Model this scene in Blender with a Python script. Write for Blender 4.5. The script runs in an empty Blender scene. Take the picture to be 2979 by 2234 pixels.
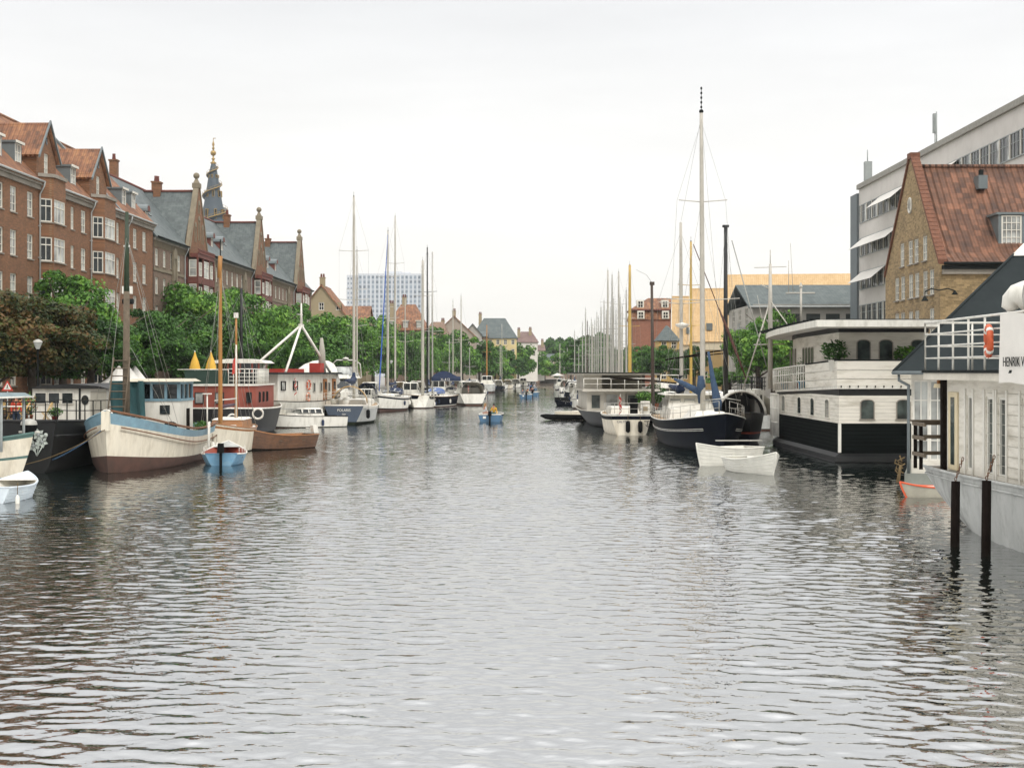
import bpy, math, random
from mathutils import Matrix, Vector
R = math.radians
PI = math.pi
random.seed(7)
F_, H_, CX_, HY_ = 4137.0, 4.5, 1489.5, 1080.0
def X(px, D): return (px - CX_) * D / F_
def Z(py, D): return H_ - (py - HY_) * D / F_
def Dw(py): return F_ * H_ / (py - HY_)

col = bpy.context.scene.collection

# ---------------------------------------------------------------- materials
def lin(h):
    h = h.lstrip('#'); c = [int(h[i:i + 2], 16) / 255 for i in (0, 2, 4)]
    return tuple((v / 12.92 if v <= .04045 else ((v + .055) / 1.055) ** 2.4) for v in c)
MATS = {}
def newmat(name):
    m = bpy.data.materials.new(name); m.use_nodes = True
    nt = m.node_tree; nt.nodes.clear()
    out = nt.nodes.new('ShaderNodeOutputMaterial'); b = nt.nodes.new('ShaderNodeBsdfPrincipled')
    nt.links.new(b.outputs[0], out.inputs[0]); return m, nt, b
def N(nt, t, **kw):
    n = nt.nodes.new(t)
    for k, v in kw.items():
        if k.startswith('i_'):
            key = k[2:]; key = int(key) if key.isdigit() else key
            n.inputs[key].default_value = v
        else: setattr(n, k, v)
    return n
def coords(nt, scale=(1, 1, 1), kind='Object'):
    tc = N(nt, 'ShaderNodeTexCoord'); mp = N(nt, 'ShaderNodeMapping'); mp.inputs['Scale'].default_value = scale
    nt.links.new(tc.outputs[kind], mp.inputs[0]); return mp.outputs[0]
def M(key, hexc=None, rough=.6, var=.12, scale=1.5, bump=0., metal=0., stretch=(1, 1, 1), dirt=None, dscale=.6, damt=.5, coat=0., spec=.5):
    """painted / plain material: base colour with large and small mottling, optional dirt patches"""
    if key in MATS: return MATS[key]
    m, nt, b = newmat(key); L = nt.links
    c = lin(hexc)
    v = coords(nt, stretch)
    n1 = N(nt, 'ShaderNodeTexNoise', i_Scale=scale, i_Detail=6., i_Roughness=.65); L.new(v, n1.inputs['Vector'])
    r = N(nt, 'ShaderNodeMapRange'); r.inputs['From Min'].default_value = .3; r.inputs['From Max'].default_value = .7
    r.inputs['To Min'].default_value = 1 - var; r.inputs['To Max'].default_value = 1 + var
    L.new(n1.outputs[0], r.inputs[0])
    mul = N(nt, 'ShaderNodeVectorMath', operation='SCALE'); mul.inputs[0].default_value = c
    L.new(r.outputs[0], mul.inputs['Scale']); last = mul.outputs[0]
    if dirt:
        n2 = N(nt, 'ShaderNodeTexNoise', i_Scale=dscale, i_Detail=8., i_Roughness=.7); L.new(v, n2.inputs['Vector'])
        r2 = N(nt, 'ShaderNodeMapRange'); r2.inputs['From Min'].default_value = .48; r2.inputs['From Max'].default_value = .72
        r2.inputs['To Max'].default_value = damt; L.new(n2.outputs[0], r2.inputs[0])
        mx = N(nt, 'ShaderNodeMix', data_type='RGBA'); L.new(r2.outputs[0], mx.inputs[0]); L.new(last, mx.inputs[6])
        mx.inputs[7].default_value = (*lin(dirt), 1); last = mx.outputs[2]
    L.new(last, b.inputs['Base Color'])
    b.inputs['Roughness'].default_value = rough; b.inputs['Metallic'].default_value = metal
    b.inputs['Specular IOR Level'].default_value = spec
    if spec < .3: b.inputs['IOR'].default_value = 1.18      # matt, chalky dark paints
    if coat: b.inputs['Coat Weight'].default_value = coat
    if bump:
        bp = N(nt, 'ShaderNodeBump', i_Strength=bump, i_Distance=.05); L.new(n1.outputs[0], bp.inputs['Height']); L.new(bp.outputs[0], b.inputs['Normal'])
    MATS[key] = m; return m
def brick(key, c1, c2, mortar, axis='XZ', bw=.26, bh=.085, rough=.9, mott=.25, c3=None):
    if key in MATS: return MATS[key]
    m, nt, b = newmat(key); L = nt.links
    tc = N(nt, 'ShaderNodeTexCoord'); sp = N(nt, 'ShaderNodeSeparateXYZ'); L.new(tc.outputs['Object'], sp.inputs[0])
    ad = N(nt, 'ShaderNodeMath', operation='ADD'); L.new(sp.outputs[0], ad.inputs[0]); L.new(sp.outputs[1], ad.inputs[1])
    cb = N(nt, 'ShaderNodeCombineXYZ'); L.new(ad.outputs[0], cb.inputs[0]); L.new(sp.outputs[2], cb.inputs[1])
    bt = N(nt, 'ShaderNodeTexBrick', i_Scale=1.); bt.inputs['Brick Width'].default_value = bw; bt.inputs['Row Height'].default_value = bh
    bt.inputs['Mortar Size'].default_value = .008; bt.inputs['Color1'].default_value = (*lin(c1), 1); bt.inputs['Color2'].default_value = (*lin(c2), 1)
    bt.inputs['Mortar'].default_value = (*lin(mortar), 1); L.new(cb.outputs[0], bt.inputs['Vector'])
    n = N(nt, 'ShaderNodeTexNoise', i_Scale=.5, i_Detail=8., i_Roughness=.75); L.new(tc.outputs['Object'], n.inputs['Vector'])
    n3 = N(nt, 'ShaderNodeTexNoise', i_Scale=5., i_Detail=4., i_Roughness=.8); L.new(tc.outputs['Object'], n3.inputs['Vector'])
    mm = N(nt, 'ShaderNodeMath', operation='ADD'); L.new(n.outputs[0], mm.inputs[0]); L.new(n3.outputs[0], mm.inputs[1])
    r = N(nt, 'ShaderNodeMapRange'); r.inputs['From Min'].default_value = .65; r.inputs['From Max'].default_value = 1.35
    r.inputs['To Min'].default_value = 1 - mott; r.inputs['To Max'].default_value = 1 + mott; L.new(mm.outputs[0], r.inputs[0])
    s = N(nt, 'ShaderNodeVectorMath', operation='SCALE'); L.new(bt.outputs[0], s.inputs[0]); L.new(r.outputs[0], s.inputs['Scale'])
    L.new(s.outputs[0], b.inputs['Base Color']); b.inputs['Roughness'].default_value = rough
    bp = N(nt, 'ShaderNodeBump', i_Strength=.3, i_Distance=.02); L.new(bt.outputs['Fac'], bp.inputs['Height']); bp.invert = True
    L.new(bp.outputs[0], b.inputs['Normal']); MATS[key] = m; return m
def tiles(key, c1, c2, c3, ax='X', tw=.26, th=.3, rough=.75, relief=.06):
    """pantiles: u runs along the ridge, v up the slope (taken from z)"""
    if key in MATS: return MATS[key]
    m, nt, b = newmat(key); L = nt.links
    tc = N(nt, 'ShaderNodeTexCoord'); sp = N(nt, 'ShaderNodeSeparateXYZ'); L.new(tc.outputs['Object'], sp.inputs[0])
    u = N(nt, 'ShaderNodeMath', operation='DIVIDE'); L.new(sp.outputs['XYZ'.index(ax)], u.inputs[0]); u.inputs[1].default_value = tw
    v = N(nt, 'ShaderNodeMath', operation='DIVIDE'); L.new(sp.outputs[2], v.inputs[0]); v.inputs[1].default_value = th * .75
    fu = N(nt, 'ShaderNodeMath', operation='FLOOR'); L.new(u.outputs[0], fu.inputs[0])
    fv = N(nt, 'ShaderNodeMath', operation='FLOOR'); L.new(v.outputs[0], fv.inputs[0])
    cb = N(nt, 'ShaderNodeCombineXYZ'); L.new(fu.outputs[0], cb.inputs[0]); L.new(fv.outputs[0], cb.inputs[1])
    wn = N(nt, 'ShaderNodeTexWhiteNoise', noise_dimensions='2D'); L.new(cb.outputs[0], wn.inputs['Vector'])
    no = N(nt, 'ShaderNodeTexNoise', i_Scale=.7, i_Detail=7., i_Roughness=.7); L.new(tc.outputs['Object'], no.inputs['Vector'])
    a = N(nt, 'ShaderNodeMath', operation='MULTIPLY_ADD'); L.new(wn.outputs[0], a.inputs[0]); a.inputs[1].default_value = .45
    sb = N(nt, 'ShaderNodeMapRange'); sb.inputs['From Min'].default_value = .35; sb.inputs['From Max'].default_value = .65; sb.inputs['To Max'].default_value = .55
    L.new(no.outputs[0], sb.inputs[0]); L.new(sb.outputs[0], a.inputs[2])
    cr = N(nt, 'ShaderNodeValToRGB'); e = cr.color_ramp.elements; e[0].color = (*lin(c1), 1); e[1].color = (*lin(c3), 1)
    k = e.new(.5); k.color = (*lin(c2), 1); L.new(a.outputs[0], cr.inputs[0]); L.new(cr.outputs[0], b.inputs['Base Color'])
    f1 = N(nt, 'ShaderNodeMath', operation='FRACT'); L.new(v.outputs[0], f1.inputs[0])
    s1 = N(nt, 'ShaderNodeMath', operation='SINE'); um = N(nt, 'ShaderNodeMath', operation='MULTIPLY'); L.new(u.outputs[0], um.inputs[0]); um.inputs[1].default_value = 2 * PI
    L.new(um.outputs[0], s1.inputs[0])
    hs = N(nt, 'ShaderNodeMath', operation='MULTIPLY_ADD'); L.new(s1.outputs[0], hs.inputs[0]); hs.inputs[1].default_value = .4
    iv = N(nt, 'ShaderNodeMath', operation='SUBTRACT'); iv.inputs[0].default_value = 1.; L.new(f1.outputs[0], iv.inputs[1]); L.new(iv.outputs[0], hs.inputs[2])
    bp = N(nt, 'ShaderNodeBump', i_Strength=1., i_Distance=relief); L.new(hs.outputs[0], bp.inputs['Height']); L.new(bp.outputs[0], b.inputs['Normal'])
    b.inputs['Roughness'].default_value = rough; MATS[key] = m; return m
def glassmat(key, base, rough=.06, var=.5, scale=.8):
    if key in MATS: return MATS[key]
    m, nt, b = newmat(key); L = nt.links
    oi = N(nt, 'ShaderNodeObjectInfo'); v = coords(nt)
    ad = N(nt, 'ShaderNodeVectorMath', operation='ADD'); L.new(v, ad.inputs[0]); L.new(oi.outputs['Location'], ad.inputs[1])
    n = N(nt, 'ShaderNodeTexNoise', i_Scale=scale, i_Detail=3.); L.new(ad.outputs[0], n.inputs['Vector'])
    r = N(nt, 'ShaderNodeMapRange'); r.inputs['From Min'].default_value = .35; r.inputs['From Max'].default_value = .65
    r.inputs['To Min'].default_value = 1 - var; r.inputs['To Max'].default_value = 1 + var; L.new(n.outputs[0], r.inputs[0])
    s = N(nt, 'ShaderNodeVectorMath', operation='SCALE'); s.inputs[0].default_value = lin(base); L.new(r.outputs[0], s.inputs['Scale'])
    L.new(s.outputs[0], b.inputs['Base Color']); b.inputs['Roughness'].default_value = rough; b.inputs['IOR'].default_value = 1.52
    n2 = N(nt, 'ShaderNodeTexNoise', i_Scale=1.3, i_Detail=1.); L.new(ad.outputs[0], n2.inputs['Vector'])
    bp = N(nt, 'ShaderNodeBump', i_Strength=.12, i_Distance=.05); L.new(n2.outputs[0], bp.inputs['Height']); L.new(bp.outputs[0], b.inputs['Normal'])
    MATS[key] = m; return m

# ---------------------------------------------------------------- mesh builder
class MB:
    def __init__(s, mat=None): s.v = []; s.f = []; s.mi = []; s.sm = []; s.mats = []; s.T = None; s.mat = mat
    def _m(s, mat):
        mat = mat or s.mat
        if mat not in s.mats: s.mats.append(mat)
        return s.mats.index(mat)
    def _v(s, p):
        p = Vector(p)
        if s.T is not None: p = s.T @ p
        s.v.append(p); return len(s.v) - 1
    def poly(s, pts, mat=None, smooth=False):
        s.f.append([s._v(p) for p in pts]); s.mi.append(s._m(mat)); s.sm.append(smooth)
    def box(s, x0, x1, y0, y1, z0, z1, mat=None):
        if x0 > x1: x0, x1 = x1, x0
        if y0 > y1: y0, y1 = y1, y0
        if z0 > z1: z0, z1 = z1, z0
        i = [s._v(p) for p in ((x0, y0, z0), (x1, y0, z0), (x1, y1, z0), (x0, y1, z0), (x0, y0, z1), (x1, y0, z1), (x1, y1, z1), (x0, y1, z1))]
        for q in ((0, 3, 2, 1), (4, 5, 6, 7), (0, 1, 5, 4), (1, 2, 6, 5), (2, 3, 7, 6), (3, 0, 4, 7)):
            s.f.append([i[k] for k in q]); s.mi.append(s._m(mat)); s.sm.append(False)
        return s
    def taper(s, b0, b1, z0, z1, mat=None):
        """box with different rectangles (x0,x1,y0,y1) at bottom and top"""
        a = [(b0[0], b0[2], z0), (b0[1], b0[2], z0), (b0[1], b0[3], z0), (b0[0], b0[3], z0), (b1[0], b1[2], z1), (b1[1], b1[2], z1), (b1[1], b1[3], z1), (b1[0], b1[3], z1)]
        i = [s._v(p) for p in a]
        for q in ((0, 3, 2, 1), (4, 5, 6, 7), (0, 1, 5, 4), (1, 2, 6, 5), (2, 3, 7, 6), (3, 0, 4, 7)):
            s.f.append([i[k] for k in q]); s.mi.append(s._m(mat)); s.sm.append(False)
        return s
    def tube(s, pts, r, mat=None, n=8, cap=True, closed=False):
        pts = [Vector(p) for p in pts]; k = len(pts); rs = r if isinstance(r, (list, tuple)) else [r] * k
        rings = []; up = Vector((0, 0, 1))
        for j, p in enumerate(pts):
            if closed: d = pts[(j + 1) % k] - pts[j - 1]
            else: d = pts[min(j + 1, k - 1)] - pts[max(j - 1, 0)]
            d.normalize(); a = d.cross(up)
            if a.length < .05: a = d.cross(Vector((1, 0, 0)))
            a.normalize(); b = a.cross(d)
            rings.append([s._v(p + (a * math.cos(t) + b * math.sin(t)) * rs[j]) for t in [2 * PI * q / n for q in range(n)]])
        for j in range(k if closed else k - 1):
            A, B = rings[j], rings[(j + 1) % k]
            for q in range(n):
                s.f.append([A[q], A[(q + 1) % n], B[(q + 1) % n], B[q]]); s.mi.append(s._m(mat)); s.sm.append(True)
        if cap and not closed:
            for rg in (rings[0][::-1], rings[-1]): s.f.append(list(rg)); s.mi.append(s._m(mat)); s.sm.append(False)
        return s
    def lathe(s, prof, c=(0, 0, 0), mat=None, n=16, smooth=True):
        rings = [[s._v((c[0] + r * math.cos(2 * PI * q / n), c[1] + r * math.sin(2 * PI * q / n), c[2] + z)) for q in range(n)] for r, z in prof]
        for A, B in zip(rings, rings[1:]):
            for q in range(n):
                s.f.append([A[q], A[(q + 1) % n], B[(q + 1) % n], B[q]]); s.mi.append(s._m(mat)); s.sm.append(smooth)
        return s
    def ball(s, c, r, mat=None, n=12, sq=(1, 1, 1)):
        m = max(4, n // 2); rows = []
        for j in range(m + 1):
            ph = PI * j / m - PI / 2
            rows.append([(c[0] + sq[0] * r * math.cos(ph) * math.cos(2 * PI * q / n), c[1] + sq[1] * r * math.cos(ph) * math.sin(2 * PI * q / n), c[2] + sq[2] * r * math.sin(ph)) for q in range(n + 1)])
        return s.grid(rows, mat, True)
    def grid(s, rows, mat=None, smooth=False, flip=False):
        """rows: list of equal-length point lists; mat may be a list per row band"""
        idx = [[s._v(p) for p in row] for row in rows]
        for j in range(len(rows) - 1):
            mm = mat[j] if isinstance(mat, (list, tuple)) else mat
            for q in range(len(rows[0]) - 1):
                fc = [idx[j][q], idx[j][q + 1], idx[j + 1][q + 1], idx[j + 1][q]]
                s.f.append(fc[::-1] if flip else fc); s.mi.append(s._m(mm)); s.sm.append(smooth)
        return s
    def prism(s, poly, y0, y1, mat=None, plane='xz'):
        """extrude a 2-D polygon between two offsets of the third axis"""
        def P(a, b, c): return (a, c, b) if plane == 'xz' else ((c, a, b) if plane == 'yz' else (a, b, c))
        A = [P(a, b, y0) for a, b in poly]; B = [P(a, b, y1) for a, b in poly]; k = len(poly)
        s.poly(A, mat); s.poly(B[::-1], mat)
        for j in range(k): s.poly([A[j], B[j], B[(j + 1) % k], A[(j + 1) % k]], mat)
        return s
    def slab(s, a, b, c, d, t, mat=None, edge=None):
        """thick quad; a,b,c,d counter-clockwise seen from outside, thickness t inwards"""
        a, b, c, d = map(Vector, (a, b, c, d)); n = (b - a).cross(d - a).normalized() * -t
        s.poly([a, b, c, d], mat); q = [a + n, b + n, c + n, d + n]; s.poly(q[::-1], edge or mat)
        o = [a, b, c, d]
        for j in range(4): s.poly([o[j], q[j], q[(j + 1) % 4], o[(j + 1) % 4]], edge or mat)
        return s
    def mesh(s, name):
        me = bpy.data.meshes.new(name); me.from_pydata(s.v, [], s.f)
        for m in s.mats: me.materials.append(m)
        me.polygons.foreach_set('material_index', s.mi); me.polygons.foreach_set('use_smooth', s.sm); me.update()
        return me
    def build(s, name, parent=None, loc=None, rz=None, label=None):
        o = bpy.data.objects.new(name, s.mesh(name)); col.objects.link(o)
        if parent: o.parent = parent
        if loc: o.location = loc
        if rz is not None: o.rotation_euler[2] = rz
        if label: o['label'] = label
        return o
def put(name, me, parent=None, loc=(0, 0, 0), rz=0., scale=None):
    o = bpy.data.objects.new(name, me); col.objects.link(o); o.location = loc; o.rotation_euler[2] = rz
    if parent: o.parent = parent
    if scale: o.scale = scale
    return o
def tag(o, label=None, cat=None, group=None, kind=None):
    if label: o['label'] = label
    if cat: o['category'] = cat
    if group: o['group'] = group
    if kind: o['kind'] = kind
    return o
def thing(name, label, cat, loc=(0, 0, 0), rz=0., group=None):
    o = bpy.data.objects.new(name, None); col.objects.link(o); o.empty_display_size = .5
    o.location = loc; o.rotation_euler = (0, 0, rz); return tag(o, label, cat, group)
def copy_tree(o, parent=None):
    c = o.copy(); col.objects.link(c); c.parent = parent
    for ch in [q for q in bpy.data.objects if q.parent == o]: copy_tree(ch, c)
    return c
def textmesh(body, size, ext=.004, mat=None, align='CENTER', shear=0., spacing=1.):
    cu = bpy.data.curves.new('lettering', 'FONT'); cu.body = body; cu.size = size; cu.extrude = ext; cu.align_x = align; cu.shear = shear; cu.space_character = spacing
    o = bpy.data.objects.new('lettering', cu); col.objects.link(o)
    dg = bpy.context.evaluated_depsgraph_get(); me = bpy.data.meshes.new_from_object(o.evaluated_get(dg))
    bpy.data.objects.remove(o); me.materials.clear(); me.materials.append(mat); return me
# ------------------------------------------------------- walls with openings
def wall(mb, T, Lf, Rf, zs, holes, mat, reveal=.16, rmat=None):
    """wall in the local xz plane (outside is -y) placed by T; Lf/Rf give the left/right outline at height z"""
    old = mb.T; mb.T = T if old is None else old @ T
    cuts = sorted(set([round(z, 4) for z in zs] + [round(h[2], 4) for h in holes] + [round(h[3], 4) for h in holes]))
    cuts = [z for z in cuts if zs[0] - 1e-6 <= z <= zs[-1] + 1e-6]
    for z0, z1 in zip(cuts, cuts[1:]):
        hs = sorted([h for h in holes if h[2] <= z0 + 1e-6 and h[3] >= z1 - 1e-6])
        a0, a1 = Lf(z0 + 1e-6), Lf(z1 - 1e-6)
        for h in hs:
            mb.poly([(a0, 0, z0), (h[0], 0, z0), (h[0], 0, z1), (a1, 0, z1)], mat); a0 = a1 = h[1]
        mb.poly([(a0, 0, z0), (Rf(z0 + 1e-6), 0, z0), (Rf(z1 - 1e-6), 0, z1), (a1, 0, z1)], mat)
    rm = rmat or mat
    for x0, x1, z0, z1 in [h[:4] for h in holes]:
        d = reveal
        mb.poly([(x0, 0, z0), (x0, d, z0), (x0, d, z1), (x0, 0, z1)][::-1], rm); mb.poly([(x1, 0, z0), (x1, d, z0), (x1, d, z1), (x1, 0, z1)], rm)
        mb.poly([(x0, 0, z1), (x0, d, z1), (x1, d, z1), (x1, 0, z1)][::-1], rm); mb.poly([(x0, 0, z0), (x0, d, z0), (x1, d, z0), (x1, 0, z0)], rm)
    mb.T = old
WM = {}
def winmesh(w, h, nx, nz, frame, glass, bar=.05, edge=.09, split=None, arch=0, sill=None):
    """casement window: outside -y, origin bottom centre, glass 6 cm behind the frame face"""
    key = (round(w, 2), round(h, 2), nx, nz, frame.name, glass.name, split, sill and sill.name, edge, bar)
    if key in WM: return WM[key]
    mb = MB(frame); e = edge
    mb.box(-w / 2, -w / 2 + e, -.02, .06, 0, h); mb.box(w / 2 - e, w / 2, -.02, .06, 0, h)
    mb.box(-w / 2 + e, w / 2 - e, -.02, .06, 0, e); mb.box(-w / 2 + e, w / 2 - e, -.02, .06, h - e, h)
    for i in range(1, nx): x = -w / 2 + w * i / nx; mb.box(x - bar / 2, x + bar / 2, -.01, .05, e, h - e)
    for i in range(1, nz):
        z = h * i / nz if not split else h * split; bb = bar if not split else bar * 1.5
        mb.box(-w / 2 + e, w / 2 - e, -.012, .048, z - bb / 2, z + bb / 2)
    mb.poly([(-w / 2 + e / 2, .035, e / 2), (w / 2 - e / 2, .035, e / 2), (w / 2 - e / 2, .035, h - e / 2), (-w / 2 + e / 2, .035, h - e / 2)], glass)
    if sill: mb.box(-w / 2 - .06, w / 2 + .06, -.16, -.021, -.09, -.005, sill)
    WM[key] = mb.mesh('window'); return WM[key]
def wmat(origin, ang): return Matrix.Translation(origin) @ Matrix.Rotation(ang, 4, 'Z')
def face(mb, parent, origin, ang, w, zs, wins, mat, Lf=None, Rf=None, reveal=.14, rmat=None, wname='window'):
    """wall of width w + window objects; wins: (xc, z, w, h, mesh)"""
    T = wmat(origin, ang)
    holes = [(x - ww / 2, x + ww / 2, z, z + hh) for x, z, ww, hh, me in wins]
    wall(mb, T, Lf or (lambda z: 0), Rf or (lambda z: w), zs, holes, mat, reveal, rmat)
    for x, z, ww, hh, me in wins:
        if me is None: continue
        p = T @ Vector((x, reveal - .05, z)); put(wname, me, parent, p, ang)
# ---------------------------------------------------------------- camera, world, light
sc = bpy.context.scene
cam = bpy.data.cameras.new('camera'); co = bpy.data.objects.new('camera', cam); col.objects.link(co)
co.location = (0, 0, H_); co.rotation_euler = (R(90), 0, 0)
cam.sensor_width = 36; cam.lens = 36 * F_ / 2979; cam.shift_y = -(1117 - HY_) / 2979; cam.clip_end = 6000; cam.clip_start = .1
sc.camera = co
sc.view_settings.view_transform = 'Standard'; sc.view_settings.look = 'None'; sc.view_settings.exposure = .3; sc.view_settings.gamma = 1
w = bpy.data.worlds.new('World'); sc.world = w; w.use_nodes = True
nt = w.node_tree; nt.nodes.clear(); L = nt.links
out = N(nt, 'ShaderNodeOutputWorld'); bg = N(nt, 'ShaderNodeBackground'); L.new(bg.outputs[0], out.inputs[0])
sky = N(nt, 'ShaderNodeTexSky', sky_type='NISHITA'); sky.sun_disc = False; sky.sun_elevation = R(48); sky.sun_rotation = R(-150)
sky.air_density = 1.0; sky.dust_density = 3.0
tc = N(nt, 'ShaderNodeTexCoord'); sp = N(nt, 'ShaderNodeSeparateXYZ'); L.new(tc.outputs['Generated'], sp.inputs[0])
cr = N(nt, 'ShaderNodeValToRGB'); e = cr.color_ramp.elements      # overcast: brighter towards the zenith
e[0].position = 0.; e[0].color = (9.3, 9.05, 8.5, 1); e[1].position = 1.; e[1].color = (20., 19.9, 19.6, 1)
for p_, c_ in ((.1, (8.8, 8.65, 8.3)), (.245, (7.8, 7.85, 7.9)), (.3, (8.1, 8.15, 8.2)), (.42, (9.3, 9.35, 9.4)), (.6, (12.5, 12.5, 12.5)), (.78, (19., 18.9, 18.7))):
    k = e.new(p_); k.color = (*c_, 1)
L.new(sp.outputs[2], cr.inputs[0])
mp = N(nt, 'ShaderNodeMapping'); mp.inputs['Scale'].default_value = (1.2, 1.2, 7.); L.new(tc.outputs['Generated'], mp.inputs[0])
cn = N(nt, 'ShaderNodeTexNoise', i_Scale=1.9, i_Detail=6., i_Roughness=.55); L.new(mp.outputs[0], cn.inputs['Vector'])
mr = N(nt, 'ShaderNodeMapRange'); mr.inputs['From Min'].default_value = .3; mr.inputs['From Max'].default_value = .7
mr.inputs['To Min'].default_value = .93; mr.inputs['To Max'].default_value = 1.07; L.new(cn.outputs[0], mr.inputs[0])
sm = N(nt, 'ShaderNodeVectorMath', operation='SCALE'); L.new(cr.outputs[0], sm.inputs[0]); L.new(mr.outputs[0], sm.inputs['Scale'])
mx = N(nt, 'ShaderNodeMix', data_type='RGBA'); mx.inputs[0].default_value = .96; L.new(sky.outputs[0], mx.inputs[6]); L.new(sm.outputs[0], mx.inputs[7])
L.new(mx.outputs[2], bg.inputs[0]); bg.inputs[1].default_value = .1
sun = bpy.data.lights.new('sun', 'SUN'); sun.energy = 1.3; sun.angle = R(14); sun.color = (1, .96, .9)
so = bpy.data.objects.new('sun', sun); col.objects.link(so); so.rotation_euler = (R(42), 0, R(30))
# sun direction: rotation (42deg about x then 30deg about z) -> comes from behind-left of the camera, 48deg high

# ---------------------------------------------------------------- ground and water
def interp(tab, d):
    if d <= tab[0][0]: return tab[0][1]
    for (a, x0), (b, x1) in zip(tab, tab[1:]):
        if d <= b: return x0 + (x1 - x0) * (d - a) / (b - a)
    return tab[-1][1]
QL = [(5, -27), (120, -26), (200, -23.5), (286, -14), (400, -6.5), (465, -1), (545, 8.5), (560, 9)]
QR = [(5, 24.), (120, 23), (220, 17.5), (372, 18.5), (560, 21.5)]
QZ = 1.35
asph = M('cobbles', '8a8782', .9, .2, 3, bump=.4); stone = M('granite', '8d8a82', .8, .3, 1.2, bump=.5, dirt='3c4034', dscale=.9)
def strip(name, inner, outer, mat, z, kind='structure'):
    mb = MB(mat); ds = sorted(set([d for d, _ in QL + QR])); ds = [d for d in ds]
    rows = [[(inner(d), d, z), (outer(d), d, z)] for d in ds]; mb.grid(rows); o = mb.build(name); tag(o, kind=kind); return o
ds = sorted(set([d for d, _ in QL + QR]))
mb = MB(asph); mb.grid([[(-1500, d, QZ), (interp(QL, d), d, QZ)] for d in ds], flip=True)
mb.grid([[(interp(QR, d), d, QZ), (1500, d, QZ)] for d in ds], flip=True)
mb.poly([(-1500, 560, QZ), (1500, 560, QZ), (1500, 2600, QZ), (-1500, 2600, QZ)])
mb.grid([[(interp(QL, d), d, QZ), (interp(QL, d), d, -2)] for d in ds], stone, flip=True)
mb.grid([[(interp(QR, d), d, -2), (interp(QR, d), d, QZ)] for d in ds], stone, flip=True)
mb.poly([(8, 560, -2), (24, 560, -2), (24, 560, QZ), (8, 560, QZ)], stone)
tag(mb.build('ground'), kind='structure')
for nm, Q, sgn in (('quay', QL, -1), ('quay', QR, 1)):
    mb = MB(stone)
    for a, b in zip(ds, ds[1:]):
        xa, xb = interp(Q, a), interp(Q, b)
        mb.slab((xa - sgn * .06, a, QZ + .14), (xa + sgn * .55, a, QZ + .14), (xb + sgn * .55, b, QZ + .14), (xb - sgn * .06, b, QZ + .14), .14) if sgn > 0 else \
            mb.slab((xa - .55, a, QZ + .14), (xa + .06, a, QZ + .14), (xb + .06, b, QZ + .14), (xb - .55, b, QZ + .14), .14)
    tag(mb.build(nm), kind='structure')
# water
WRMS = .085
m, nt, b = newmat('canal_water'); L = nt.links
b.inputs['Base Color'].default_value = (.004, .009, .0075, 1); b.inputs['Roughness'].default_value = .0; b.inputs['IOR'].default_value = 9.5
tc = N(nt, 'ShaderNodeTexCoord')
def noise(sx, sy, sc_, det, ro, dist=0.):
    mp = N(nt, 'ShaderNodeMapping'); mp.inputs['Scale'].default_value = (sx, sy, 1); L.new(tc.outputs['Object'], mp.inputs[0])
    n = N(nt, 'ShaderNodeTexNoise', i_Scale=sc_, i_Detail=det, i_Roughness=ro, i_Distortion=dist); L.new(mp.outputs[0], n.inputs['Vector']); return n.outputs[0]
n1 = noise(.8, 1.05, 5.5, 2., .4, .3); n3 = noise(1, 1, .1, 2., .5)
gm = N(nt, 'ShaderNodeMapRange'); gm.inputs['From Min'].default_value = .35; gm.inputs['From Max'].default_value = .65; gm.inputs['To Min'].default_value = .005; gm.inputs['To Max'].default_value = .013
L.new(n3, gm.inputs[0]); gg = N(nt, 'ShaderNodeMath', operation='MULTIPLY'); L.new(n1, gg.inputs[0]); L.new(gm.outputs[0], gg.inputs[1])
bp = N(nt, 'ShaderNodeBump', i_Strength=1., i_Distance=1.); L.new(gg.outputs[0], bp.inputs['Height']); L.new(bp.outputs[0], b.inputs['Normal'])
# real wind ripples: a height field, finer towards the near end
import numpy as np
def wave_field(Xg, Yg, rms, seed=3, lo=.2, hi=.85, n=110):
    rg = np.random.RandomState(seed); Hh = np.zeros_like(Xg, dtype=np.float32); tot = 0.
    for i in range(n):
        lam = lo * (hi / lo) ** rg.rand(); th = rg.normal(1.4, .55); k = 2 * math.pi / lam
        sl = (lam / lo) ** -.15 * rg.uniform(.5, 1.); a = sl / k; tot += sl * sl / 2
        fade = 1. / (1. + np.exp((SP - lam * .34) / (lam * .05)))                 # drop waves the grid cannot carry
        Hh += (a * np.sin(k * (math.cos(th) * Xg + math.sin(th) * Yg) + rg.rand() * 6.283) * fade).astype(np.float32)
    gust = .78 + .22 * np.sin(Xg * .11 + 1.3 * np.sin(Yg * .045)) + .16 * np.sin(Yg * .16 + Xg * .07 + 1.)
    return Hh * (rms / math.sqrt(tot)) * gust
ys = [9.]
while ys[-1] < 560: ys.append(ys[-1] + .03 + .00115 * ys[-1])
ys[-1] = 560.; ys = np.array(ys); NX = 520
xl = np.array([max(interp(QL, d) - .3, -.375 * d - 6) for d in ys]); xr = np.array([min(interp(QR, d) + .3, .375 * d + 6) for d in ys])
tt = np.linspace(0, 1, NX); Xg = xl[:, None] + (xr - xl)[:, None] * tt[None]; Yg = np.repeat(ys[:, None], NX, 1); SP = np.maximum(.03 + .00115 * Yg, (xr - xl)[:, None] / NX)
Zg = wave_field(Xg, Yg, WRMS)
me = bpy.data.meshes.new('water'); NR = len(ys); me.vertices.add(NR * NX); me.vertices.foreach_set('co', np.stack([Xg, Yg, Zg], -1).astype(np.float32).ravel())
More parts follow.
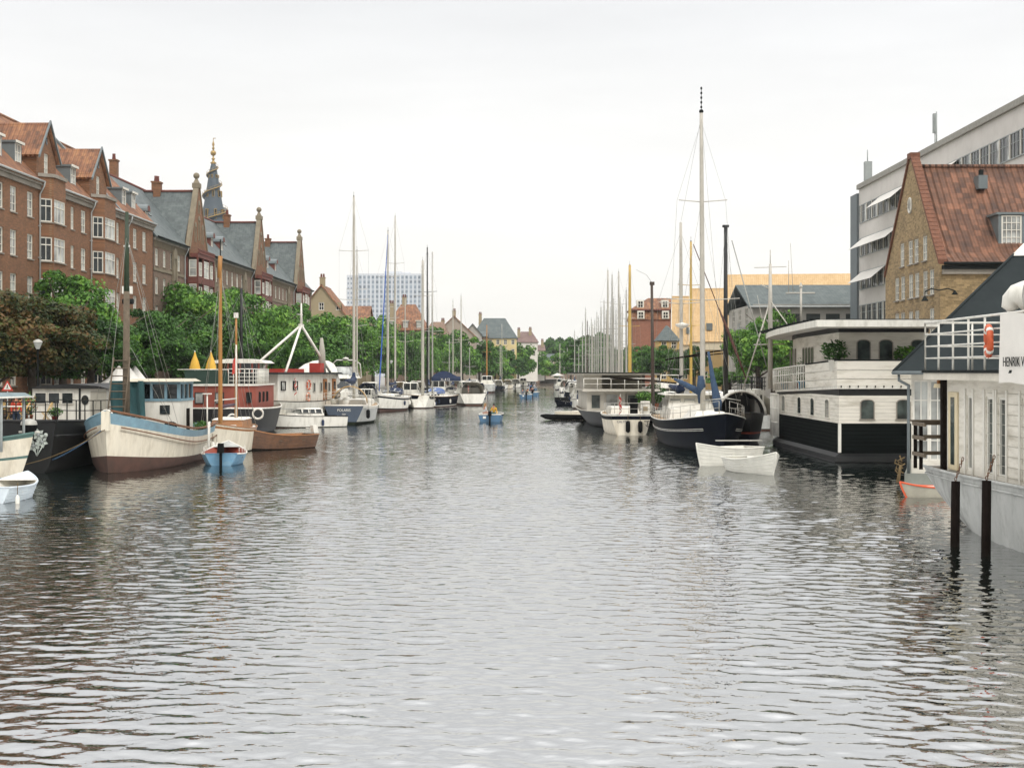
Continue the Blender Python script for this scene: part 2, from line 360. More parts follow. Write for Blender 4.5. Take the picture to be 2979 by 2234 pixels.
i0 = (np.arange(NR - 1)[:, None] * NX + np.arange(NX - 1)[None]).ravel(); q = np.stack([i0, i0 + 1, i0 + NX + 1, i0 + NX], -1).astype(np.int32); nf = len(q)
me.loops.add(nf * 4); me.loops.foreach_set('vertex_index', q.ravel()); me.polygons.add(nf); me.polygons.foreach_set('loop_start', np.arange(0, nf * 4, 4, dtype=np.int32)); me.polygons.foreach_set('use_smooth', np.ones(nf, dtype=bool))
me.materials.append(m); me.update(); me.validate(); WATER = bpy.data.objects.new('water', me); col.objects.link(WATER); tag(WATER, kind='structure')
mb = MB(m); mb.poly([(-27.3, -40, -.02), (24.3, -40, -.02), (24.3, 9, -.02), (-27.3, 9, -.02)])
for sgn in (-1, 1):
    q_ = [(sgn * (.375 * d + 6) , d) for d in (9, 20, 40, 58)]; e_ = -27.3 if sgn < 0 else 24.3
    for (a, d0), (c, d1) in zip(q_, q_[1:]):
        a, c = (max(a, e_), max(c, e_)) if sgn < 0 else (min(a, e_), min(c, e_)); P_ = [(e_, d0, -.02), (a, d0, -.02), (c, d1, -.02), (e_, d1, -.02)]; mb.poly(P_ if sgn < 0 else P_[::-1])
tag(mb.build('water'), kind='structure')
# ---------------------------------------------------------------- left bank: red brick block and slate row
def FX(D): return -36.4 + .0205 * D
def DL(px): return -36.4 / ((px - CX_) / F_ - .0205)
ANG = R(90) - math.atan(.0205)
redb = brick('red_brick', '84583c', '66452f', '7d674e', mott=.2)
brownb = brick('brown_brick', '7d6654', '645042', '82766a', mott=.25)
orange_t = tiles('orange_pantiles', '4f3626', '80553a', 'a3744c', tw=.34, th=.5, relief=.14)
orange_tv = tiles('orange_pantiles_cross', '4f3626', '80553a', 'a3744c', ax='Y', tw=.34, th=.5, relief=.14)
slate = tiles('grey_slate', '3e4647', '525a5a', '666d6b', tw=.3, th=.28, relief=.015, rough=.6)
slate_v = tiles('grey_slate_cross', '3b4343', '4e5655', '616866', ax='Y', tw=.3, th=.28, relief=.015, rough=.6)
white = M('white_paint', 'd4d0c4', .5, .05, 2, dirt='a8a493', damt=.35)
lead = M('lead_sheet', '636b6c', .45, .12, 1.5)
zinc = M('zinc_gutter', 'a9aca9', .45, .1, 2)
cornice = M('cornice', '8c857a', .8, .15, 2, dirt='4d4a42')
sand = M('sandstone', '7c725f', .85, .2, 1.4, dirt='6b6353', dscale=1.2)
gcurt = glassmat('window_glass', '9a9c98', .08, .55)
gdark = glassmat('dark_window_glass', '1c2224', .05, .5)
timber = M('oxblood_timber', '693a30', .7, .15, 2)
cast = M('cast_iron', '222524', .7, .1, 3, spec=.2)

def dormer(parent, x, y0, z0, w, h, back, hood=False, cheek=None, wm=None):
    """window dormer: front at local y0, roof runs back"""
    mb = MB(cheek or lead); t = .12
    mb.box(x - w / 2 - t, x - w / 2, y0, y0 + back, z0, z0 + h); mb.box(x + w / 2, x + w / 2 + t, y0, y0 + back, z0, z0 + h)
    mb.box(x - w / 2, x + w / 2, y0 + .3, y0 + back, z0, z0 + h)
    if hood:
        k = 8; mb.prism([(x + (w / 2 + .3) * math.cos(PI - PI * q / k), z0 + h + .75 * w * math.sin(PI * q / k)) for q in range(k + 1)], y0 - .25, y0 + back + .6, lead)
        k2 = 8; mb.prism([(x + (w / 2 - .05) * math.cos(PI - PI * q / k2), z0 + h + .02 + .6 * w * math.sin(PI * q / k2)) for q in range(k2 + 1)], y0 - .29, y0 - .253, timber)
    else:
        mb.box(x - w / 2 - t - .12, x + w / 2 + t + .12, y0 - .15, y0 + back, z0 + h + .001, z0 + h + .14, lead)
        mb.box(x - w / 2 - t - .14, x + w / 2 + t + .14, y0 - .2, y0 - .152, z0 + h - .02, z0 + h + .16, white)
    o = mb.build('dormer', parent); put('window', wm or winmesh(w, h, 2, 3, white, gcurt), o, (x, y0 + .02, z0), 0)
def pipe_down(parent, x, z1, y=-.12, z0=QZ, lean=0):
    mb = MB(zinc); mb.tube([(x, y - .35, z1), (x, y - .3, z1 - .3), (x + lean, y, z1 - .9), (x + lean, y, z0)], .06, n=8)
    for k in range(1, 7): mb.box(x + lean - .09, x + lean + .09, y - .08, y + .12, z1 - .9 - 2.3 * k, z1 - .84 - 2.3 * k)
    mb.build('downpipe', parent)
def chimney(parent, x, y, z0, z1, w=.9, d=.7, mat=None, pots=1):
    mb = MB(mat or redb); mb.box(x - w / 2, x + w / 2, y - d / 2, y + d / 2, z0, z1)
    mb.box(x - w / 2 - .08, x + w / 2 + .08, y - d / 2 - .08, y + d / 2 + .08, z1 + .001, z1 + .16, mat or redb)
    for k in range(pots): mb.lathe([(.16, 0), (.19, .1), (.15, .5), (.18, .6), (.1, .62)], (x + (k - (pots - 1) / 2) * .42, y, z1 + .161), timber, 10)
    mb.build('chimney', parent)

# ---- red brick block with two tall cross gables
D0 = 86.; L0 = 133.3 - D0
B1 = thing('brick_building', 'red brick apartment block with orange tiled roof and two tall cross gables', 'building', (FX(D0), D0, 0), ANG)
ZE = 18.25; ZR = 24.4
def lx(px): return DL(px) - D0
W_ = winmesh(1.2, 1.75, 2, 3, white, gcurt, sill=cornice); Wn = winmesh(.8, 1.75, 2, 3, white, gcurt, sill=cornice)
cols = [(lx(-45), 1.2), (lx(0), 1.2), (lx(39), 1.2), (lx(88), 1.2), (lx(211), .8), (lx(243), 1.2), (lx(343), .8), (lx(393), 1.2), (lx(420), 1.2)]
wins = []
for x, ww in cols:
    for k in range(5):
        wins.append((x, 15.5 - 3. * k, ww, 1.75, W_ if ww > 1 else Wn))
mb = MB(redb)
face(mb, B1, (0, 0, 0), 0, L0, [QZ, ZE], wins, redb)
mb.poly([(L0, 0, QZ), (L0, 11, QZ), (L0, 11, ZE), (L0, 0, ZE)]); mb.poly([(L0, 0, ZE), (L0, 11, ZE), (L0, 5.6, ZR - .1)])
mb.poly([(0, 11, QZ), (0, 0, QZ), (0, 0, ZE), (0, 11, ZE)]); mb.poly([(0, 11, ZE), (0, 0, ZE), (0, 5.6, ZR - .1)]); mb.poly([(L0, 11, QZ), (0, 11, QZ), (0, 11, ZE), (L0, 11, ZE)])
mb.build('wall', B1)
mb = MB(orange_t)
mb.slab((0, -.35, ZE - .1), (L0 + .02, -.35, ZE - .1), (L0 + .02, 5.6, ZR), (0, 5.6, ZR), .18)
mb.slab((L0 + .02, 11.4, ZE - .1), (0, 11.4, ZE - .1), (0, 5.6, ZR), (L0 + .02, 5.6, ZR), .18)
mb.tube([(0, 5.6, ZR), (L0, 5.6, ZR)], .14, n=6)
rf = mb.build('roof', B1)
# cornice and gutter in pieces between the bays
mb = MB(cornice)
segs = [(0, lx(114)), (lx(172), lx(268)), (lx(318), L0)]
for a, c in segs:
    mb.box(a, c, -.16, -.003, ZE - .62, ZE - .3); mb.box(a, c, -.3, -.003, ZE - .299, ZE - .12)
mb.build('cornice', B1)
mb = MB(zinc)
for a, c in segs: mb.tube([(a, -.42, ZE - .04), (c, -.42, ZE - .04)], .09, n=8)
mb.build('gutter', B1)
# bays with gables
for (pa, pb, apx) in ((112, 168, 22.85), (266, 315, 22.85)):
    a, c = lx(pa), lx(pb); m_ = (a + c) / 2; wd = c - a
    mb = MB(redb); e1 = .75; pr = .85
    pts = [(a, 0), (a + e1, -pr), (c - e1, -pr), (c, 0)]
    # side facets and front, ground to the sill band
    for (q0, q1, kind) in ((pts[0], pts[1], 's'), (pts[1], pts[2], 'f'), (pts[2], pts[3], 's')):
        ww = math.dist(q0, q1); an = math.atan2(q1[1] - q0[1], q1[0] - q0[0]); wl = []
        for k in range(1, 5):
            wv = ww - .22; hh = 1.75; wl.append((ww / 2, 15.5 - 3. * k + .0, wv, hh, winmesh(wv, hh, 3 if kind == 'f' else 2, 2, white, gdark if kind == 's' else gcurt, split=.68, sill=cornice)))
        wl.append((ww / 2, 15.35, ww - .22, 1.7, winmesh(ww - .22, 1.7, 3 if kind == 'f' else 2, 2, white, gdark if kind == 's' else gcurt, split=.68, sill=cornice)))
        face(mb, B1, (q0[0], q0[1], 0), an, ww, [QZ, 18.6], wl, redb, reveal=.1)
    mb.poly([(q[0], q[1], 18.6) for q in pts], cornice)
    bay = mb.build('bay', B1)
    mb = MB(cornice); mb.prism([(q[0] + (-.1 if q[0] < m_ else .1), q[1] - (.12 if q[1] < 0 else 0)) for q in pts], 18.601, 18.85, plane='xy'); mb.build('cornice', B1)
    # gable wall over the bay
    zb = 20.5; gw = winmesh(.95, 1.6, 2, 3, white, gcurt, sill=cornice)
    mb = MB(redb)
    Lf = lambda z: a + (0 if z <= zb else (z - zb) / (apx - .1 - zb) * (wd / 2))
    Rf = lambda z: c - (0 if z <= zb else (z - zb) / (apx - .1 - zb) * (wd / 2))
    face(mb, B1, (0, .15, 0), 0, 0, [18.0, zb, apx - .1], [(m_, 18.95, .95, 1.6, gw)], redb, Lf, Rf)
    for sx in (a, c): mb.poly([(sx, .15, 18), (sx, 5.5, 18), (sx, 5.5, zb), (sx, .15, zb)][::(1 if sx == c else -1)])
    mb.box(m_ - .12, m_ + .12, .1, .148, 21.2, 21.75, gdark); mb.build('gable_wall', B1)
    mb = MB(orange_tv)
    for s_ in (-1, 1):
        xe = m_ + s_ * (wd / 2 + .3); ze = zb - .35
        q = [(xe, -.1, ze), (m_, -.1, apx), (m_, 7, apx), (xe, 7, ze)]
        mb.slab(*(q if s_ < 0 else q[::-1]), .2)
        # pale barge board
        mb.prism([(xe, ze - .22), (m_, apx - .05), (m_, apx + .17), (xe, ze + .02)], -.22, -.102, lead)
    mb.build('gable_roof', B1)
dw = winmesh(1.15, 1.9, 2, 3, white, gcurt)
for px_ in (-20, 26, 83, 174, 240, 312, 385, 412): dormer(B1, lx(px_), .75, 18.75, 1.15, 1.9, 2.6, wm=dw)
for x_, z_ in ((112, 18.3), (262, 18.3), (370, 18.2)): pipe_down(B1, lx(x_), z_ - .1)
mb = MB(lead)   # party wall coping across the roof
mb.slab((lx(346), -.3, ZE + .02), (lx(346) + .5, -.3, ZE + .02), (lx(346) + .5, 5.6, ZR + .3), (lx(346), 5.6, ZR + .3), .35)
mb.build('coping', B1)

# ---- slate row with three stepped gables
D1 = 133.5; L1 = 225. - D1
B2 = thing('slate_roof_building', 'long brown brick row with grey slate roof, ball topped gables and red oriel bays', 'building', (FX(D1), D1, 0), ANG)
def lx2(px): return DL(px) - D1
ZE2 = 17.2; ZR2 = 23.6
wg = winmesh(1.05, 1.6, 2, 2, white, gcurt, split=.62, sill=sand)
gab = [(lx2(566), 8.0, 23.7, 'big'), (lx2(749), 7.6, 23.9, 'sm'), (lx2(867), 7.4, 24.1, 'sm')]
colx = []
x = 1.2
while x < L1 - 1:
    if all(abs(x - g[0]) > 4.7 for g in gab): colx.append(x)
    x += 2.75
wins = [(x, z, 1.05, 1.6, wg) for x in colx for z in (14.5, 11.8, 9.1)]
mb = MB(brownb); face(mb, B2, (0, 0, 0), 0, L1, [QZ, ZE2], wins, brownb)
mb.poly([(L1, 0, QZ), (L1, 11, QZ), (L1, 11, ZE2), (L1, 0, ZE2)]); mb.poly([(L1, 0, ZE2), (L1, 11, ZE2), (L1, 5.6, ZR2 - .1)])
mb.poly([(L1, 11, QZ), (0, 11, QZ), (0, 11, ZE2), (L1, 11, ZE2)])
mb.build('wall', B2)
mb = MB(slate)
mb.slab((0, -.4, ZE2 - .1), (L1 + .2, -.4, ZE2 - .1), (L1 + .2, 5.6, ZR2), (0, 5.6, ZR2), .15)
mb.slab((L1 + .2, 11.4, ZE2 - .1), (0, 11.4, ZE2 - .1), (0, 5.6, ZR2), (L1 + .2, 5.6, ZR2), .15)
mb.tube([(0, 5.6, ZR2), (L1, 5.6, ZR2)], .16, timber, n=6)
mb.build('roof', B2)
def inroof(y): return ZE2 - .1 + (y + .4) / 6. * (ZR2 - ZE2 + .1)
mb = MB(sand)
segs = []; p0 = 0
for gx, gw_, _, _ in gab: segs.append((p0, gx - gw_ / 2)); p0 = gx + gw_ / 2
segs.append((p0, L1))
for a, c in segs:
    mb.box(a, c, -.08, -.003, 14.0, 14.3); mb.box(a, c, -.2, -.003, ZE2 - .35, ZE2 - .12, cornice)
    x = a + .2
    while x < c - .2: mb.box(x, x + .14, -.14, -.003, ZE2 - .95, ZE2 - .351); x += .42
mb.build('string_course', B2)
mb = MB(cast)
for a, c in segs: mb.tube([(a, -.47, ZE2 - .04), (c, -.47, ZE2 - .04)], .09, n=8)
mb.build('gutter', B2)
for gx, gw_, gz, kd in gab:
    a, c = gx - gw_ / 2, gx + gw_ / 2; zb = ZE2 + .2
    mb = MB(brownb); Lf = lambda z: a + (0 if z <= zb else (z - zb) / (gz - zb) * (gw_ / 2 - .35)); Rf = lambda z: 2 * gx - Lf(z)
    wall(mb, wmat((0, -.45, 0), 0), Lf, Rf, [ZE2 - 1., zb, gz], [], redb)
    wall(mb, wmat((gw_ + 2 * a, .0, 0), R(180)), Lf, Rf, [ZE2 - 1., zb, gz], [], redb)
    mb.poly([(gx - .35, -.45, gz), (gx + .35, -.45, gz), (gx + .35, 0, gz), (gx - .35, 0, gz)])
    g = mb.build('gable_wall', B2)
    mb = MB(sand)      # stone copings with a ball on top, niches
    for s_ in (-1, 1):
        mb.prism([(gx + s_ * (gw_ / 2 + .12), zb - .4), (gx + s_ * (gw_ / 2 - .2), zb - .4), (gx + s_ * .25, gz), (gx + s_ * .45, gz)][::s_], -.53, .04)
    mb.box(gx - .5, gx + .5, -.6, .15, gz + .001, gz + .5); mb.taper((gx - .4, gx + .4, -.5, .05), (gx - .12, gx + .12, -.3, -.1), gz + .501, gz + 1.0)
    mb.ball((gx, -.2, gz + 1.3), .34, n=12)
    for dx, zz, hh in ((-1.5, 17.9, 1.6), (1.5, 17.9, 1.6), (0, 18.2, 2.1), (0, 21.0, .9)):
        mb.box(gx + dx - .36, gx + dx - .26, -.53, -.453, zz, zz + hh); mb.box(gx + dx + .26, gx + dx + .36, -.53, -.453, zz, zz + hh)
        mb.prism([(gx + dx + .36 * math.cos(t), zz + hh + .5 * math.sin(t)) for t in [PI * k / 6 for k in range(7)]], -.53, -.453)
    mb.build('gable_coping', B2)
    mb = MB(slate_v)
    for s_ in (-1, 1):
        xe = gx + s_ * (gw_ / 2 + .15); q = [(xe, .12, zb - .3), (gx, .12, gz - .35), (gx, 7, gz - .35), (xe, 7, zb - .3)]
        mb.slab(*(q if s_ < 0 else q[::-1]), .15)
    mb.tube([(gx, .2, gz - .3), (gx, 6, gz - .3)], .15, timber, n=6)
    mb.build('gable_roof', B2)
    # red timber oriel
    mb = MB(timber); oy = -1.25
    mb.box(a + .35, c - .35, oy, -.003, 7.5, 8.0); mb.box(a + .35, c - .35, oy, -.453, 16.2, 16.6)
    for zz in (9.2, 11.7, 14.2): mb.box(a + .35, c - .35, oy - .02, -.02, zz - .7, zz)
    for xx in (a + .35, gx - 1.32, gx + 1.19, c - .48): mb.box(xx, xx + .13, oy - .03, oy + .15, 8.001, 16.199)
    for s_ in (a + .35, c - .48): mb.box(s_, s_ + .13, -.2, -.004, 8.001, 16.199)
    # balcony rail on top
    mb.box(a + .3, c - .3, oy - .1, oy - .02, 16.95, 17.05); mb.box(a + .3, c - .3, oy - .1, oy + .02, 16.601, 16.7)
    x = a + .34
    while x < c - .36: mb.box(x, x + .06, oy - .08, oy - .04, 16.701, 16.949); x += .16
    orl = mb.build('oriel', B2)
    for zz in (8.0, 9.2, 11.7, 14.2):
        hh = 1.2 if zz == 8.0 else 1.75
        put('window', winmesh(2.3, hh, 3, 2, white, gcurt, split=.6), orl, (gx, oy + .02, zz))
        for s_ in (-1, 1):
            put('window', winmesh(1.1, hh * .8, 2, 2, white, gcurt, split=.5), orl, (gx + s_ * (gw_ / 4 + .45), oy + .02, zz + .1))
            put('window', winmesh(.8, hh, 1, 2, white, gcurt, split=.5), orl, (gx + s_ * (gw_ / 2 - .38), -.72, zz), s_ * R(90))
    pipe_down(B2, a - .4, ZE2 - .1); pipe_down(B2, c + .4, ZE2 - .1)
# blind arched stone niches between windows
mb = MB(sand)
for px_ in (505, 618, 710, 785, 838):
    x = lx2(px_); mb.box(x - .75, x - .45, -.22, -.003, 10, 15.6); mb.box(x + .45, x + .75, -.22, -.003, 10, 15.6)
    mb.prism([(x + .75 * math.cos(t), 15.601 + 1.1 * math.sin(t)) for t in [PI * k / 8 for k in range(9)]] , -.22, -.003)
    mb.box(x - .44, x + .44, -.12, -.003, 13.5, 15.6)
mb.build('stone_niche', B2)
wd2 = winmesh(.9, 1.5, 2, 3, white, gcurt)
for px_ in (456, 642, 670, 800, 822, 890): dormer(B2, lx2(px_), 1.0, 18.1, .9, 1.5, 1.9, hood=True, cheek=timber, wm=wd2)
mb = MB(cast)
for px_ in (471, 484, 498, 598, 608, 688, 698, 706, 768, 778):
    x = lx2(px_); 
    for y in (2.0,): 
        z = inroof(y); mb.slab((x - .35, y, z + .1), (x + .35, y, z + .1), (x + .35, y + .95, inroof(y + .95) + .1), (x - .35, y + .95, inroof(y + .95) + .1), .12, gcurt, cast)
mb.build('skylight', B2)
for x_, yy, za_, zt_ in ((11.5, 7.2, 21.5, 25.9), (lx2(566), 3.9, 21.8, 24.2), (lx2(566) + 7, 6.0, 22.5, 25.2), (lx2(749), 3.9, 22, 24.4), (lx2(867), 4.5, 22, 24.2)): chimney(B2, x_, yy, za_, zt_, .8, .75, redb, 1)

# ---- church spire with outer spiral stair
DS = 521.; xs = X(620.5, DS)
S = thing('church_spire', 'dark blue church spire wound by a golden outer stair and topped by a gilded globe', 'spire', (xs, DS, 0))
navy = M('spire_copper', '3f4a52', .6, .15, .5); gold = M('gilding', '9c8250', .4, .1, .5, metal=.6)
zr = lambda py: Z(py, DS)
prof = [(645, 5.0), (600, 3.55), (560, 2.65), (525, 2.0), (500, 1.45), (485, 1.05), (478, .8)]
def rad(z):
    pr = [(zr(p), r) for p, r in prof]
    if z <= pr[0][0]: return pr[0][1] + (pr[0][0] - z) * .12
    for (a, r0), (c, r1) in zip(pr, pr[1:]):
        if z <= c: return r0 + (r1 - r0) * (z - a) / (c - a)
    return pr[-1][1]
mb = MB(navy); z0 = 40.
mb.lathe([(rad(z0 + k), z0 + k) for k in range(0, int(zr(478) - z0))] + [(.8, zr(478))], n=16)
mb.box(-6.2, 6.2, -6.2, 6.2, QZ, 40.); sh = mb.build('spire_body', S)
mb = MB(navy); inn = []; k = 150; ztop = zr(480); zst = 42.
T_ = [zst + (ztop - zst) * (1 - (1 - i / k) ** 1.0) for i in range(k + 1)]
ang = R(200); pts = []
for i in range(k + 1):
    z = T_[i]; r = rad(z); pts.append((ang, r, z)); ang += 2 * PI * (T_[1] - T_[0]) / (4.2 * max(r, .9) ** .72)
wr = lambda r: .35 + .22 * r
mb.grid([[(r * math.cos(a), r * math.sin(a), z - .55 * wr(r) - .3), ((r + wr(r)) * math.cos(a), (r + wr(r)) * math.sin(a), z - .1), ((r + wr(r)) * math.cos(a), (r + wr(r)) * math.sin(a), z + .22), (r * math.cos(a), r * math.sin(a), z + .25)] for a, r, z in pts], smooth=False)
mb.build('outer_stair', S)
mb = MB(gold)
mb.tube([((r + wr(r)) * math.cos(a), (r + wr(r)) * math.sin(a), z + .15) for a, r, z in pts], .2, n=4)
mb.tube([((r + wr(r)) * math.cos(a), (r + wr(r)) * math.sin(a), z + 1.05) for a, r, z in pts], .05, n=4)
for j in range(0, len(pts), 2):
    a, r, z = pts[j]; mb.box((r + wr(r)) * math.cos(a) - .04, (r + wr(r)) * math.cos(a) + .04, (r + wr(r)) * math.sin(a) - .04, (r + wr(r)) * math.sin(a) + .04, z + .2, z + 1.05)
mb.build('railing', S)
for (zz, hh, n_) in ((zr(640), 3.6, 9), (zr(575), 2.4, 8), (zr(519), 1.2, 7)):
    for q in range(n_):
        a = 2 * PI * q / n_ + .2; r = rad(zz) + .02; mb = MB(gold); ww = min(.42, r * .19)
        mb.T = Matrix.Rotation(a, 4, 'Z') @ Matrix.Translation((rad(zz + hh) + .02, 0, zz)) @ Matrix.Rotation(R(90), 4, 'Z')
        sl = rad(zz) - rad(zz + hh)
        mb.box(-ww, ww, -sl - .12, .05, 0, hh); mb.box(-ww + .16, ww - .16, -sl - .2, .0, .16, hh - .2, cast)
        mb.build('window', S)
mb = MB(gold)
mb.lathe([(.8, zr(478)), (1.15, zr(474)), (.5, zr(471)), (.35, zr(466)), (.75, zr(463)), (.3, zr(460)), (.3, zr(454))], n=12)
mb.ball((0, 0, zr(446)), 1.05, n=16); mb.lathe([(.18, zr(438)), (.55, zr(432)), (.2, zr(428)), (.5, zr(421)), (.3, zr(416)), (.12, zr(410)), (.12, zr(403))], n=8)
mb.box(-.1, .9, -.06, .06, zr(404), zr(402)); mb.build('finial', S)

# ---- farther left bank buildings
plain_g = M('tan_render', '9a8c70', .9, .12, .6, dirt='7a6e56'); pinkr = M('pink_render', '9c9082', .9, .1, .6); yel = M('yellow_render', 'd0bd8c', .9, .08, .6)
greyr = M('grey_render', 'a7a39a', .9, .1, .6, dirt='86837b'); offw = M('off_white_render', 'cfcac0', .9, .08, .6); darkslate = tiles('dark_slate', '3b4443', '4a5352', '59605e', tw=.4, th=.3, relief=.01)
darkslate_y = tiles('dark_slate_cross', '3b4443', '4a5352', '59605e', ax='Y', tw=.4, th=.3, relief=.01)
far_w = winmesh(.95, 1.4, 2, 2, white, gdark, bar=.09, edge=.12); far_wb = winmesh(1.0, 1.5, 2, 2, white, gcurt, bar=.09, edge=.12)
def house(name, label, x0, x1, d0, d1, ze, zr_, ridge, wmat_, rmat, front=None, side=None, group=None, hip=0, z0=QZ, chs=(), win=far_w, dorm=0, dormside=None):
    """free-standing block; ridge 'x' (across the canal) or 'y' (along it); windows on the camera face (front: cols, z list) and canal face (side: 'R' or 'L', cols, z list)"""
    Bd = thing(name, label, 'building', (x0, d0, 0), 0, group); w, d = x1 - x0, d1 - d0; ov = .35
    mb = MB(wmat_); cx, cy = w / 2, d / 2
    def slopeL(z): return 0 if z <= ze else (z - ze) / (zr_ - ze) * cx
    g = hip == 0
    fw = [((i + .5) * w / front[0], z, .95, 1.4, win) for i in range(front[0]) for z in front[1]] if front else []
    if ridge == 'y' and g: face(mb, Bd, (0, 0, 0), 0, w, [z0, ze, zr_ - .05], fw, wmat_, slopeL, lambda z: w - slopeL(z))
    else: face(mb, Bd, (0, 0, 0), 0, w, [z0, ze], fw, wmat_)
    def slopeD(z): return 0 if z <= ze else (z - ze) / (zr_ - ze) * cy
    for sd in 'RL':
        sw = [((i + .5) * d / side[1], z, .95, 1.4, win) for i in range(side[1]) for z in side[2]] if side and side[0] == sd else []
        org, an = ((w, 0, 0), R(90)) if sd == 'R' else ((0, d, 0), R(-90))
        if ridge == 'x' and g: face(mb, Bd, org, an, d, [z0, ze, zr_ - .05], sw, wmat_, slopeD, lambda z: d - slopeD(z))
        else: face(mb, Bd, org, an, d, [z0, ze], sw, wmat_)
    mb.poly([(w, d, z0), (0, d, z0), (0, d, ze), (w, d, ze)])
    if ridge == 'y' and g: mb.poly([(w, d, ze), (0, d, ze), (cx, d, zr_)])
    mb.build('wall', Bd); mb = MB(rmat)
    if ridge == 'x':
        a, c = -ov + hip, w + ov - hip; zl = ze - ov * (zr_ - ze) / cy
        mb.slab((-ov, -ov, zl), (w + ov, -ov, zl), (c, cy, zr_), (a, cy, zr_), .18); mb.slab((w + ov, d + ov, zl), (-ov, d + ov, zl), (a, cy, zr_), (c, cy, zr_), .18)
        if hip: mb.poly([(w + ov, -ov, zl), (w + ov, d + ov, zl), (c, cy, zr_)]); mb.poly([(-ov, d + ov, zl), (-ov, -ov, zl), (a, cy, zr_)])
    else:
        a, c = -ov + hip, d + ov - hip; zl = ze - ov * (zr_ - ze) / cx
        mb.slab((w + ov, -ov, zl), (w + ov, d + ov, zl), (cx, c, zr_), (cx, a, zr_), .18); mb.slab((-ov, d + ov, zl), (-ov, -ov, zl), (cx, a, zr_), (cx, c, zr_), .18)
        if hip: mb.poly([(-ov, -ov, zl), (w + ov, -ov, zl), (cx, a, zr_)]); mb.poly([(w + ov, d + ov, zl), (-ov, d + ov, zl), (cx, c, zr_)])
    mb.build('roof', Bd)
    for x, y, z1 in chs: chimney(Bd, x, y, ze, z1, .9, .9, plain_g if wmat_ is not redb else redb, 2)
    if dorm:
        for i in range(dorm):
            if ridge == 'x':
                x = (i + .5) * w / dorm; dormer(Bd, x, .5, ze + .3, .9, 1.4, 2.2, wm=far_wb)
            else:
                mbd = MB(lead); y = (i + .5) * d / dorm; z = ze + .3; mbd.box(w - 3, w - .5, y - .6, y + .6, z, z + 1.5); mbd.box(w - 3, w - .35, y - .72, y + .72, z + 1.501, z + 1.62)
                o = mbd.build('dormer', Bd); put('window', far_wb, o, (w - .48, y, z + .05), R(90))
    return Bd
def fx(px, D): return X(px, D)
hs = [
 ('gabled_house', 'tan gabled house with orange tiles just beyond the slate row', fx(860, 250), fx(1010, 250), 250, 262, 14.2, 19.8, 'y', plain_g, orange_tv, (3, (8, 11.2, 15.2)), None, 0, ((4.6, 1, 20.9),)),
 ('tiled_house', 'low orange tiled roof beside the tan gabled house', fx(975, 270), fx(1065, 270), 270, 284, 13.2, 17.2, 'x', plain_g, orange_t, (4, (7.5, 10.5)), None, 0, ()),
 ('tiled_house', 'wide orange tiled mansard house in front of the hotel tower', fx(1120, 300), fx(1238, 300), 300, 318, 13.4, 19.0, 'x', brownb, orange_t, (5, (7, 10.2)), None, 3.0, ((1.2, 3, 18.8), (3.4, 9, 20.4)), 3),
 ('tiled_house', 'small brown roofed house behind the masts, left of the pink gable', fx(1236, 330), fx(1300, 330), 330, 345, 13.0, 16.2, 'x', brownb, tiles('brown_pantiles', '5f4a3c', '79604c', '8c7560'), (2, (7, 9.8)), None, 1.5, ()),
 ('gabled_house', 'pale pink gable house with orange slopes and a chimney at its peak', fx(1258, 352), fx(1384, 352), 352, 366, 13.2, 18.3, 'y', pinkr, orange_tv, (3, (7, 10.4)), None, 0, ((5.3, 1.2, 19.3), (2.2, 8, 17.2))),
 ('narrow_house', 'narrow grey house wall beside the dark hipped roof', fx(1352, 372), fx(1398, 372), 372, 388, 14.6, 17.0, 'y', greyr, darkslate_y, None, ('R', 3, (7, 10)), 0, ()),
 ('hip_roof_house', 'pale yellow corner house under a big dark hipped roof', fx(1372, 400), fx(1503, 400), 400, 421, 14.0, 19.8, 'x', yel, darkslate, (6, (6, 9.4, 12.0)), ('R', 5, (6, 9, 12)), 3.6, ((2.2, 10, 20.8),)),
 ('brick_house', 'narrow brown brick house left of the yellow corner house', fx(1397, 392), fx(1416, 392), 392, 404, 14.2, 15.6, 'x', brownb, darkslate, (1, (6, 9, 11.8)), None, 0, ()),
 ('pale_house', 'off white row house stepping down beyond the hipped roof', fx(1500, 440), fx(1564, 440), 440, 458, 13.6, 17.0, 'x', offw, tiles('plum_tiles', '5a4744', '6f5852', '80695f'), (3, (6, 9.2)), ('R', 3, (6, 9)), 2, ((1, 4, 17.4), (4.6, 6, 17.6))),
 ('pale_house', 'smaller off white house with two brick chimneys near the far bridge', fx(1553, 480), fx(1584, 480), 480, 500, 11.6, 13.6, 'x', offw, tiles('plum_tiles', '', '', ''), (2, (6, 9.4)), ('R', 3, (6, 9)), 0, ((1, 6, 14.6), (3, 6, 14.8))),
 ('pink_house', 'dusty pink low house among far trees left of the bridge', fx(1576, 590), fx(1625, 590), 590, 605, 9.4, 11.8, 'x', pinkr, darkslate, (4, (5, 7.2)), None, 2, ()),
]
for h in hs:
    house(h[0], h[1], h[2], h[3], h[4], h[5], h[6], h[7], h[8], h[9], h[10], front=h[11], side=h[12], hip=h[13], chs=h[14], dorm=h[15] if len(h) > 15 else 0)
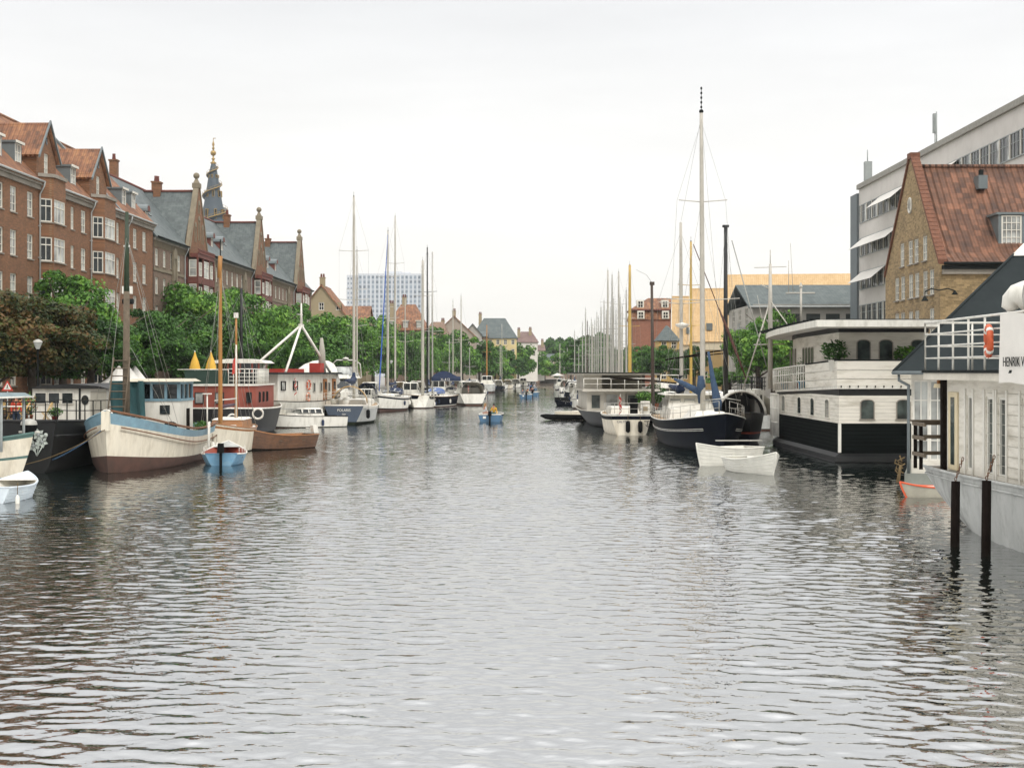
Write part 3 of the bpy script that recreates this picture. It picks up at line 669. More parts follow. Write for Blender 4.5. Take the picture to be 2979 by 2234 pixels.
# hotel tower
DH = 900.; hx0, hx1 = X(1042, DH), X(1226, DH)
HT = thing('hotel_tower', 'tall pale hotel slab with columns of blue windows on the skyline', 'building', (hx0, DH, 0))
pale = M('pale_cladding', 'c6cacf', .5, .04, .1); bluew = glassmat('blue_hotel_glass', '7d8994', .1, .4, .3)
hw = hx1 - hx0; ht = Z(796, DH); spand = M('blue_spandrel', 'a9b0b8', .4, .05, .2)
mb = MB(pale); mb.box(0, hw, 0, 16, QZ, ht); mb.box(hw * .4, hw * .68, 3, 12, ht + .01, Z(789, DH)); mb.box(hw * .69, hw * .82, 3, 10, ht + .01, Z(792, DH))
xl = X(1006, DH) - hx0; mb.box(xl, -.02, 5, 14, QZ, ht - .6); mb.build('wall', HT)
nf = 19; nc = 15
for i in range(nc):
    mb = MB(bluew); x = (i + .5) * hw / nc; mb.box(x - .8, x + .8, -.03, -.005, 6, ht - 1.2, spand)
    for k in range(nf):
        z = ht - 3.2 - k * 3.05
        mb.box(x - .75, x + .75, -.1, -.031, z, z + 1.7)
    mb.build('window_column', HT)
mb = MB(pale)
for i in range(4):
    x = xl - (i + .5) * xl / 4
    for k in range(nf): mb.box(x - .4, x + .4, 4.9, 4.985, ht - 3.6 - k * 3.05, ht - 2.2 - k * 3.05, bluew)
mb.build('side_windows', HT)
# brick road bridge at the far end
BR = thing('canal_bridge', 'low brown brick bridge closing the far end of the canal', 'bridge', (0, 552, 0))
mb = MB(brownb); x0, x1 = 7., 24.; za = 3.9
pl = [(x0, -1.5)]; 
arch = [(15.8 + 5.2 * math.cos(PI - PI * k / 12), .1 + 2.5 * math.sin(PI * k / 12)) for k in range(13)]
mb.prism([(x0, -1.5), (x0, 3.0), (15.8, za), (x1 + 4, 3.2), (x1 + 4, -1.5), (21.0, -1.5)] + arch[::-1] + [(10.6, -1.5)], 0, 9)
mb.build('arch', BR)
mb = MB(cast); 
for y in (0.1, 8.7):
    mb.tube([(x0, y, 4.0), (15.8, y, 4.9), (x1 + 4, y, 4.2)], .06, n=5)
    for k in range(24):
        x = x0 + .9 * k; z = (3.0 + (x - x0) / 8.8 * .9) if x < 15.8 else (3.9 - (x - 15.8) / 12.2 * .7); mb.box(x - .03, x + .03, y - .03, y + .03, z, z + 1.)
mb.build('railing', BR)
# ---------------------------------------------------------------- right bank buildings
tan = brick('tan_stone', 'a08862', '7a6748', '8f7f62', bw=.34, bh=.13, mott=.38)
rt_y = tiles('old_pantiles', '37261f', '65432f', '946449', ax='X', tw=.42, th=.52, relief=.22)
# tan gabled warehouse: gable looks over the canal, ridge runs across the picture
Dn, Df = 90., 103.2; xg = 27.1
T1 = thing('tan_warehouse', 'tan rendered warehouse with steep gable of arched white windows and red pantiled roof', 'building', (xg, Dn, 0))
ze = Z(768, 90) + .1; zr_ = Z(478, 96.5); dep = Df - Dn; wdt = 18.
wv = winmesh(.95, 1.6, 2, 3, white, gcurt, sill=cornice, edge=.07)
def slp(z): return 0 if z <= ze else (z - ze) / (zr_ + .35 - ze) * (dep / 2 - .35)
mb = MB(tan); wl = []
def gp(px): return Df - (lambda D: D)(xg * F_ / (px - CX_))          # local x on the gable: 0 is its far edge
for px_ in (2625, 2649, 2666, 2691): 
    D = xg * F_ / (px_ - CX_); wl.append((Df - D, Z(750, D) + .0, .95, 1.6, wv))
for px_ in (2610, 2627, 2650, 2668, 2692, 2711):
    D = xg * F_ / (px_ - CX_); wl.append((Df - D, Z(863, D) + .0, .95, 1.6, wv))
for px_ in (2610, 2627, 2650, 2668, 2711):
    D = xg * F_ / (px_ - CX_); wl.append((Df - D, Z(975, D) + .0, .95, 1.6, wv)); wl.append((Df - D, Z(975, D) - 2.6, .95, 1.6, wv))
zs_row = {}
wl = [(x, round({0: 11.75, 1: 9.45, 2: 6.95, 3: 4.3}[i], 3), a, c, d) for (x, z, a, c, d), i in zip(wl, [0] * 4 + [1] * 6 + [2, 3] * 5)]
face(mb, T1, (0, dep, 0), R(-90), dep, [QZ, ze, zr_ + .35], wl, tan, slp, lambda z: dep - slp(z), reveal=.09)
mb.poly([(0, 0, QZ), (wdt, 0, QZ), (wdt, 0, ze), (0, 0, ze)]); mb.poly([(wdt, 0, QZ), (wdt, dep, QZ), (wdt, dep, ze), (wdt, 0, ze)])
mb.poly([(wdt, dep, QZ), (0, dep, QZ), (0, dep, ze), (wdt, dep, ze)]); mb.poly([(wdt, 0, ze), (wdt, dep, ze), (wdt, dep / 2, zr_ - .3)])
mb.build('wall', T1)
for x, z, a, c, me in wl:       # brick arches over the windows, all in one even brown
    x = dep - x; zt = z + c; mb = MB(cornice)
    mb.prism([(x - .55, zt + .002), (x - .35, zt + .14), (x, zt + .2), (x + .35, zt + .14), (x + .55, zt + .002)], -.03, -.003, M('arch_brick', '7d6c52', .9), plane='yz')
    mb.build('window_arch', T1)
mb = MB(white); yy = dep / 2 + .1; zz = Z(600, 97)
mb.tube([(-.05, yy + .38 * math.cos(2 * PI * k / 16), zz + .5 * math.sin(2 * PI * k / 16)) for k in range(16)], .07, n=6, closed=True)
mb.poly([(-.02, yy + .36 * math.cos(-2 * PI * k / 16), zz + .48 * math.sin(-2 * PI * k / 16)) for k in range(16)], gcurt)
mb.box(-.06, -.025, yy - .03, yy + .03, zz - .45, zz + .45); mb.build('round_window', T1)
mb = MB(rt_y); rz = zr_ - .15
# roof with a slight bell-cast at the eaves
rows = lambda s_: [[(.45, dep / 2 + s_ * y, z), (wdt, dep / 2 + s_ * y, z)] for y, z in ((0, rz), (3.2, rz - (rz - ze) * .54), (5.6, rz - (rz - ze) * .9), (dep / 2 + .45, ze - .1))]
mb.grid(rows(-1), flip=True); mb.grid(rows(1)); mb.tube([(.45, dep / 2, rz), (wdt, dep / 2, rz)], .16, n=6)
mb.build('roof', T1)
mb = MB(M('tile_coping', '6a4431', .85, .35, 5, bump=.8))
for s_ in (-1, 1):
    for k in range(26):       # tile-capped gable parapet
        t0, t1 = k / 26, (k + .97) / 26; y0, y1 = [dep / 2 + s_ * (dep / 2 - slp(ze + (zr_ + .35 - ze) * t)) for t in (t0, t1)]
        z0, z1 = ze + (zr_ + .35 - ze) * t0, ze + (zr_ + .35 - ze) * t1
        mb.prism([(y0 - .02, z0 - .1), (y1, z1 - .1), (y1, z1 + .18), (y0, z0 + .22)][::s_], -.12, .46, plane='yz')
mb.box(-.15, .5, dep / 2 - .42, dep / 2 + .42, zr_ + .36, zr_ + .75)
mb.build('gable_coping', T1)
mb = MB(cornice); mb.box(.1, wdt, -.25, -.003, ze - .75, ze - .45); mb.box(.1, wdt, -.4, -.003, ze - .449, ze - .2, cast); mb.tube([(.1, -.5, ze - .1), (wdt, -.5, ze - .1)], .1, cast); mb.build('cornice', T1)
dx = X(2950, 92) - xg - .3
mb = MB(lead); mb.box(dx - .85, dx - .66, 1.6, 3.6, ze + 1.2, ze + 3.2); mb.box(dx + .66, dx + .85, 1.6, 3.6, ze + 1.2, ze + 3.2); mb.box(dx - 1., dx + 1., 1.5, 3.9, ze + 3.201, ze + 3.34); mb.box(dx - .66, dx + .66, 1.9, 3.6, ze + 1.2, ze + 3.2)
o = mb.build('dormer', T1); put('window', winmesh(1.3, 1.9, 4, 4, white, gcurt), o, (dx, 1.62, ze + 1.25))
mb = MB(lead); xv = X(2869, 94) - xg; mb.box(xv - .3, xv + .3, 4.6, 5.6, zr_ - 1.9, zr_ - 1.0); mb.box(xv - .12, xv + .12, 4.9, 5.2, zr_ - 1.5, zr_ - .6, cast); mb.build('roof_vent', T1)
LP = thing('wall_lamp', 'twin ornate iron lamp on the corner of the tan warehouse', 'lamp', (xg - .1, Dn - .1, Z(845, 90)))
mb = MB(cast); mb.tube([(-.9, 0, -.1), (-.5, 0, .1), (0, 0, 0), (.5, -.2, .1), (.9, -.3, -.05)], .04); mb.tube([(-.9, 0, -.1), (-.9, 0, -.35)], .03); mb.build('bracket', LP)
mb = MB(cast); mb.lathe([(.03, 0), (.22, -.3), (.24, -.32)], (-.9, 0, -.35), n=10); mb.build('lamp_shade', LP)
mb = MB(cast); mb.lathe([(.03, 0), (.2, -.25), (.22, -.27)], (.9, -.3, -.02), n=10); mb.build('lamp_shade', LP)

# modern glass and panel office block
OB = thing('office_block', 'tall modern office block with pale panels, ribbon windows and white awnings', 'building', (40.5, 110, 0))
panel = M('pale_panel', 'c6c1ba', .6, .06, .4, dirt='9c958d', damt=.3); dkgrey = M('ribbed_grey', '5f676a', .6, .08, 2); steelw = M('window_bars', '8d9290', .5, .1, 2)
oL = X(2510, 160.); o_y1 = 56.; ztop = 4.5 + 540 * 162 / F_
zt = ztop; sh = 3.86
mb = MB(panel)
mb.box(.0, 14, 0, o_y1, QZ, zt); mb.build('wall', OB)
mb = MB(dkgrey); mb.box(-.25, 14.2, o_y1 + .01, o_y1 + 3.2, QZ, zt - .4); mb.build('stair_tower', OB); mb = MB(dkgrey); mb.box(-.28, 13, -6, -.01, QZ, zt + 2.2)
for k in range(24): mb.box(-.33, -.281, -5.9 + k * .25, -5.8 + k * .25, QZ, zt + 2.2)
mb.build('stair_tower', OB)
mb = MB(dkgrey); mb.box(-.3, 14, 0, o_y1, zt + .001, zt + .55, M('roof_edge', '8d8a82', .8, .2, 3)); mb.build('roof', OB)
for k in range(6):
    z1 = zt - 2.0 - k * sh; z0 = z1 - 1.95
    if z0 < QZ: break
    mb = MB(gdark); mb.box(-.05, -.012, .4, o_y1 - .4, z0, z1); rb = mb.build('ribbon_window', OB)
    mb = MB(steelw); y = .4; i = 0
    while y < o_y1 - .3:
        mb.box(-.14 if i % 3 == 0 else -.1, -.051, y, y + (.16 if i % 3 == 0 else .07), z0, z1, white if i % 3 == 0 else steelw); y += .82; i += 1
    mb.box(-.11, -.052, .3, o_y1 - .3, z0 - .09, z0 - .001); mb.box(-.11, -.052, .3, o_y1 - .3, z1 + .001, z1 + .09); mb.box(-.09, -.053, .4, o_y1 - .4, z0 + 1.15, z0 + 1.2)
    mb.build('glazing_bars', rb)
    mb = MB(gcurt); random.seed(40 + k)
    for q in range(22): y = .6 + q * 2.46; 
    for q in range(22):
        if random.random() < .5: y = .6 + q * 2.46; mb.box(-.07, -.0525, y, y + .66, z0 + .02, z1 - .02)
    mb.build('pane', rb)
awn = M('awning_cloth', 'd8d4cc', .8, .06, 1)
for i, (ya, yb, k) in enumerate(((19, 27, 0), (36, 46, 0), (38, 54, 1), (44, 54.5, 2))):
    z1 = zt - 2.0 - k * sh; mb = MB(awn); mb.slab((-.15, yb, z1), (-1.7, yb, z1 - 1.3), (-1.7, ya, z1 - 1.3), (-.15, ya, z1), .03)
    mb.build('awning', OB)
mb = MB(steelw); mb.box(.5, 1.3, o_y1 - 1, o_y1 - .2, zt + .551, zt + 3.2); mb.tube([(.9, o_y1 - .4, zt + 3.2), (.9, o_y1 - .4, zt + 4.6)], .06); mb.build('roof_box', OB)
mb = MB(steelw); yb = 29.; mb.tube([(1, yb, zt + .5), (1, yb, zt + 4.2)], .06); mb.box(.8, 1.1, yb + .3, yb + .7, zt + 2.2, zt + 4.1); mb.tube([(1, yb + .5, zt + .5), (1, yb + .5, zt + 2.2)], .06); mb.build('antenna', OB)

# grey shed with dark roof
gD0, gD1 = 177., 197.; gx = 30.; gx1 = 46.
GS = thing('grey_building', 'grey rendered hall with a dark slate roof and dark shuttered windows', 'building', (gx, gD0, 0))
gw_, gd_ = 26., gD1 - gD0; gze = Z(885, 177); gzr = Z(829, 187)
mb = MB(greyr); T = wmat((0, gd_, 0), R(-90)); sl = lambda z: 0 if z <= gze else (z - gze) / (gzr - gze) * gd_ / 2
gwin = winmesh(2.4, 3.6, 4, 5, white, gdark, bar=.06)
wl = [(x, z, 2.4, 3.6, gwin) for x in (4.5, 9.8, 15.1) for z in (8.6, 3.6)]
wl = [(x, 9.0 if z > 5 else 3.4, 2.4, 3.6 if z > 5 else 3.6, gwin) for x, z, _, _, _ in wl]
face(mb, GS, (0, gd_, 0), R(-90), gd_, [QZ, gze, gzr], wl, greyr, sl, lambda z: gd_ - sl(z), reveal=.12)
shut = M('dark_shutter', '3b413f', .6, .2, 2)
fw = []
for px_ in (2307, 2366, 2423, 2481, 2539): 
    xx = X(px_, gD0) - gx; fw.append((xx, 10.1, 1.75, 1.55, None)); fw.append((xx, 5.6, 1.75, 1.55, None))
face(mb, GS, (0, 0, 0), 0, gw_, [QZ, gze], fw, greyr, reveal=.2)
mb.poly([(gw_, gd_, QZ), (0, gd_, QZ), (0, gd_, gze), (gw_, gd_, gze)]); mb.poly([(gw_, 0, QZ), (gw_, gd_, QZ), (gw_, gd_, gze), (gw_, 0, gze)]); mb.build('wall', GS)
for x, z, a, c, _ in fw:
    mb = MB(shut); mb.box(x - a / 2, x + a / 2, .12, .18, z, z + c)
    for k in range(8): mb.box(x - a / 2, x + a / 2, .09, .119, z + .05 + k * .19, z + .13 + k * .19)
    mb.build('shutter', GS)
mb = MB(darkslate); ov = .6; zl = gze - .35
mb.slab((-ov, -ov, zl), (gw_, -ov, zl), (gw_, gd_ / 2, gzr), (-ov, gd_ / 2, gzr), .2); mb.slab((gw_, gd_ + ov, zl), (-ov, gd_ + ov, zl), (-ov, gd_ / 2, gzr), (gw_, gd_ / 2, gzr), .2); mb.build('roof', GS)
mb = MB(zinc); mb.tube([(-ov, -ov - .1, zl), (gw_, -ov - .1, zl)], .12); mb.build('gutter', GS)
mb = MB(steelw); y0 = 3.2   # escape stair on the gable
for k in range(14): mb.box(-1.2, -.05, y0 + .3 * (k % 2), y0 + .9 + .3 * (k % 2), 2.2 + k * .6, 2.26 + k * .6)
for y in (y0, y0 + 1.2): mb.tube([(-1.2, y, QZ), (-1.2, y, 10.6)], .05); mb.tube([(-.1, y, QZ), (-.1, y, 10.6)], .05)
mb.build('escape_stair', GS)

# three yellow roofed warehouses, one behind the other
yroof = tiles('yellow_tiles', 'b39468', 'bd9e72', 'c7aa80', tw=.3, th=.35, relief=.05); ochre = M('ochre_render', '9c8458', .9, .12, .8, dirt='8a7248'); palewall = M('limewash_band', 'c9bfa8', .9, .08, 1)
def ywh(lbl, x0, D0_, D1_, zr2, ln, near):
    Y = thing('yellow_warehouse', lbl, 'building', (x0, D0_, 0), -R(7.6), 'yellow roofed warehouses end-on to the quay'); d = D1_ - D0_; ze_ = 9.6
    s2 = lambda z: 0 if z <= ze_ else (z - ze_) / (zr2 - ze_) * d / 2
    mb = MB(ochre); wv2 = winmesh(1.1, 1.5, 2, 2, white, gdark, bar=.08)
    wl = [(x, z, 1.1, 1.5, wv2) for x in (2.6, d / 2, d - 2.6) for z in (3.0, 6.6)]
    face(mb, Y, (0, d, 0), R(-90), d, [QZ, ze_, zr2 - .1], wl, ochre, s2, lambda z: d - s2(z))
    wl = [(2.2 + 3.6 * i, z, 1.1, 1.5, wv2) for i in range(int(ln / 3.7)) for z in (3.0, 6.4)]
    face(mb, Y, (0, 0, 0), 0, ln, [QZ, ze_], wl, ochre)
    mb.poly([(ln, d, QZ), (0, d, QZ), (0, d, ze_), (ln, d, ze_)]); mb.poly([(ln, 0, QZ), (ln, d, QZ), (ln, d, ze_), (ln, 0, ze_)]); mb.poly([(ln, 0, ze_), (ln, d, ze_), (ln, d / 2, zr2 - .1)])
    mb.box(-.06, ln, -.12, -.01, ze_ - 1.5, ze_ - .1, palewall); mb.build('wall', Y)
    mb = MB(yroof); mb.slab((-.3, -.4, ze_ - .1), (ln, -.4, ze_ - .1), (ln, d / 2, zr2), (-.3, d / 2, zr2), .2); mb.slab((ln, d + .4, ze_ - .1), (-.3, d + .4, ze_ - .1), (-.3, d / 2, zr2), (ln, d / 2, zr2), .2)
    mb.build('roof', Y); mb = MB(white); mb.prism([(-.45, ze_ - .3), (d / 2, zr2 - .15), (d / 2, zr2 + .12), (-.45, ze_ - .02)], -.42, -.302, plane='yz'); mb.build('barge_board', Y)
    for k in range(near):
        mb = MB(lead); xx = 3 + 7 * k; yk = 1.2 + (k % 2) * 1.5; zk = ze_ + (zr2 - ze_) * yk / (d / 2); mb.box(xx - .5, xx + .5, yk - .5, yk + 1.4, zk, zk + 1.2); mb.build('dormer', Y)
    return Y
ywh('yellow tiled warehouse roof rising behind the grey hall', X(2117, 210), 210, 228, Z(799, 219), 34, 0)
ywh('yellow tiled warehouse behind the tall navy ketch mast, middle of the three roofs', X(2012, 241), 241, 253, Z(839, 247), 26, 1)
ywh('farthest and leftmost yellow tiled roof, beside the red brick mansard block', X(1958, 270), 270, 281, Z(861, 275), 24, 1)
house('yellow_house', 'small ochre house with hipped grey roof before the brick mansard block', X(1917, 262), X(1975, 262), 262, 269, 10.4, 13., 'x', M('warm_ochre', 'c4a464', .9, .08, .8), darkslate, front=(2, (3, 6, 8.6)), side=('L', 2, (3, 6)), hip=2)
# red brick mansard block
RB = thing('mansard_block', 'brown brick block with an orange double mansard roof and white windows', 'building', (X(1842, 300), 300, 0))
w_ = X(1975, 300) - X(1842, 300) + 3; zz0 = Z(930, 300); zz1 = Z(903, 300); zz2 = Z(868, 305); mw = winmesh(1.1, 1.7, 2, 3, white, gcurt, bar=.08, edge=.12)
mansb = brick('mansard_brick', '96604a', '7f4e3c', '8f7464'); mb = MB(mansb); wl = [(x, z, 1.1, 1.7, mw) for x in (1.6, 6.8) for z in (zz0 - 3, zz0 - 6.2, zz0 - 9.4, zz0 - 12.6)]
face(mb, RB, (0, 0, 0), 0, w_, [QZ, zz0], wl, mansb); mb.poly([(0, 14, QZ), (0, 0, QZ), (0, 0, zz0), (0, 14, zz0)]); mb.poly([(w_, 0, QZ), (w_, 14, QZ), (w_, 14, zz0), (w_, 0, zz0)]); mb.build('wall', RB)
mb = MB(orange_t); mb.taper((-.3, w_ + .3, -.3, 14.3), (.2, w_ - .2, .6, 13.6), zz0, zz1); mb.taper((-.4, w_ + .4, -.1, 14.), (3.6, w_ - 1, 4.5, 9), zz1 + .25, zz2); mb.box(-.4, w_ + .4, -.1, 14, zz1 + .001, zz1 + .24, timber); mb.build('roof', RB)
for x in (1.6, 6.8):
    for y, z in ((-.35, zz0 + .15), (.55, zz1 + .5)):
        mb = MB(white); mb.box(x - .75, x + .75, y, y + 2.2, z, z + 1.7); o = mb.build('dormer', RB); put('window', winmesh(1.1, 1.4, 2, 2, white, gdark, bar=.1, edge=.1), o, (x, y - .05, z + .1))

# ---------------------------------------------------------------- trees
def leafmat(key, cols, trans=.15):
    if key in MATS: return MATS[key]
    m, nt, b = newmat(key); L = nt.links
    geo = N(nt, 'ShaderNodeNewGeometry'); tc = N(nt, 'ShaderNodeTexCoord'); oi = N(nt, 'ShaderNodeObjectInfo')
    n = N(nt, 'ShaderNodeTexNoise', i_Scale=.45, i_Detail=3.); L.new(tc.outputs['Object'], n.inputs['Vector'])
    a = N(nt, 'ShaderNodeMath', operation='MULTIPLY_ADD'); L.new(geo.outputs['Random Per Island'], a.inputs[0]); a.inputs[1].default_value = .45
    mr = N(nt, 'ShaderNodeMapRange'); mr.inputs['From Min'].default_value = .35; mr.inputs['From Max'].default_value = .65; mr.inputs['To Max'].default_value = .45; L.new(n.outputs[0], mr.inputs[0]); L.new(mr.outputs[0], a.inputs[2])
    a2 = N(nt, 'ShaderNodeMath', operation='MULTIPLY_ADD'); L.new(oi.outputs['Random'], a2.inputs[0]); a2.inputs[1].default_value = .12; L.new(a.outputs[0], a2.inputs[2])
    cr = N(nt, 'ShaderNodeValToRGB'); e = cr.color_ramp.elements; e[0].color = (*lin(cols[0]), 1); e[1].color = (*lin(cols[-1]), 1)
    for i, c in enumerate(cols[1:-1]): k = e.new((i + 1) / (len(cols) - 1)); k.color = (*lin(c), 1)
    L.new(a2.outputs[0], cr.inputs[0]); L.new(cr.outputs[0], b.inputs['Base Color']); b.inputs['Roughness'].default_value = .55; b.inputs['Specular IOR Level'].default_value = .3
    tr = N(nt, 'ShaderNodeBsdfTranslucent'); L.new(cr.outputs[0], tr.inputs[0]); mx = N(nt, 'ShaderNodeMixShader'); mx.inputs[0].default_value = trans
    out = [q for q in nt.nodes if q.type == 'OUTPUT_MATERIAL'][0]; L.new(b.outputs[0], mx.inputs[1]); L.new(tr.outputs[0], mx.inputs[2]); L.new(mx.outputs[0], out.inputs[0])
    MATS[key] = m; return m
lf_green = leafmat('lime_leaves', ['1b3512', '3b6224', '608c32', '8fb04e'])
lf_dark = leafmat('deep_green_leaves', ['13280f', '2a4a1c', '47712a', '688c3c'])
lf_rust = leafmat('turning_leaves', ['16260f', '2a3c18', '48481f', '6b4c2a', '44602a'])
bark = M('bark', '4d453b', .95, .3, 4, bump=.8)
def crownmesh(name, seed, rx, rz, nclump, nleaf, ls, mat, droop=.25, cen=0.):
    rnd = random.Random(seed); mb = MB(mat); V, Fc = mb.v, mb.f
    cl = []
    for _ in range(nclump):
        u = rnd.random() * 2 * PI; ph = math.asin(rnd.uniform(-.75, 1)); rr = rnd.random() ** .4
        k = .82 + .22 * math.sin(u * 3 + seed) * math.cos(ph * 2 + seed)
        cl.append((Vector((rx * rr * k * math.cos(ph) * math.cos(u), rx * rr * k * math.cos(ph) * math.sin(u), rz * rr * k * math.sin(ph) + cen)), rnd.uniform(.55, 1.25) * rx * .24))
    for c, r in cl:
        for _ in range(nleaf):
            u = rnd.random() * 2 * PI; sp_ = rnd.uniform(-.5, 1); q = math.sqrt(max(0, 1 - sp_ * sp_)); rr = r * rnd.uniform(.65, 1.08)
            n = Vector((q * math.cos(u), q * math.sin(u), sp_)); p = c + Vector((n.x * rr * 1.15, n.y * rr * 1.15, n.z * rr * .72))
            n = (n + Vector((rnd.uniform(-.7, .7), rnd.uniform(-.7, .7), rnd.uniform(-.2, .8)))).normalized()
            a = n.cross(Vector((rnd.uniform(-1, 1), rnd.uniform(-1, 1), rnd.uniform(-1, 1)))); a.normalize(); b_ = n.cross(a); s = ls * rnd.uniform(.6, 1.3)
            i = len(V); V.extend([p - a * s * .5, p + b_ * s * .32, p + a * s * .55 - n * s * droop, p - b_ * s * .32]); Fc.append([i, i + 1, i + 2, i + 3])
    mb.mi = [0] * len(Fc); mb.sm = [False] * len(Fc); mb._m(mat)
    return mb.mesh(name)
def trunkmesh(seed, h, rx, r=.28):
    rnd = random.Random(seed); mb = MB(bark)
    mb.tube([(0, 0, -.1), (.05, 0, h * .25), (-.08, .1, h * .55), (0, .05, h * .95)], [r * 1.25, r, r * .75, r * .25], n=9)
    for k in range(9):
        z = h * (.32 + .055 * k); a = k * 2.4 + rnd.random(); l = rx * rnd.uniform(.5, .85)
        mb.tube([(0, 0, z), (l * .45 * math.cos(a), l * .45 * math.sin(a), z + l * .3), (l * math.cos(a), l * math.sin(a), z + l * .75)], [r * .4, r * .25, r * .07], n=5)
    return mb.mesh('trunk')
CR = {}
def crown(kind, v):
    k = (kind, v)
    if k not in CR:
        mt = {'g': lf_green, 'd': lf_dark, 'r': lf_rust}[kind[0]]
        if kind.endswith('n'): CR[k] = crownmesh('crown', 10 * v + 3, 5., 4.2, 100, 210, .34, mt)
        elif kind.endswith('f'): CR[k] = crownmesh('crown', 10 * v + 5, 5., 4.4, 70, 90, .6, mt)
        else: CR[k] = crownmesh('crown', 10 * v + 1, 5., 4.2, 90, 140, .42, mt)
    return CR[k]
TK = [trunkmesh(i, 8.2, 4.5) for i in range(3)]
tcount = [0]
def tree(px, D, ytop, label, kind='g', rx=4.6, zbase=QZ, X_=None, crown_lo=3.6, group='trees along the left quay', name='street_tree', rz=None):
    x = X(px, D) if X_ is None else X_; zt = Z(ytop, D); i = tcount[0]; tcount[0] += 1
    t = thing(name, label, 'tree', (x, D, zbase), i * 1.7, group)
    hz = (zt - crown_lo) / 2; s = hz / 4.35
    put('crown', crown(kind, i % 3), t, (0, 0, (zt + crown_lo) / 2 - zbase), 0, (rx / 5., rx / 5., s))
    put('trunk', TK[i % 3], t, (0, 0, 0), 0, (1, 1, (zt - zbase) * .88 / 8.2)); return t
LT = [ # px, D, top y, kind, rx, label
 (-20, 84, 835, 'rn', 4.6, 'rust tinged chestnut tree at the left edge, nearest to the lamp post'),
 (95, 88, 840, 'rn', 4.4, 'chestnut tree turning brown above the black barge cabin'),
 (185, 101, 792, 'gn', 4.3, 'bright green leaning tree in front of the red brick bays'),
 (262, 93, 905, 'dn', 3.6, 'low dark green tree left of the green topped mast'),
 (330, 108, 930, 'gn', 3.0, 'small green tree just right of the green topped mast'),
 (432, 110, 900, 'dn', 3.6, 'dark green tree between the two taller green trees'),
 (560, 138, 812, 'gn', 4.8, 'tall round green tree under the first slate gable'),
 (500, 118, 880, 'dn', 3.9, 'dark full tree behind the drying net of the cream barge'),
 (690, 150, 836, 'gn', 4.6, 'green tree right of the tall wooden masts'),
 (635, 128, 900, 'dn', 4.0, 'dark tree between the two wooden masts'),
 (770, 160, 900, 'gn', 4.3, 'green tree behind the red houseboat wheelhouse'),
 (850, 185, 882, 'gn', 5.0, 'green tree behind the white A frame mast'),
 (930, 192, 905, 'g', 4.6, 'green tree right of the white A frame mast'),
 (905, 168, 940, 'd', 4.2, 'lower dark tree behind the white trawler mast legs'),
 (1010, 225, 908, 'g', 4.8, 'green tree left of the blue furled sail'),
 (1085, 246, 915, 'g', 4.8, 'green tree behind the tallest pale mast of the left bank'),
 (1150, 262, 948, 'd', 4.6, 'dark green tree behind the tan furled sail'),
 (1195, 280, 955, 'g', 4.8, 'green tree left of the thick white mast'),
 (1255, 300, 948, 'g', 4.6, 'green tree behind the black mast'),
 (1305, 318, 960, 'd', 4.8, 'dark green tree under the pink gable'),
 (1345, 338, 958, 'gf', 5, 'green tree right of the pink gable house'),
 (1395, 362, 985, 'df', 5, 'green tree below the narrow brick house'),
 (1440, 385, 1000, 'gf', 5, 'green tree below the yellow corner house'),
 (1480, 400, 1005, 'df', 5, 'dark tree below the hipped roof corner'),
 (1508, 425, 990, 'gf', 5, 'pointed green tree in front of the off white row house'),
 (1530, 450, 1016, 'df', 5, 'dark far tree before the off white row house'),
 (1558, 475, 1022, 'gf', 5.2, 'far green tree before the house with two chimneys'),
 (1585, 500, 1045, 'df', 5, 'low far green tree left of the bridge'),
]
for px_, D, yt, kd, rx, lb in LT: tree(px_, D, yt, lb, kd, rx * (1 if D < 150 else 1.15), crown_lo=2.8 if D < 150 else 1.9 if D < 250 else 1.0)
RT = [
 (1700, 330, 975, 'df', 5.5, 'tall dark tree behind the first pale masts of the right bank'),
 (1660, 420, 1000, 'gf', 6, 'distant green tree behind the right bank moorings'),
 (1745, 300, 1005, 'df', 5, 'dark tree hidden behind the mast cluster'),
 (1800, 280, 1010, 'df', 5, 'dark tree behind the right part of the mast cluster'),
 (1872, 255, 1000, 'g', 3.3, 'round green tree before the brick mansard block'),
 (1915, 245, 1003, 'd', 3.8, 'rounded green tree beside the dark bare mast'),
 (1975, 232, 1008, 'd', 2.2, 'narrow ivy green tree before the ochre wall'),
 (2020, 226, 1000, 'd', 1.8, 'slim tree against the middle ochre warehouse wall'),
 (2105, 200, 1065, 'g', 1.8, 'low bright shrubby tree beside the black mast'),
 (2205, 150, 925, 'g', 3.2, 'light green birch before the grey hall'),
 (2250, 158, 890, 'g', 2.6, 'taller birch behind the white houseboat mast'),
 (2120, 160, 1080, 'g', 2.4, 'low quay tree behind the navy ketch bow'),
]
for px_, D, yt, kd, rx, lb in RT: tree(px_, D, yt, lb, kd, rx * (1 if D < 150 else 1.15), crown_lo=2.6, group='trees on the right quay')
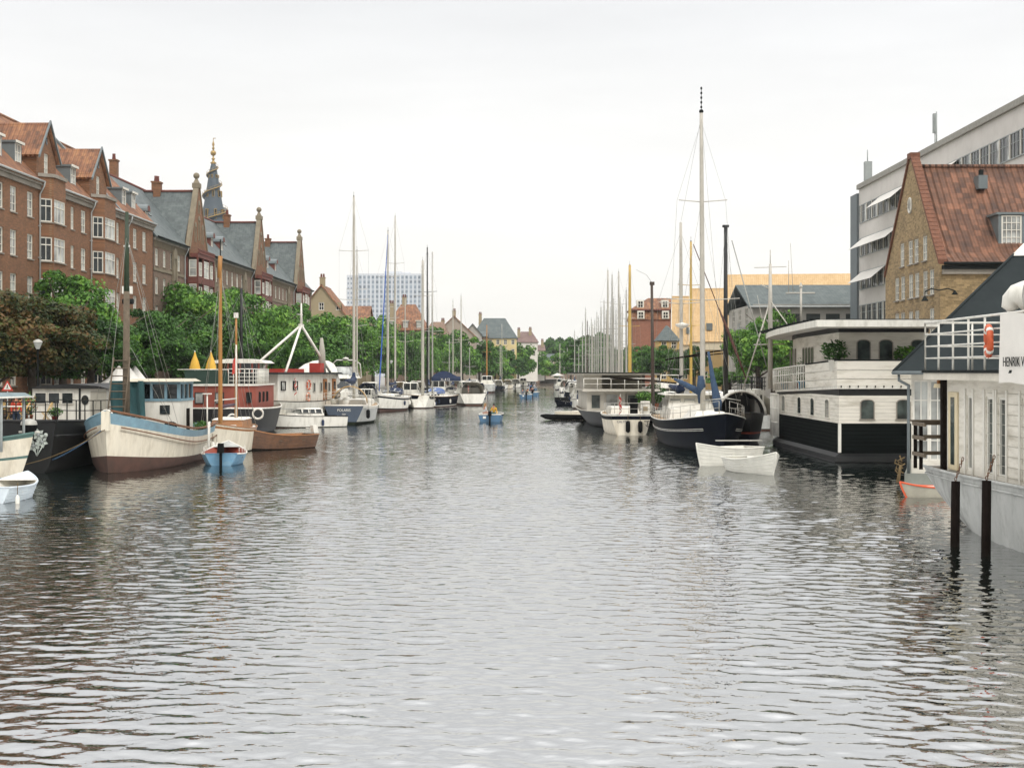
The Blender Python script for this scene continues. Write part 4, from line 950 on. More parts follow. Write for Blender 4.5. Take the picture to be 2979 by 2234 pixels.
# wooded rise beyond the bridge: reads as one mass
wm_ = crownmesh('far_wood', 77, 5., 4.4, 60, 60, 1.0, lf_dark); far = MB(lf_dark); rnd = random.Random(5)
V0 = [tuple(v.co) for v in wm_.vertices]; 
for k in range(34):
    px_ = 1490 + k * 9 + rnd.uniform(-5, 5); D = rnd.uniform(600, 680); x = X(px_, D); ht = rnd.uniform(15, 20) if 1580 < px_ < 1760 else rnd.uniform(11, 14)
    s = ht / 9.; o0 = len(far.v); far.v.extend([Vector((x + a * 1.5, D + b_ * 1.5, 1 + ht * .5 + c * s)) for a, b_, c in V0]); far.f.extend([[i + o0 for i in range(j, j + 4)] for j in range(0, len(V0), 4)])
far.mi = [0] * len(far.f); far.sm = [False] * len(far.f); far._m(lf_dark); tag(far.build('far_wood'), 'dark wooded mass beyond the far bridge', 'woodland', kind='stuff')
# ---------------------------------------------------------------- boats: library
bw = M('boat_white', 'd8d5cb', .4, .06, 1.2, dirt='8f897a', dscale=1.5, damt=.55, stretch=(1.6, 1.6, .4), spec=.4)
cream = M('cream_hull', 'd0c8b6', .6, .1, 1.6, dirt='7a6848', dscale=1.3, damt=.45, stretch=(1.8, 1.8, .35), spec=.3)
navyh = M('navy_hull', '0a0f18', .4, .1, .8, spec=.1, dirt='141b25', damt=.5, dscale=1.4, stretch=(1.5, 1.5, .35)); blackh = M('black_hull', '08090a', .55, .25, 1.2, dirt='1c201d', dscale=.8, damt=.6)
antif = M('antifoul', '4d342a', .85, .25, 2, dirt='2d2a22', dscale=1.2); weed = M('weed_line', '1d221a', .9, .3, 4, spec=.2)
bluep = M('pale_blue_paint', '6f8e9b', .55, .15, 2.5, dirt='5d7079', dscale=1.6, damt=.7)
teal = M('teal_blue', '5c86a0', .6, .12, 2, dirt='a9b4b4', dscale=1.5, damt=.5); woodv = M('varnished_wood', '8f5e30', .4, .25, 4, stretch=(1, 1, 3)); mastw = M('mast_wood', '9a6c34', .5, .18, 2.5, stretch=(3, 3, .4))
deckw = M('teak_deck', '9a8264', .8, .15, 3); alu = M('aluminium', 'a3a199', .45, .1, 2, metal=.2); mastwh = M('white_mast', 'b0aba0', .45, .1, 2, dirt='7d7768', damt=.4); wire = M('steel_wire', '8b8b84', .4, .05, 1, metal=.3)
canvb = M('navy_canvas', '1f2c46', .9, .2, 3, bump=.5); canvl = M('blue_canvas', '3f4f64', .9, .2, 2.5, bump=.8, spec=.2); canvg = M('grey_canvas', 'a39f93', .9, .12, 2, bump=.4); tanc = M('tan_canvas', 'c4b594', .9, .15, 3, bump=.5)
rope = M('rope', '6a5b43', .95, .2, 9, spec=.2); brope = M('blue_rope', '2c4a66', .9, .1, 5); orange = M('orange_ring', 'c0562f', .6, .12, 3); flagr = M('flag_red', 'b43a2e', .8, .1, 2); rubber = M('rubber', '141515', .75, .2, 3, spec=.25)
darkwood = M('tarred_wood', '1d1815', .85, .3, 3, bump=.5, spec=.1); oxred = M('red_oxide', '8c4636', .7, .1, 1.5, dirt='6f3a2e', dscale=1.2, damt=.5); greenc = M('green_canvas', '24382f', .9, .15, 1); greyh = M('grey_hull', 'a8a9a5', .6, .14, .9, dirt='5f5f58', dscale=1.1, damt=.75, bump=.15, stretch=(1, 1, .6), spec=.3)
oldwood = M('weathered_wood', '5f5445', .9, .25, 4, bump=.5); greenp = M('green_mast_paint', '1b3016', .6, .25, 3, dirt='2c3426', damt=.7); rustm = M('rust', '6a4a34', .9, .3, 5)

class Hull:
    def __init__(s, L_, B, zb, zm, zs, tw=.6, pb=2.4, rb=.8, rs=.3, flare=.75, keel=-.35, full=.18, tm=.45, sb=.6, tp=.75):
        s.L, s.B, s.zb, s.zm, s.zs, s.tw, s.pb, s.rb, s.rs, s.flare, s.keel, s.full, s.tm, s.sb, s.tp = L_, B, zb, zm, zs, tw, pb, rb, rs, flare, keel, full, tm, sb, tp
    def half(s, t):
        if t < s.tm: k = s.tw + (1 - s.tw) * math.sin(PI / 2 * t / s.tm) ** s.tp if t > 0 else s.tw
        else: k = 1 - ((t - s.tm) / (1 - s.tm)) ** s.pb
        return max(k, .0) * s.B / 2
    def sheer(s, t):
        m = .4
        return s.zm + (s.zb - s.zm) * ((t - m) / (1 - m)) ** 2 if t > m else s.zm + (s.zs - s.zm) * ((m - t) / m) ** 2
    def pt(s, t, v, side, ins=0., dz=0.):
        fl = s.full + (s.flare - s.full) * max(0, (t - .5) / .5) ** 1.5 + (s.sb - s.full) * max(0, (.35 - t) / .35) ** 1.5
        y = max(0, s.half(t) * ((1 - fl) + fl * v ** .75) - ins) * side
        if v < .25: y *= .85 + .6 * v
        x = -s.L / 2 + s.L * t - s.rb * (1 - v) ** 1.3 * t ** 4 + s.rs * (1 - v) * (1 - t) ** 4
        if ins: x = x - (ins if t > .97 else 0) + (ins if t < .03 else 0)
        return (x, y, s.keel + (s.sheer(t) - s.keel) * v + dz)
    def skin(s, mb, bands, n=22, lap=0):
        """bands: [(v_top, mat), ...] from the keel up"""
        vs, ms = [0], []
        for vt, m_ in bands:
            k = max(1, round((vt - vs[-1]) / .12)); v0 = vs[-1]
            for i in range(k): vs.append(v0 + (vt - v0) * (i + 1) / k); ms.append(m_)
        ts = [(i / n) for i in range(n)] + [.985, 1.]
        for side in (-1, 1):
            rows = []
            for v in vs: rows.append([s.pt(t, v, side) for t in ts])
            mb.grid(rows, ms, True, flip=side > 0)
        for j in range(len(vs) - 1):
            mb.poly([s.pt(0, vs[j], 1), s.pt(0, vs[j], -1), s.pt(0, vs[j + 1], -1), s.pt(0, vs[j + 1], 1)], ms[j])
        return mb
    def rail(s, mb, mat, r=.04, dz=0., ins=0., t0=0., t1=1., n=22, sides=(-1, 1), k=6, v=1.):
        for side in sides:
            mb.tube([s.pt(t0 + (t1 - t0) * i / n, v, side, ins, dz) for i in range(n + 1)], r, mat, n=k)
        return mb
    def deck(s, mb, mat, dz=-.05, ins=.03, n=20, t0=0., t1=.995):
        a = [s.pt(t0 + (t1 - t0) * i / n, 1, -1, ins, dz) for i in range(n + 1)]; b_ = [s.pt(t0 + (t1 - t0) * i / n, 1, 1, ins, dz) for i in range(n + 1)]
        mb.grid([[p, q] for p, q in zip(a, b_)], mat, False, flip=True); return mb
    def inner(s, mb, mat, dep, ins=.05, n=18, floor=None):
        """open boat: inner skin and floor"""
        ts = [.02 + .95 * i / n for i in range(n + 1)]
        for side in (-1, 1):
            rows = [[s.pt(t, 1, side, ins if q == 0 else ins + .12 * q, -dep * q / 2) for t in ts] for q in range(3)]
            mb.grid(rows, mat, True, flip=side < 0)
            mb.grid([[s.pt(t, 1, side) for t in ts], [s.pt(t, 1, side, ins) for t in ts]], mat, False, flip=side < 0)
        mb.grid([[s.pt(t, 1, -1, ins + .24, -dep), s.pt(t, 1, 1, ins + .24, -dep)] for t in ts], floor or mat, False, flip=True)
        return mb
    def stanchions(s, mb, mat, h=.6, t0=.05, t1=.95, n=9, ins=.08, wires=2, r=.018):
        for side in (-1, 1):
            P = [Vector(s.pt(t0 + (t1 - t0) * i / n, 1, side, ins)) for i in range(n + 1)]
            for p in P: mb.tube([p, p + Vector((0, 0, h))], r, mat, n=5)
            for k in range(wires): mb.tube([p + Vector((0, 0, h * (k + 1) / wires)) for p in P], r * .7, mat, n=4)
def cabin(mb, x0, x1, w0, w1, z0, z1, mat, rf=.25, rb_=.15, ti=.12, top=None):
    """tapered deckhouse, x1 is its front"""
    mb.taper((x0, x1, -w0 / 2, w0 / 2), (x0 + rb_, x1 - rf, -w1 / 2, w1 / 2), z0, z1, mat)
    if top: mb.taper((x0 + rb_ - .05, x1 - rf + .05, -w1 / 2 - .05, w1 / 2 + .05), (x0 + rb_ + .1, x1 - rf - .1, -w1 / 2 + .1, w1 / 2 - .1), z1 + .001, z1 + .09, top)
def fender(parent, x, y, z, mat=None, h=.55, r=.11):
    mb = MB(mat or bw); mb.lathe([(.02, 0), (r, -.1), (r * 1.05, -h * .5), (r, -h + .1), (.02, -h)], (x, y, z), n=10); mb.tube([(x, y, z), (x, y, z + .4)], .012, rope, n=4); return mb.build('fender', parent)
def flag(parent, x, y, z, size=.6, hoist=1.2, lean=.25, drape=True):
    mb = MB(white); mb.tube([(x, y, z), (x - lean, y, z + hoist)], .018, n=5); st = mb.build('flagstaff', parent); mb = MB(flagr)
    n = 6; W = size; Hh = size * .75; rows = []
    for j in range(5):
        rows.append([(x - lean * (1 - .1 * j) - (.25 if drape else .9) * W * i / n - .03 * math.sin(i), y + .08 * math.sin(i * 1.7 + j) * W * 1.5, z + hoist - Hh * j / 4 - (W * .9 * i / n if drape else .1 * i * W / n)) for i in range(n + 1)])
    for j in range(4):
        for i in range(n):
            mt = bw if j == 2 - 0 and False else (white if (i == 2 or j == 2) else flagr)
            mb.poly([rows[j][i], rows[j][i + 1], rows[j + 1][i + 1], rows[j + 1][i]], mt)
    mb.build('cloth', st)
def mastpart(parent, x, y, z0, z1, r, mat, spr=(.55,), span=1.1, lean=0., tipd=True, n=8, bare=False):
    mb = MB(mat); k = 8; mb.tube([(x + lean * i / k, y, z0 + (z1 - z0) * i / k) for i in range(k + 1)], [r * (1 - .35 * (i / k) ** 2) for i in range(k + 1)], n=n)
    m_ = mb.build('mast', parent)
    if not bare:
        H = z1 - z0
        for s_ in spr:
            z = z0 + H * s_; mb = MB(mat)
            for sd in (-1, 1): mb.tube([(x + lean * s_, y, z), (x + lean * s_ - .12, y + sd * span, z + .08)], .028, n=5)
            mb.build('spreader', m_)
        mb = MB(cast); mb.box(x + lean - .12, x + lean + .1, y - .03, y + .03, z1, z1 + .1); mb.tube([(x + lean, y, z1), (x + lean, y, z1 + .45)], .012, n=4); mb.tube([(x + lean - .2, y, z1 + .3), (x + lean + .15, y, z1 + .3)], .012, n=4); mb.build('masthead_gear', m_)
    return m_
def rigging(parent, hull, mx, z0, z1, spr, span, y0=0., r=.007, wmat_=None):
    mb = MB(wmat_ or wire); H = z1 - z0; t = (mx + hull.L / 2) / hull.L
    for sd in (-1, 1):
        c = Vector(hull.pt(max(.05, t - .02), 1, sd, .06)); prev = Vector((mx, y0, z1 - .15)); pts = [prev]
        for s_ in sorted(spr, reverse=True): pts.append(Vector((mx - .12, y0 + sd * span, z0 + H * s_ + .08)))
        pts.append(c); mb.tube(pts, r, n=4); mb.tube([(mx, y0, z0 + H * min(spr, default=.6)), c + Vector((-.3, 0, 0))], r, n=4)
    mb.tube([(mx, y0, z1 - .1), hull.pt(.99, 1, 1, .02, .1)], r, n=4); mb.tube([(mx, y0, z1), hull.pt(.01, 1, 1, hull.half(0) * .9, .1)], r, n=4)
    return mb.build('rigging', parent)
def boom(parent, x, y, z, l, cover, r=.14, tiltz=.15):
    mb = MB(alu); mb.tube([(x, y, z), (x - l, y, z + tiltz)], .05, n=6); b_ = mb.build('boom', parent)
    mb = MB(cover); k = 10
    mb.tube([(x - .05 - l * .95 * i / k, y + .015 * math.sin(i * 2.3), z + .13 + tiltz * i / k + (.28 if i == 0 else .05 / (i + 1)) + .02 * math.sin(i * 3.1)) for i in range(k + 1)], [r * (1.5 - .8 * i / k) + .015 * math.sin(i * 2.7) for i in range(k + 1)], n=8)
    if cover: mb.tube([(x + .02, y, z + .2), (x + .02, y, z + 1.0)], [r * 1.3, r * .55], n=8)
    mb.build('sail_cover', b_); return b_
def furled(parent, hull, mx, z1, mat, r=.07):
    mb = MB(mat); a = Vector((mx + .1, 0, z1 - .4)); b_ = Vector(hull.pt(.985, 1, 1, .05, .35)); mb.tube([b_ + (a - b_) * k / 8 for k in range(9)], [r * .6, r, r * 1.1, r, r, r * .9, r * .8, r * .6, r * .3], n=6); mb.build('furled_sail', parent)
def sprayhood(parent, x0, x1, w, z0, h, mat):
    mb = MB(mat); rows = []
    for j in range(5):
        f = j / 4; x = x0 + (x1 - x0) * f; hh = h * math.sin(PI / 2 * (1 - f * .75)); rows.append([(x, w / 2 * math.cos(PI - PI * k / 10) * (1 - .08 * f), z0 + hh * math.sin(PI * k / 10) ** .6) for k in range(11)])
    mb.grid(rows, mat, True, flip=True); mb.grid([[(p[0], p[1] * .985, p[2] - .015) for p in r_] for r_ in rows], mat, True); 
    for p in (2, 5, 8): 
        a, b_ = Vector(rows[3][p - 1]), Vector(rows[3][p + 1]); 
    sh = mb.build('sprayhood', parent)
    mb = MB(gcurt)
    for k0, k1 in ((1.5, 4.2), (5.8, 8.5)):
        q = []
        for k, f in ((k0, .97), (k1, .97), (k1, .5), (k0, .5)):
            x = x0 + (x1 - x0) * f + .02; hh = h * math.sin(PI / 2 * (1 - f * .75)) + .02; q.append((x, w / 2 * math.cos(PI - PI * k / 10) * (1 - .08 * f), z0 + hh * math.sin(PI * k / 10) ** .6 + .01))
        mb.poly(q, gcurt)
    mb.build('clear_panel', sh)
def sailboat(name, label, px, D, rz, L_=11, B=3.4, hullm=None, stripe=None, ztop=16, mx=.4, mmat=None, cover=None, spr=(.5,), span=1., fb=1.15, r=.09, group=None, hood=None, furl=None, boot=None, extra=True, cab=True, flagc=False, y=0., mpx=None):
    """generic moored yacht; rz in degrees, 90 = bow pointing up the canal, -90 = bow towards the camera"""
    hullm = hullm or bw; t = thing(name, label, 'sailboat', (X(px, D), D, 0), R(rz), group)
    h = Hull(L_, B, fb * 1.12, fb * .86, fb * .95, tw=.62, pb=2.3, rb=1.1, rs=-.35, flare=.8)
    mb = MB(hullm); bands = [(.28, antif), (.33, boot or navyh), (.84, hullm), (.93, stripe or hullm), (1, hullm)]; h.skin(mb, bands); h.deck(mb, bw, -.03); h.rail(mb, deckw if hullm is not bw else alu, .03, .01); mb.build('hull', t)
    mxx = -L_ / 2 + L_ * (1 - mx); zd = h.sheer(.55)
    if cab:
        mb = MB(bw); cabin(mb, -L_ * .12, L_ * .24, B * .62, B * .5, zd - .1, zd + .42, bw, rf=.7, rb_=.05)
        for sd in (-1, 1):
            for k in range(4): xx = -L_ * .09 + k * L_ * .07; mb.T = None; yy = B * .285; mb.box(xx, xx + .5, sd * yy - .02 + (-.01 if sd < 0 else .01), sd * yy + .02 + (-.01 if sd < 0 else .01), zd + .12, zd + .27, gdark)
        mb.build('cabin', t)
    mastpart(t, mxx, y, zd + .2, ztop, r, mmat or alu, spr, span, n=8)
    rigging(t, h, mxx, zd + .2, ztop, spr, span)
    if cover: boom(t, mxx - .12, y, zd + 1.3, L_ * .36, cover)
    if furl: furled(t, h, mxx, ztop, furl)
    if hood: sprayhood(t, -L_ * .2, -L_ * .05, B * .62, zd + .35, .75, hood)
    if extra:
        mb = MB(alu); h.stanchions(mb, alu, .6, .05, .96, 7); a = [h.pt(0.02, 1, s_, .1, .6) for s_ in (-1, 1)]; mb.tube(a, .018, n=5); mb.build('railing', t)
        for k, (tt, sd) in enumerate(((.3, 1), (.55, 1), (.3, -1), (.55, -1))): p = h.pt(tt, .8, sd, -.12); fender(t, p[0], p[1], p[2], canvb if k % 2 else bw)
    if flagc: p = h.pt(0, 1, 1, B * .2); flag(t, p[0], p[1] - .2, p[2], .75, 1.3)
    return t, h
def motorboat(name, label, px, D, rz, L_=8, B=2.8, hullm=None, fb=1.1, hs=1.3, glass=None, top=None, group=None, stripe=None, cm=None, outb=False, canopy=None, flagc=False, cat='motorboat'):
    hullm = hullm or bw; t = thing(name, label, cat, (X(px, D), D, 0), R(rz), group); h = Hull(L_, B, fb * 1.2, fb * .95, fb * .9, tw=.86, pb=2.6, rb=1.0, rs=-.1, flare=.7)
    mb = MB(hullm); h.skin(mb, [(.28, antif), (.33, weed), (.78, hullm), (.9, stripe or hullm), (1, hullm)]); h.deck(mb, bw, -.04); h.rail(mb, rubber, .035, .0); mb.build('hull', t); zd = h.sheer(.5) - .05
    mb = MB(cm or bw); cabin(mb, -L_ * .2, L_ * .25, B * .72, B * .6, zd, zd + hs * .5, cm or bw, rf=.5, rb_=0); cabin(mb, -L_ * .18, L_ * .14, B * .68, B * .56, zd + hs * .5 + .001, zd + hs, gdark, rf=.6, rb_=.0, top=cm or bw)
    for sd in (-1, 1):
        for k in range(4): x = -L_ * .18 + k * L_ * .085; mb.T = None; mb.taper((x, x + .09, sd * B * .34 - .03, sd * B * .34 + .03), (x, x + .09, sd * B * .28 - .03, sd * B * .28 + .03), zd + hs * .5, zd + hs, cm or bw)
    for k in range(3): yy = (k - 1) * B * .27; mb.box(-L_ * .19, -L_ * .18, yy - .05, yy + .05, zd + hs * .5, zd + hs, cm or bw)
    mb.build('cabin', t)
    mb = MB(alu); h.stanchions(mb, alu, .55, .5, .97, 5); mb.build('railing', t)
    if canopy: sprayhood(t, -L_ * .46, -L_ * .1, B * .74, zd, hs * 1.05, canopy)
    if outb:
        mb = MB(rubber); mb.box(-L_ / 2 - .45, -L_ / 2 - .08, -.2, .2, fb * .55, fb * 1.05); mb.box(-L_ / 2 - .3, -L_ / 2 - .15, -.06, .06, -.4, fb * .55); mb.build('outboard_motor', t)
    for tt, sd in ((.35, 1), (.35, -1)): p = h.pt(tt, .8, sd, -.12); fender(t, p[0], p[1], p[2], canvb)
    if flagc: p = h.pt(0, 1, 1, B * .3); flag(t, p[0], p[1], p[2], .7, 1.2)
    return t, h
def ropepart(parent, a, b_, sag=.5, r=.025, mat=None, name='mooring_rope'):
    a, b_ = Vector(a), Vector(b_); mb = MB(mat or rope); mb.tube([a + (b_ - a) * k / 10 - Vector((0, 0, sag * 4 * (k / 10) * (1 - k / 10))) for k in range(11)], r, n=5); return mb.build(name, parent)
def lifering(parent, c, r, rm, facing, mat=None):
    mb = MB(mat or orange); u = Vector((math.cos(facing), math.sin(facing), 0)); z = Vector((0, 0, 1)); c = Vector(c)
    n = 20; pts = [c + (u * math.cos(2 * PI * k / n) + z * math.sin(2 * PI * k / n)) * r for k in range(n)]
    mb.tube(pts, rm, n=8, closed=True); o = mb.build('life_ring', parent)
    mb = MB(bw)
    for q in range(4):
        a = 2 * PI * (q + .5) / 4; pp = [c + (u * math.cos(a + d) + z * math.sin(a + d)) * r for d in (-.13, 0, .13)]; mb.tube(pp, rm * 1.07, n=8)
    mb.build('ring_band', o); return o
# ---------------------------------------------------------------- near boats, left bank
# cream sailing barge with blue bulwark, bow towards the camera
DC, XC = 69.8, -17.8
t = thing('sailing_barge', 'cream hulled wooden barge with pale blue bulwark, rusty brown waterline and blue wheelhouse', 'barge', (XC, DC, 0), R(-90)); CB = t
h = Hull(15.2, 4.6, 2.72, 1.58, 1.72, tw=.78, pb=3.4, rb=.55, rs=.1, flare=.45, full=.15, sb=.35)
mb = MB(cream); h.skin(mb, [(.12, weed), (.37, antif), (.84, cream), (1., bluep)], n=30); h.deck(mb, oldwood, -.7, .06); mb.build('hull', t)
mb = MB(rustm); h.rail(mb, rustm, .055, .1, .0, .06, .985, sides=(1,)); h.rail(mb, bluep, .05, .02, .02, sides=(-1,)); h.rail(mb, rustm, .03, -.56, -.03, 0, .96, v=1.); mb.build('rail', t)
mb = MB(tanc); mb.box(7.28, 7.62, -.17, .17, 1.9, 2.75, cream); mb.build('stem_post', t)
mb = MB(bluep)   # wheelhouse, white below, blue windows above
mb.box(-4.4, -1.5, -1.1, 1.15, .95, 3.0, bw); mb.box(-4.45, -1.45, -1.15, 1.2, 3.001, 3.12, bluep)
for x in (-4.4, -3.45, -2.5, -1.6): mb.box(x, x + .16, 1.02, 1.15, 3.121, 3.85); mb.box(x, x + .16, -1.1, -.97, 3.121, 3.85)
for y in (-1.1, -.35, .37, 1.03): mb.box(-1.62, -1.5, y, y + .13, 3.121, 3.85); mb.box(-4.4, -4.3, y, y + .13, 3.121, 3.85)
mb.box(-4.3, -1.66, -1.03, 1.08, 3.13, 3.84, gdark); mb.box(-4.42, -1.48, -1.12, 1.17, 3.851, 3.98); wh = mb.build('wheelhouse', t)
mb = MB(tanc); mb.taper((-4.8, -1.1, -1.45, 1.5), (-4.6, -1.3, -1.2, 1.25), 3.981, 4.12, M('roof_felt', 'b5ae9c', .9, .15, 2)); mb.build('roof', wh)
mb = MB(darkwood); mb.box(-1.49, -1.46, .15, .65, 2.35, 2.8, gdark); mb.build('window', wh); mb = MB(darkwood); mb.box(-3.6, -2.9, 1.151, 1.17, .95, 2.6, darkwood); mb.build('door', wh)
mb = MB(M('green_net', '27484a', .95, .25, 3, bump=.6, stretch=(1, 1, .3))); rows = []
for j in range(9): rows.append([(-1.2 + .22 * math.sin(i * 1.3) + .5 * (j / 8) ** 2 * (i / 12), -2.3 + 1.75 * i / 12 + .2 * (j / 8) ** 2, 4.02 - .12 * math.sin(i * .9) * (1 if j else 0) - 2.2 * j / 8 * (1 - .25 * math.sin(i / 12 * PI * .9))) for i in range(13)])
mb.grid(rows, smooth=True); tag(mb.build('drying_net', None, loc=(XC, DC, 0), rz=R(-90)), 'dark green net hung to dry from the barge wheelhouse roof', 'net')
mb = MB(oldwood); mb.tube([(3.8, -.1, .9), (3.8, -.1, 5.0), (3.75, -.1, 8.2)], [.175, .165, .14], n=10); mb.tube([(3.75, -.1, 8.2), (3.7, -.1, 11.9)], [.135, .08], greenp, n=10); ms = mb.build('mast', t)
mb = MB(bw); mb.box(3.5, 3.75, -.32, .12, 8.1, 8.45); mb.tube([(3.5, -.35, 7.75), (3.5, -.1, 7.75), (3.5, .15, 7.75)], .13, cast); mb.tube([(3.73, -.24, 10.3), (3.73, .04, 10.3)], .05); mb.build('mast_fitting', ms)
mb = MB(oldwood)
for y0_, y1_ in ((-1.0, -.62), (-.22, .12)): mb.tube([(4.2, y0_, 1.2), (4.02, y1_, 5.15)], .035, n=6)
for k in range(11):
    f = .06 + k * .09; a = -1.0 + .38 * f; b_ = -.22 + .34 * f; z = 1.2 + 3.95 * f; x = 4.2 - .18 * f; mb.tube([(x, a, z), (x, b_, z)], .028, n=5)
mb.build('ladder', t)
mb = MB(wire)
for q in ((7.3, 0, 2.8), (2.2, 2.0, 1.7), (2.2, -2.2, 1.7), (-6.9, 0, 1.9), (4.6, 2.1, 1.9)): mb.tube([(3.75, -.1, 10.8), q], .009, n=4)
mb.tube([(3.78, .1, 5.6), (2.6, 1.9, 1.8)], .009, n=4); mb.build('rigging', t)
mb = MB(bw)
for y, x in ((0, -2.2), (0, -2.55)):
    p = h.pt(.5 + x / 15.2, 1, 1, -.1); mb.tube([(x, p[1] + .05, 1.95), (x, p[1] + .02, -.6)], .035, n=6)
for k in range(7): p = h.pt(.34, 1, 1, -.12); mb.tube([(-2.2, p[1], 1.7 - k * .33), (-2.55, p[1], 1.7 - k * .33)], .028, n=5)
mb.build('boarding_ladder', t)
p = h.pt(.23, 1, 1, -.12); fender(t, -4.3, 2.2, .85, bw, .7, .13); fender(t, -5.6, 2.15, .75, bw, .65, .12)
mb = MB(bw); mb.tube([(-4.0, 1.98, 1.4), (-4.0, 1.98, 3.3)], .04, n=6); mb.box(-4.1, -3.9, 1.75, 2.2, 3.3, 3.36); mb.build('deck_post', t)
ropepart(t, (7.6, -.1, 1.95), (5.5, -5.6, -.1), .45, .03, brope); ropepart(t, (7.62, .0, 1.95), (7.0, -5.9, .2), .5, .02, rope)
G = thing('kettle_grill', 'round black kettle grill on the cream barge deck by the wheelhouse', 'grill', (-16.95, 70.6, .93))
mb = MB(rubber); mb.lathe([(.02, .62), (.2, .66), (.32, .78), (.33, .82)], n=14); mb.build('bowl', G)
mb = MB(rubber); mb.lathe([(.335, .825), (.3, .98), (.16, 1.06), (.01, 1.08)], n=14); mb.build('lid', G)
for k in range(3): mb = MB(alu); a = k * 2.1; mb.tube([(.15 * math.cos(a), .15 * math.sin(a), .68), (.32 * math.cos(a), .32 * math.sin(a), 0)], .018, n=5); mb.build('leg', G)
def planter(name, label, x, D, z, r, hh, seed, potm, cat='plant', flowers=None, leaf=None, pot=None):
    P = thing(name, label, cat, (x, D, z)); rnd = random.Random(seed); mb = MB(potm); pr = pot or r * .45
    mb.lathe([(.01, 0), (pr * .75, 0), (pr, pr * 1.5), (pr * 1.08, pr * 1.5), (pr * 1.05, pr * 1.65), (pr * .9, pr * 1.6), (.01, pr * 1.45)], n=12); mb.build('pot', P)
    mb = MB(leaf or lf_green)
    for _ in range(int(420 * max(1, r * 1.6))):
        v = Vector((rnd.gauss(0, 1), rnd.gauss(0, 1), rnd.gauss(0, 1))).normalized() * r * rnd.uniform(.45, 1.05); c = Vector((v.x, v.y, v.z * hh / 2 / r + pr * 1.5 + hh / 2)); a = Vector((rnd.uniform(-1, 1), rnd.uniform(-1, 1), rnd.uniform(-.6, .6))).normalized() * r * .16; b_ = a.cross(Vector((rnd.uniform(-1, 1), rnd.uniform(-1, 1), 1))).normalized() * r * .08
        mb.poly([c - a, c + b_, c + a, c - b_], flowers if flowers and rnd.random() < .25 else (leaf or lf_green))
    for k in range(5): a = k * 1.3; mb.tube([(0, 0, pr), (r * .4 * math.cos(a), r * .4 * math.sin(a), pr * 1.5 + hh * .6)], .015, bark, n=4)
    mb.build('foliage', P); return P
terra = M('terracotta', '94583c', .85, .12, 3); bluepot = M('blue_pot', '3f7fa0', .5, .1, 3); pinkf = M('pink_petals', 'c47a94', .8, .2, 8); redf = M('red_petals', 'a83a30', .8, .2, 8)
planter('potted_plant', 'leafy green pot plant beside the barge wheelhouse door', -16.4, 74.9, .95, .5, .6, 3, terra)
planter('potted_plant', 'small green pot on the bow deck of the cream barge', -17.1, 66.0, 1.1, .28, .45, 4, bluepot)
# crates, planks and wheel on the fore deck of the cream barge
mb = MB(rubber); mb.tube([(0, .46 * math.cos(2 * PI * k / 20), .5 + .46 * math.sin(2 * PI * k / 20)) for k in range(20)], .05, bw, n=6, closed=True)
for k in range(8): a = 2 * PI * k / 8; mb.tube([(0, 0, .5), (0, .46 * math.cos(a), .5 + .46 * math.sin(a))], .015, bw, n=4)
o = mb.build('cable_wheel', None, loc=(-18.7, 65.6, 1.75), rz=R(60)); tag(o, 'white spoked wheel on the fore deck beside the leaning ladder', 'wheel')
mb = MB(oldwood); mb.box(-.5, .5, -.4, .4, 0, .5); mb.box(-.54, .54, -.44, .44, .501, .56); tag(mb.build('deck_box', None, loc=(-17.2, 66.6, 1.2), rz=.3), 'weathered wooden deck box forward of the barge mast', 'box')

# black iron barge with white cabin and railings, metal flowers on its stern
t = thing('iron_barge', 'black iron barge with white cabin, railings and pale metal flowers on its stern', 'barge', (-23.3, 75.5, 0), R(90)); IB = t
h = Hull(25, 6.7, 2.6, 2.1, 2.3, tw=.92, pb=3.5, rb=.4, rs=-.1, flare=.3, full=.1, sb=.12, tp=.5)
mb = MB(blackh); h.skin(mb, [(.1, weed), (1., blackh)], n=26); h.deck(mb, oldwood, -.12, .05); h.rail(mb, blackh, .07, 0); h.rail(mb, blackh, .05, -.65, -.02); a = [h.pt(0, 1, s_, 0) for s_ in (-1, 1)]; mb.tube(a, .07, blackh, n=6); mb.build('hull', t)
mb = MB(cast); st = -12.45
for k in range(15):
    y = -3.05 + k * 6.1 / 14; mb.tube([(st, y, 2.2), (st, y, 3.15)], .025, n=5)
mb.tube([(st, -3.05, 3.15), (st, 3.05, 3.15)], .03, n=5); mb.tube([(st, -3.05, 2.7), (st, 3.05, 2.7)], .022, n=5)
h.stanchions(mb, cast, .95, .01, .6, 12, r=.03); mb.build('railing', t)
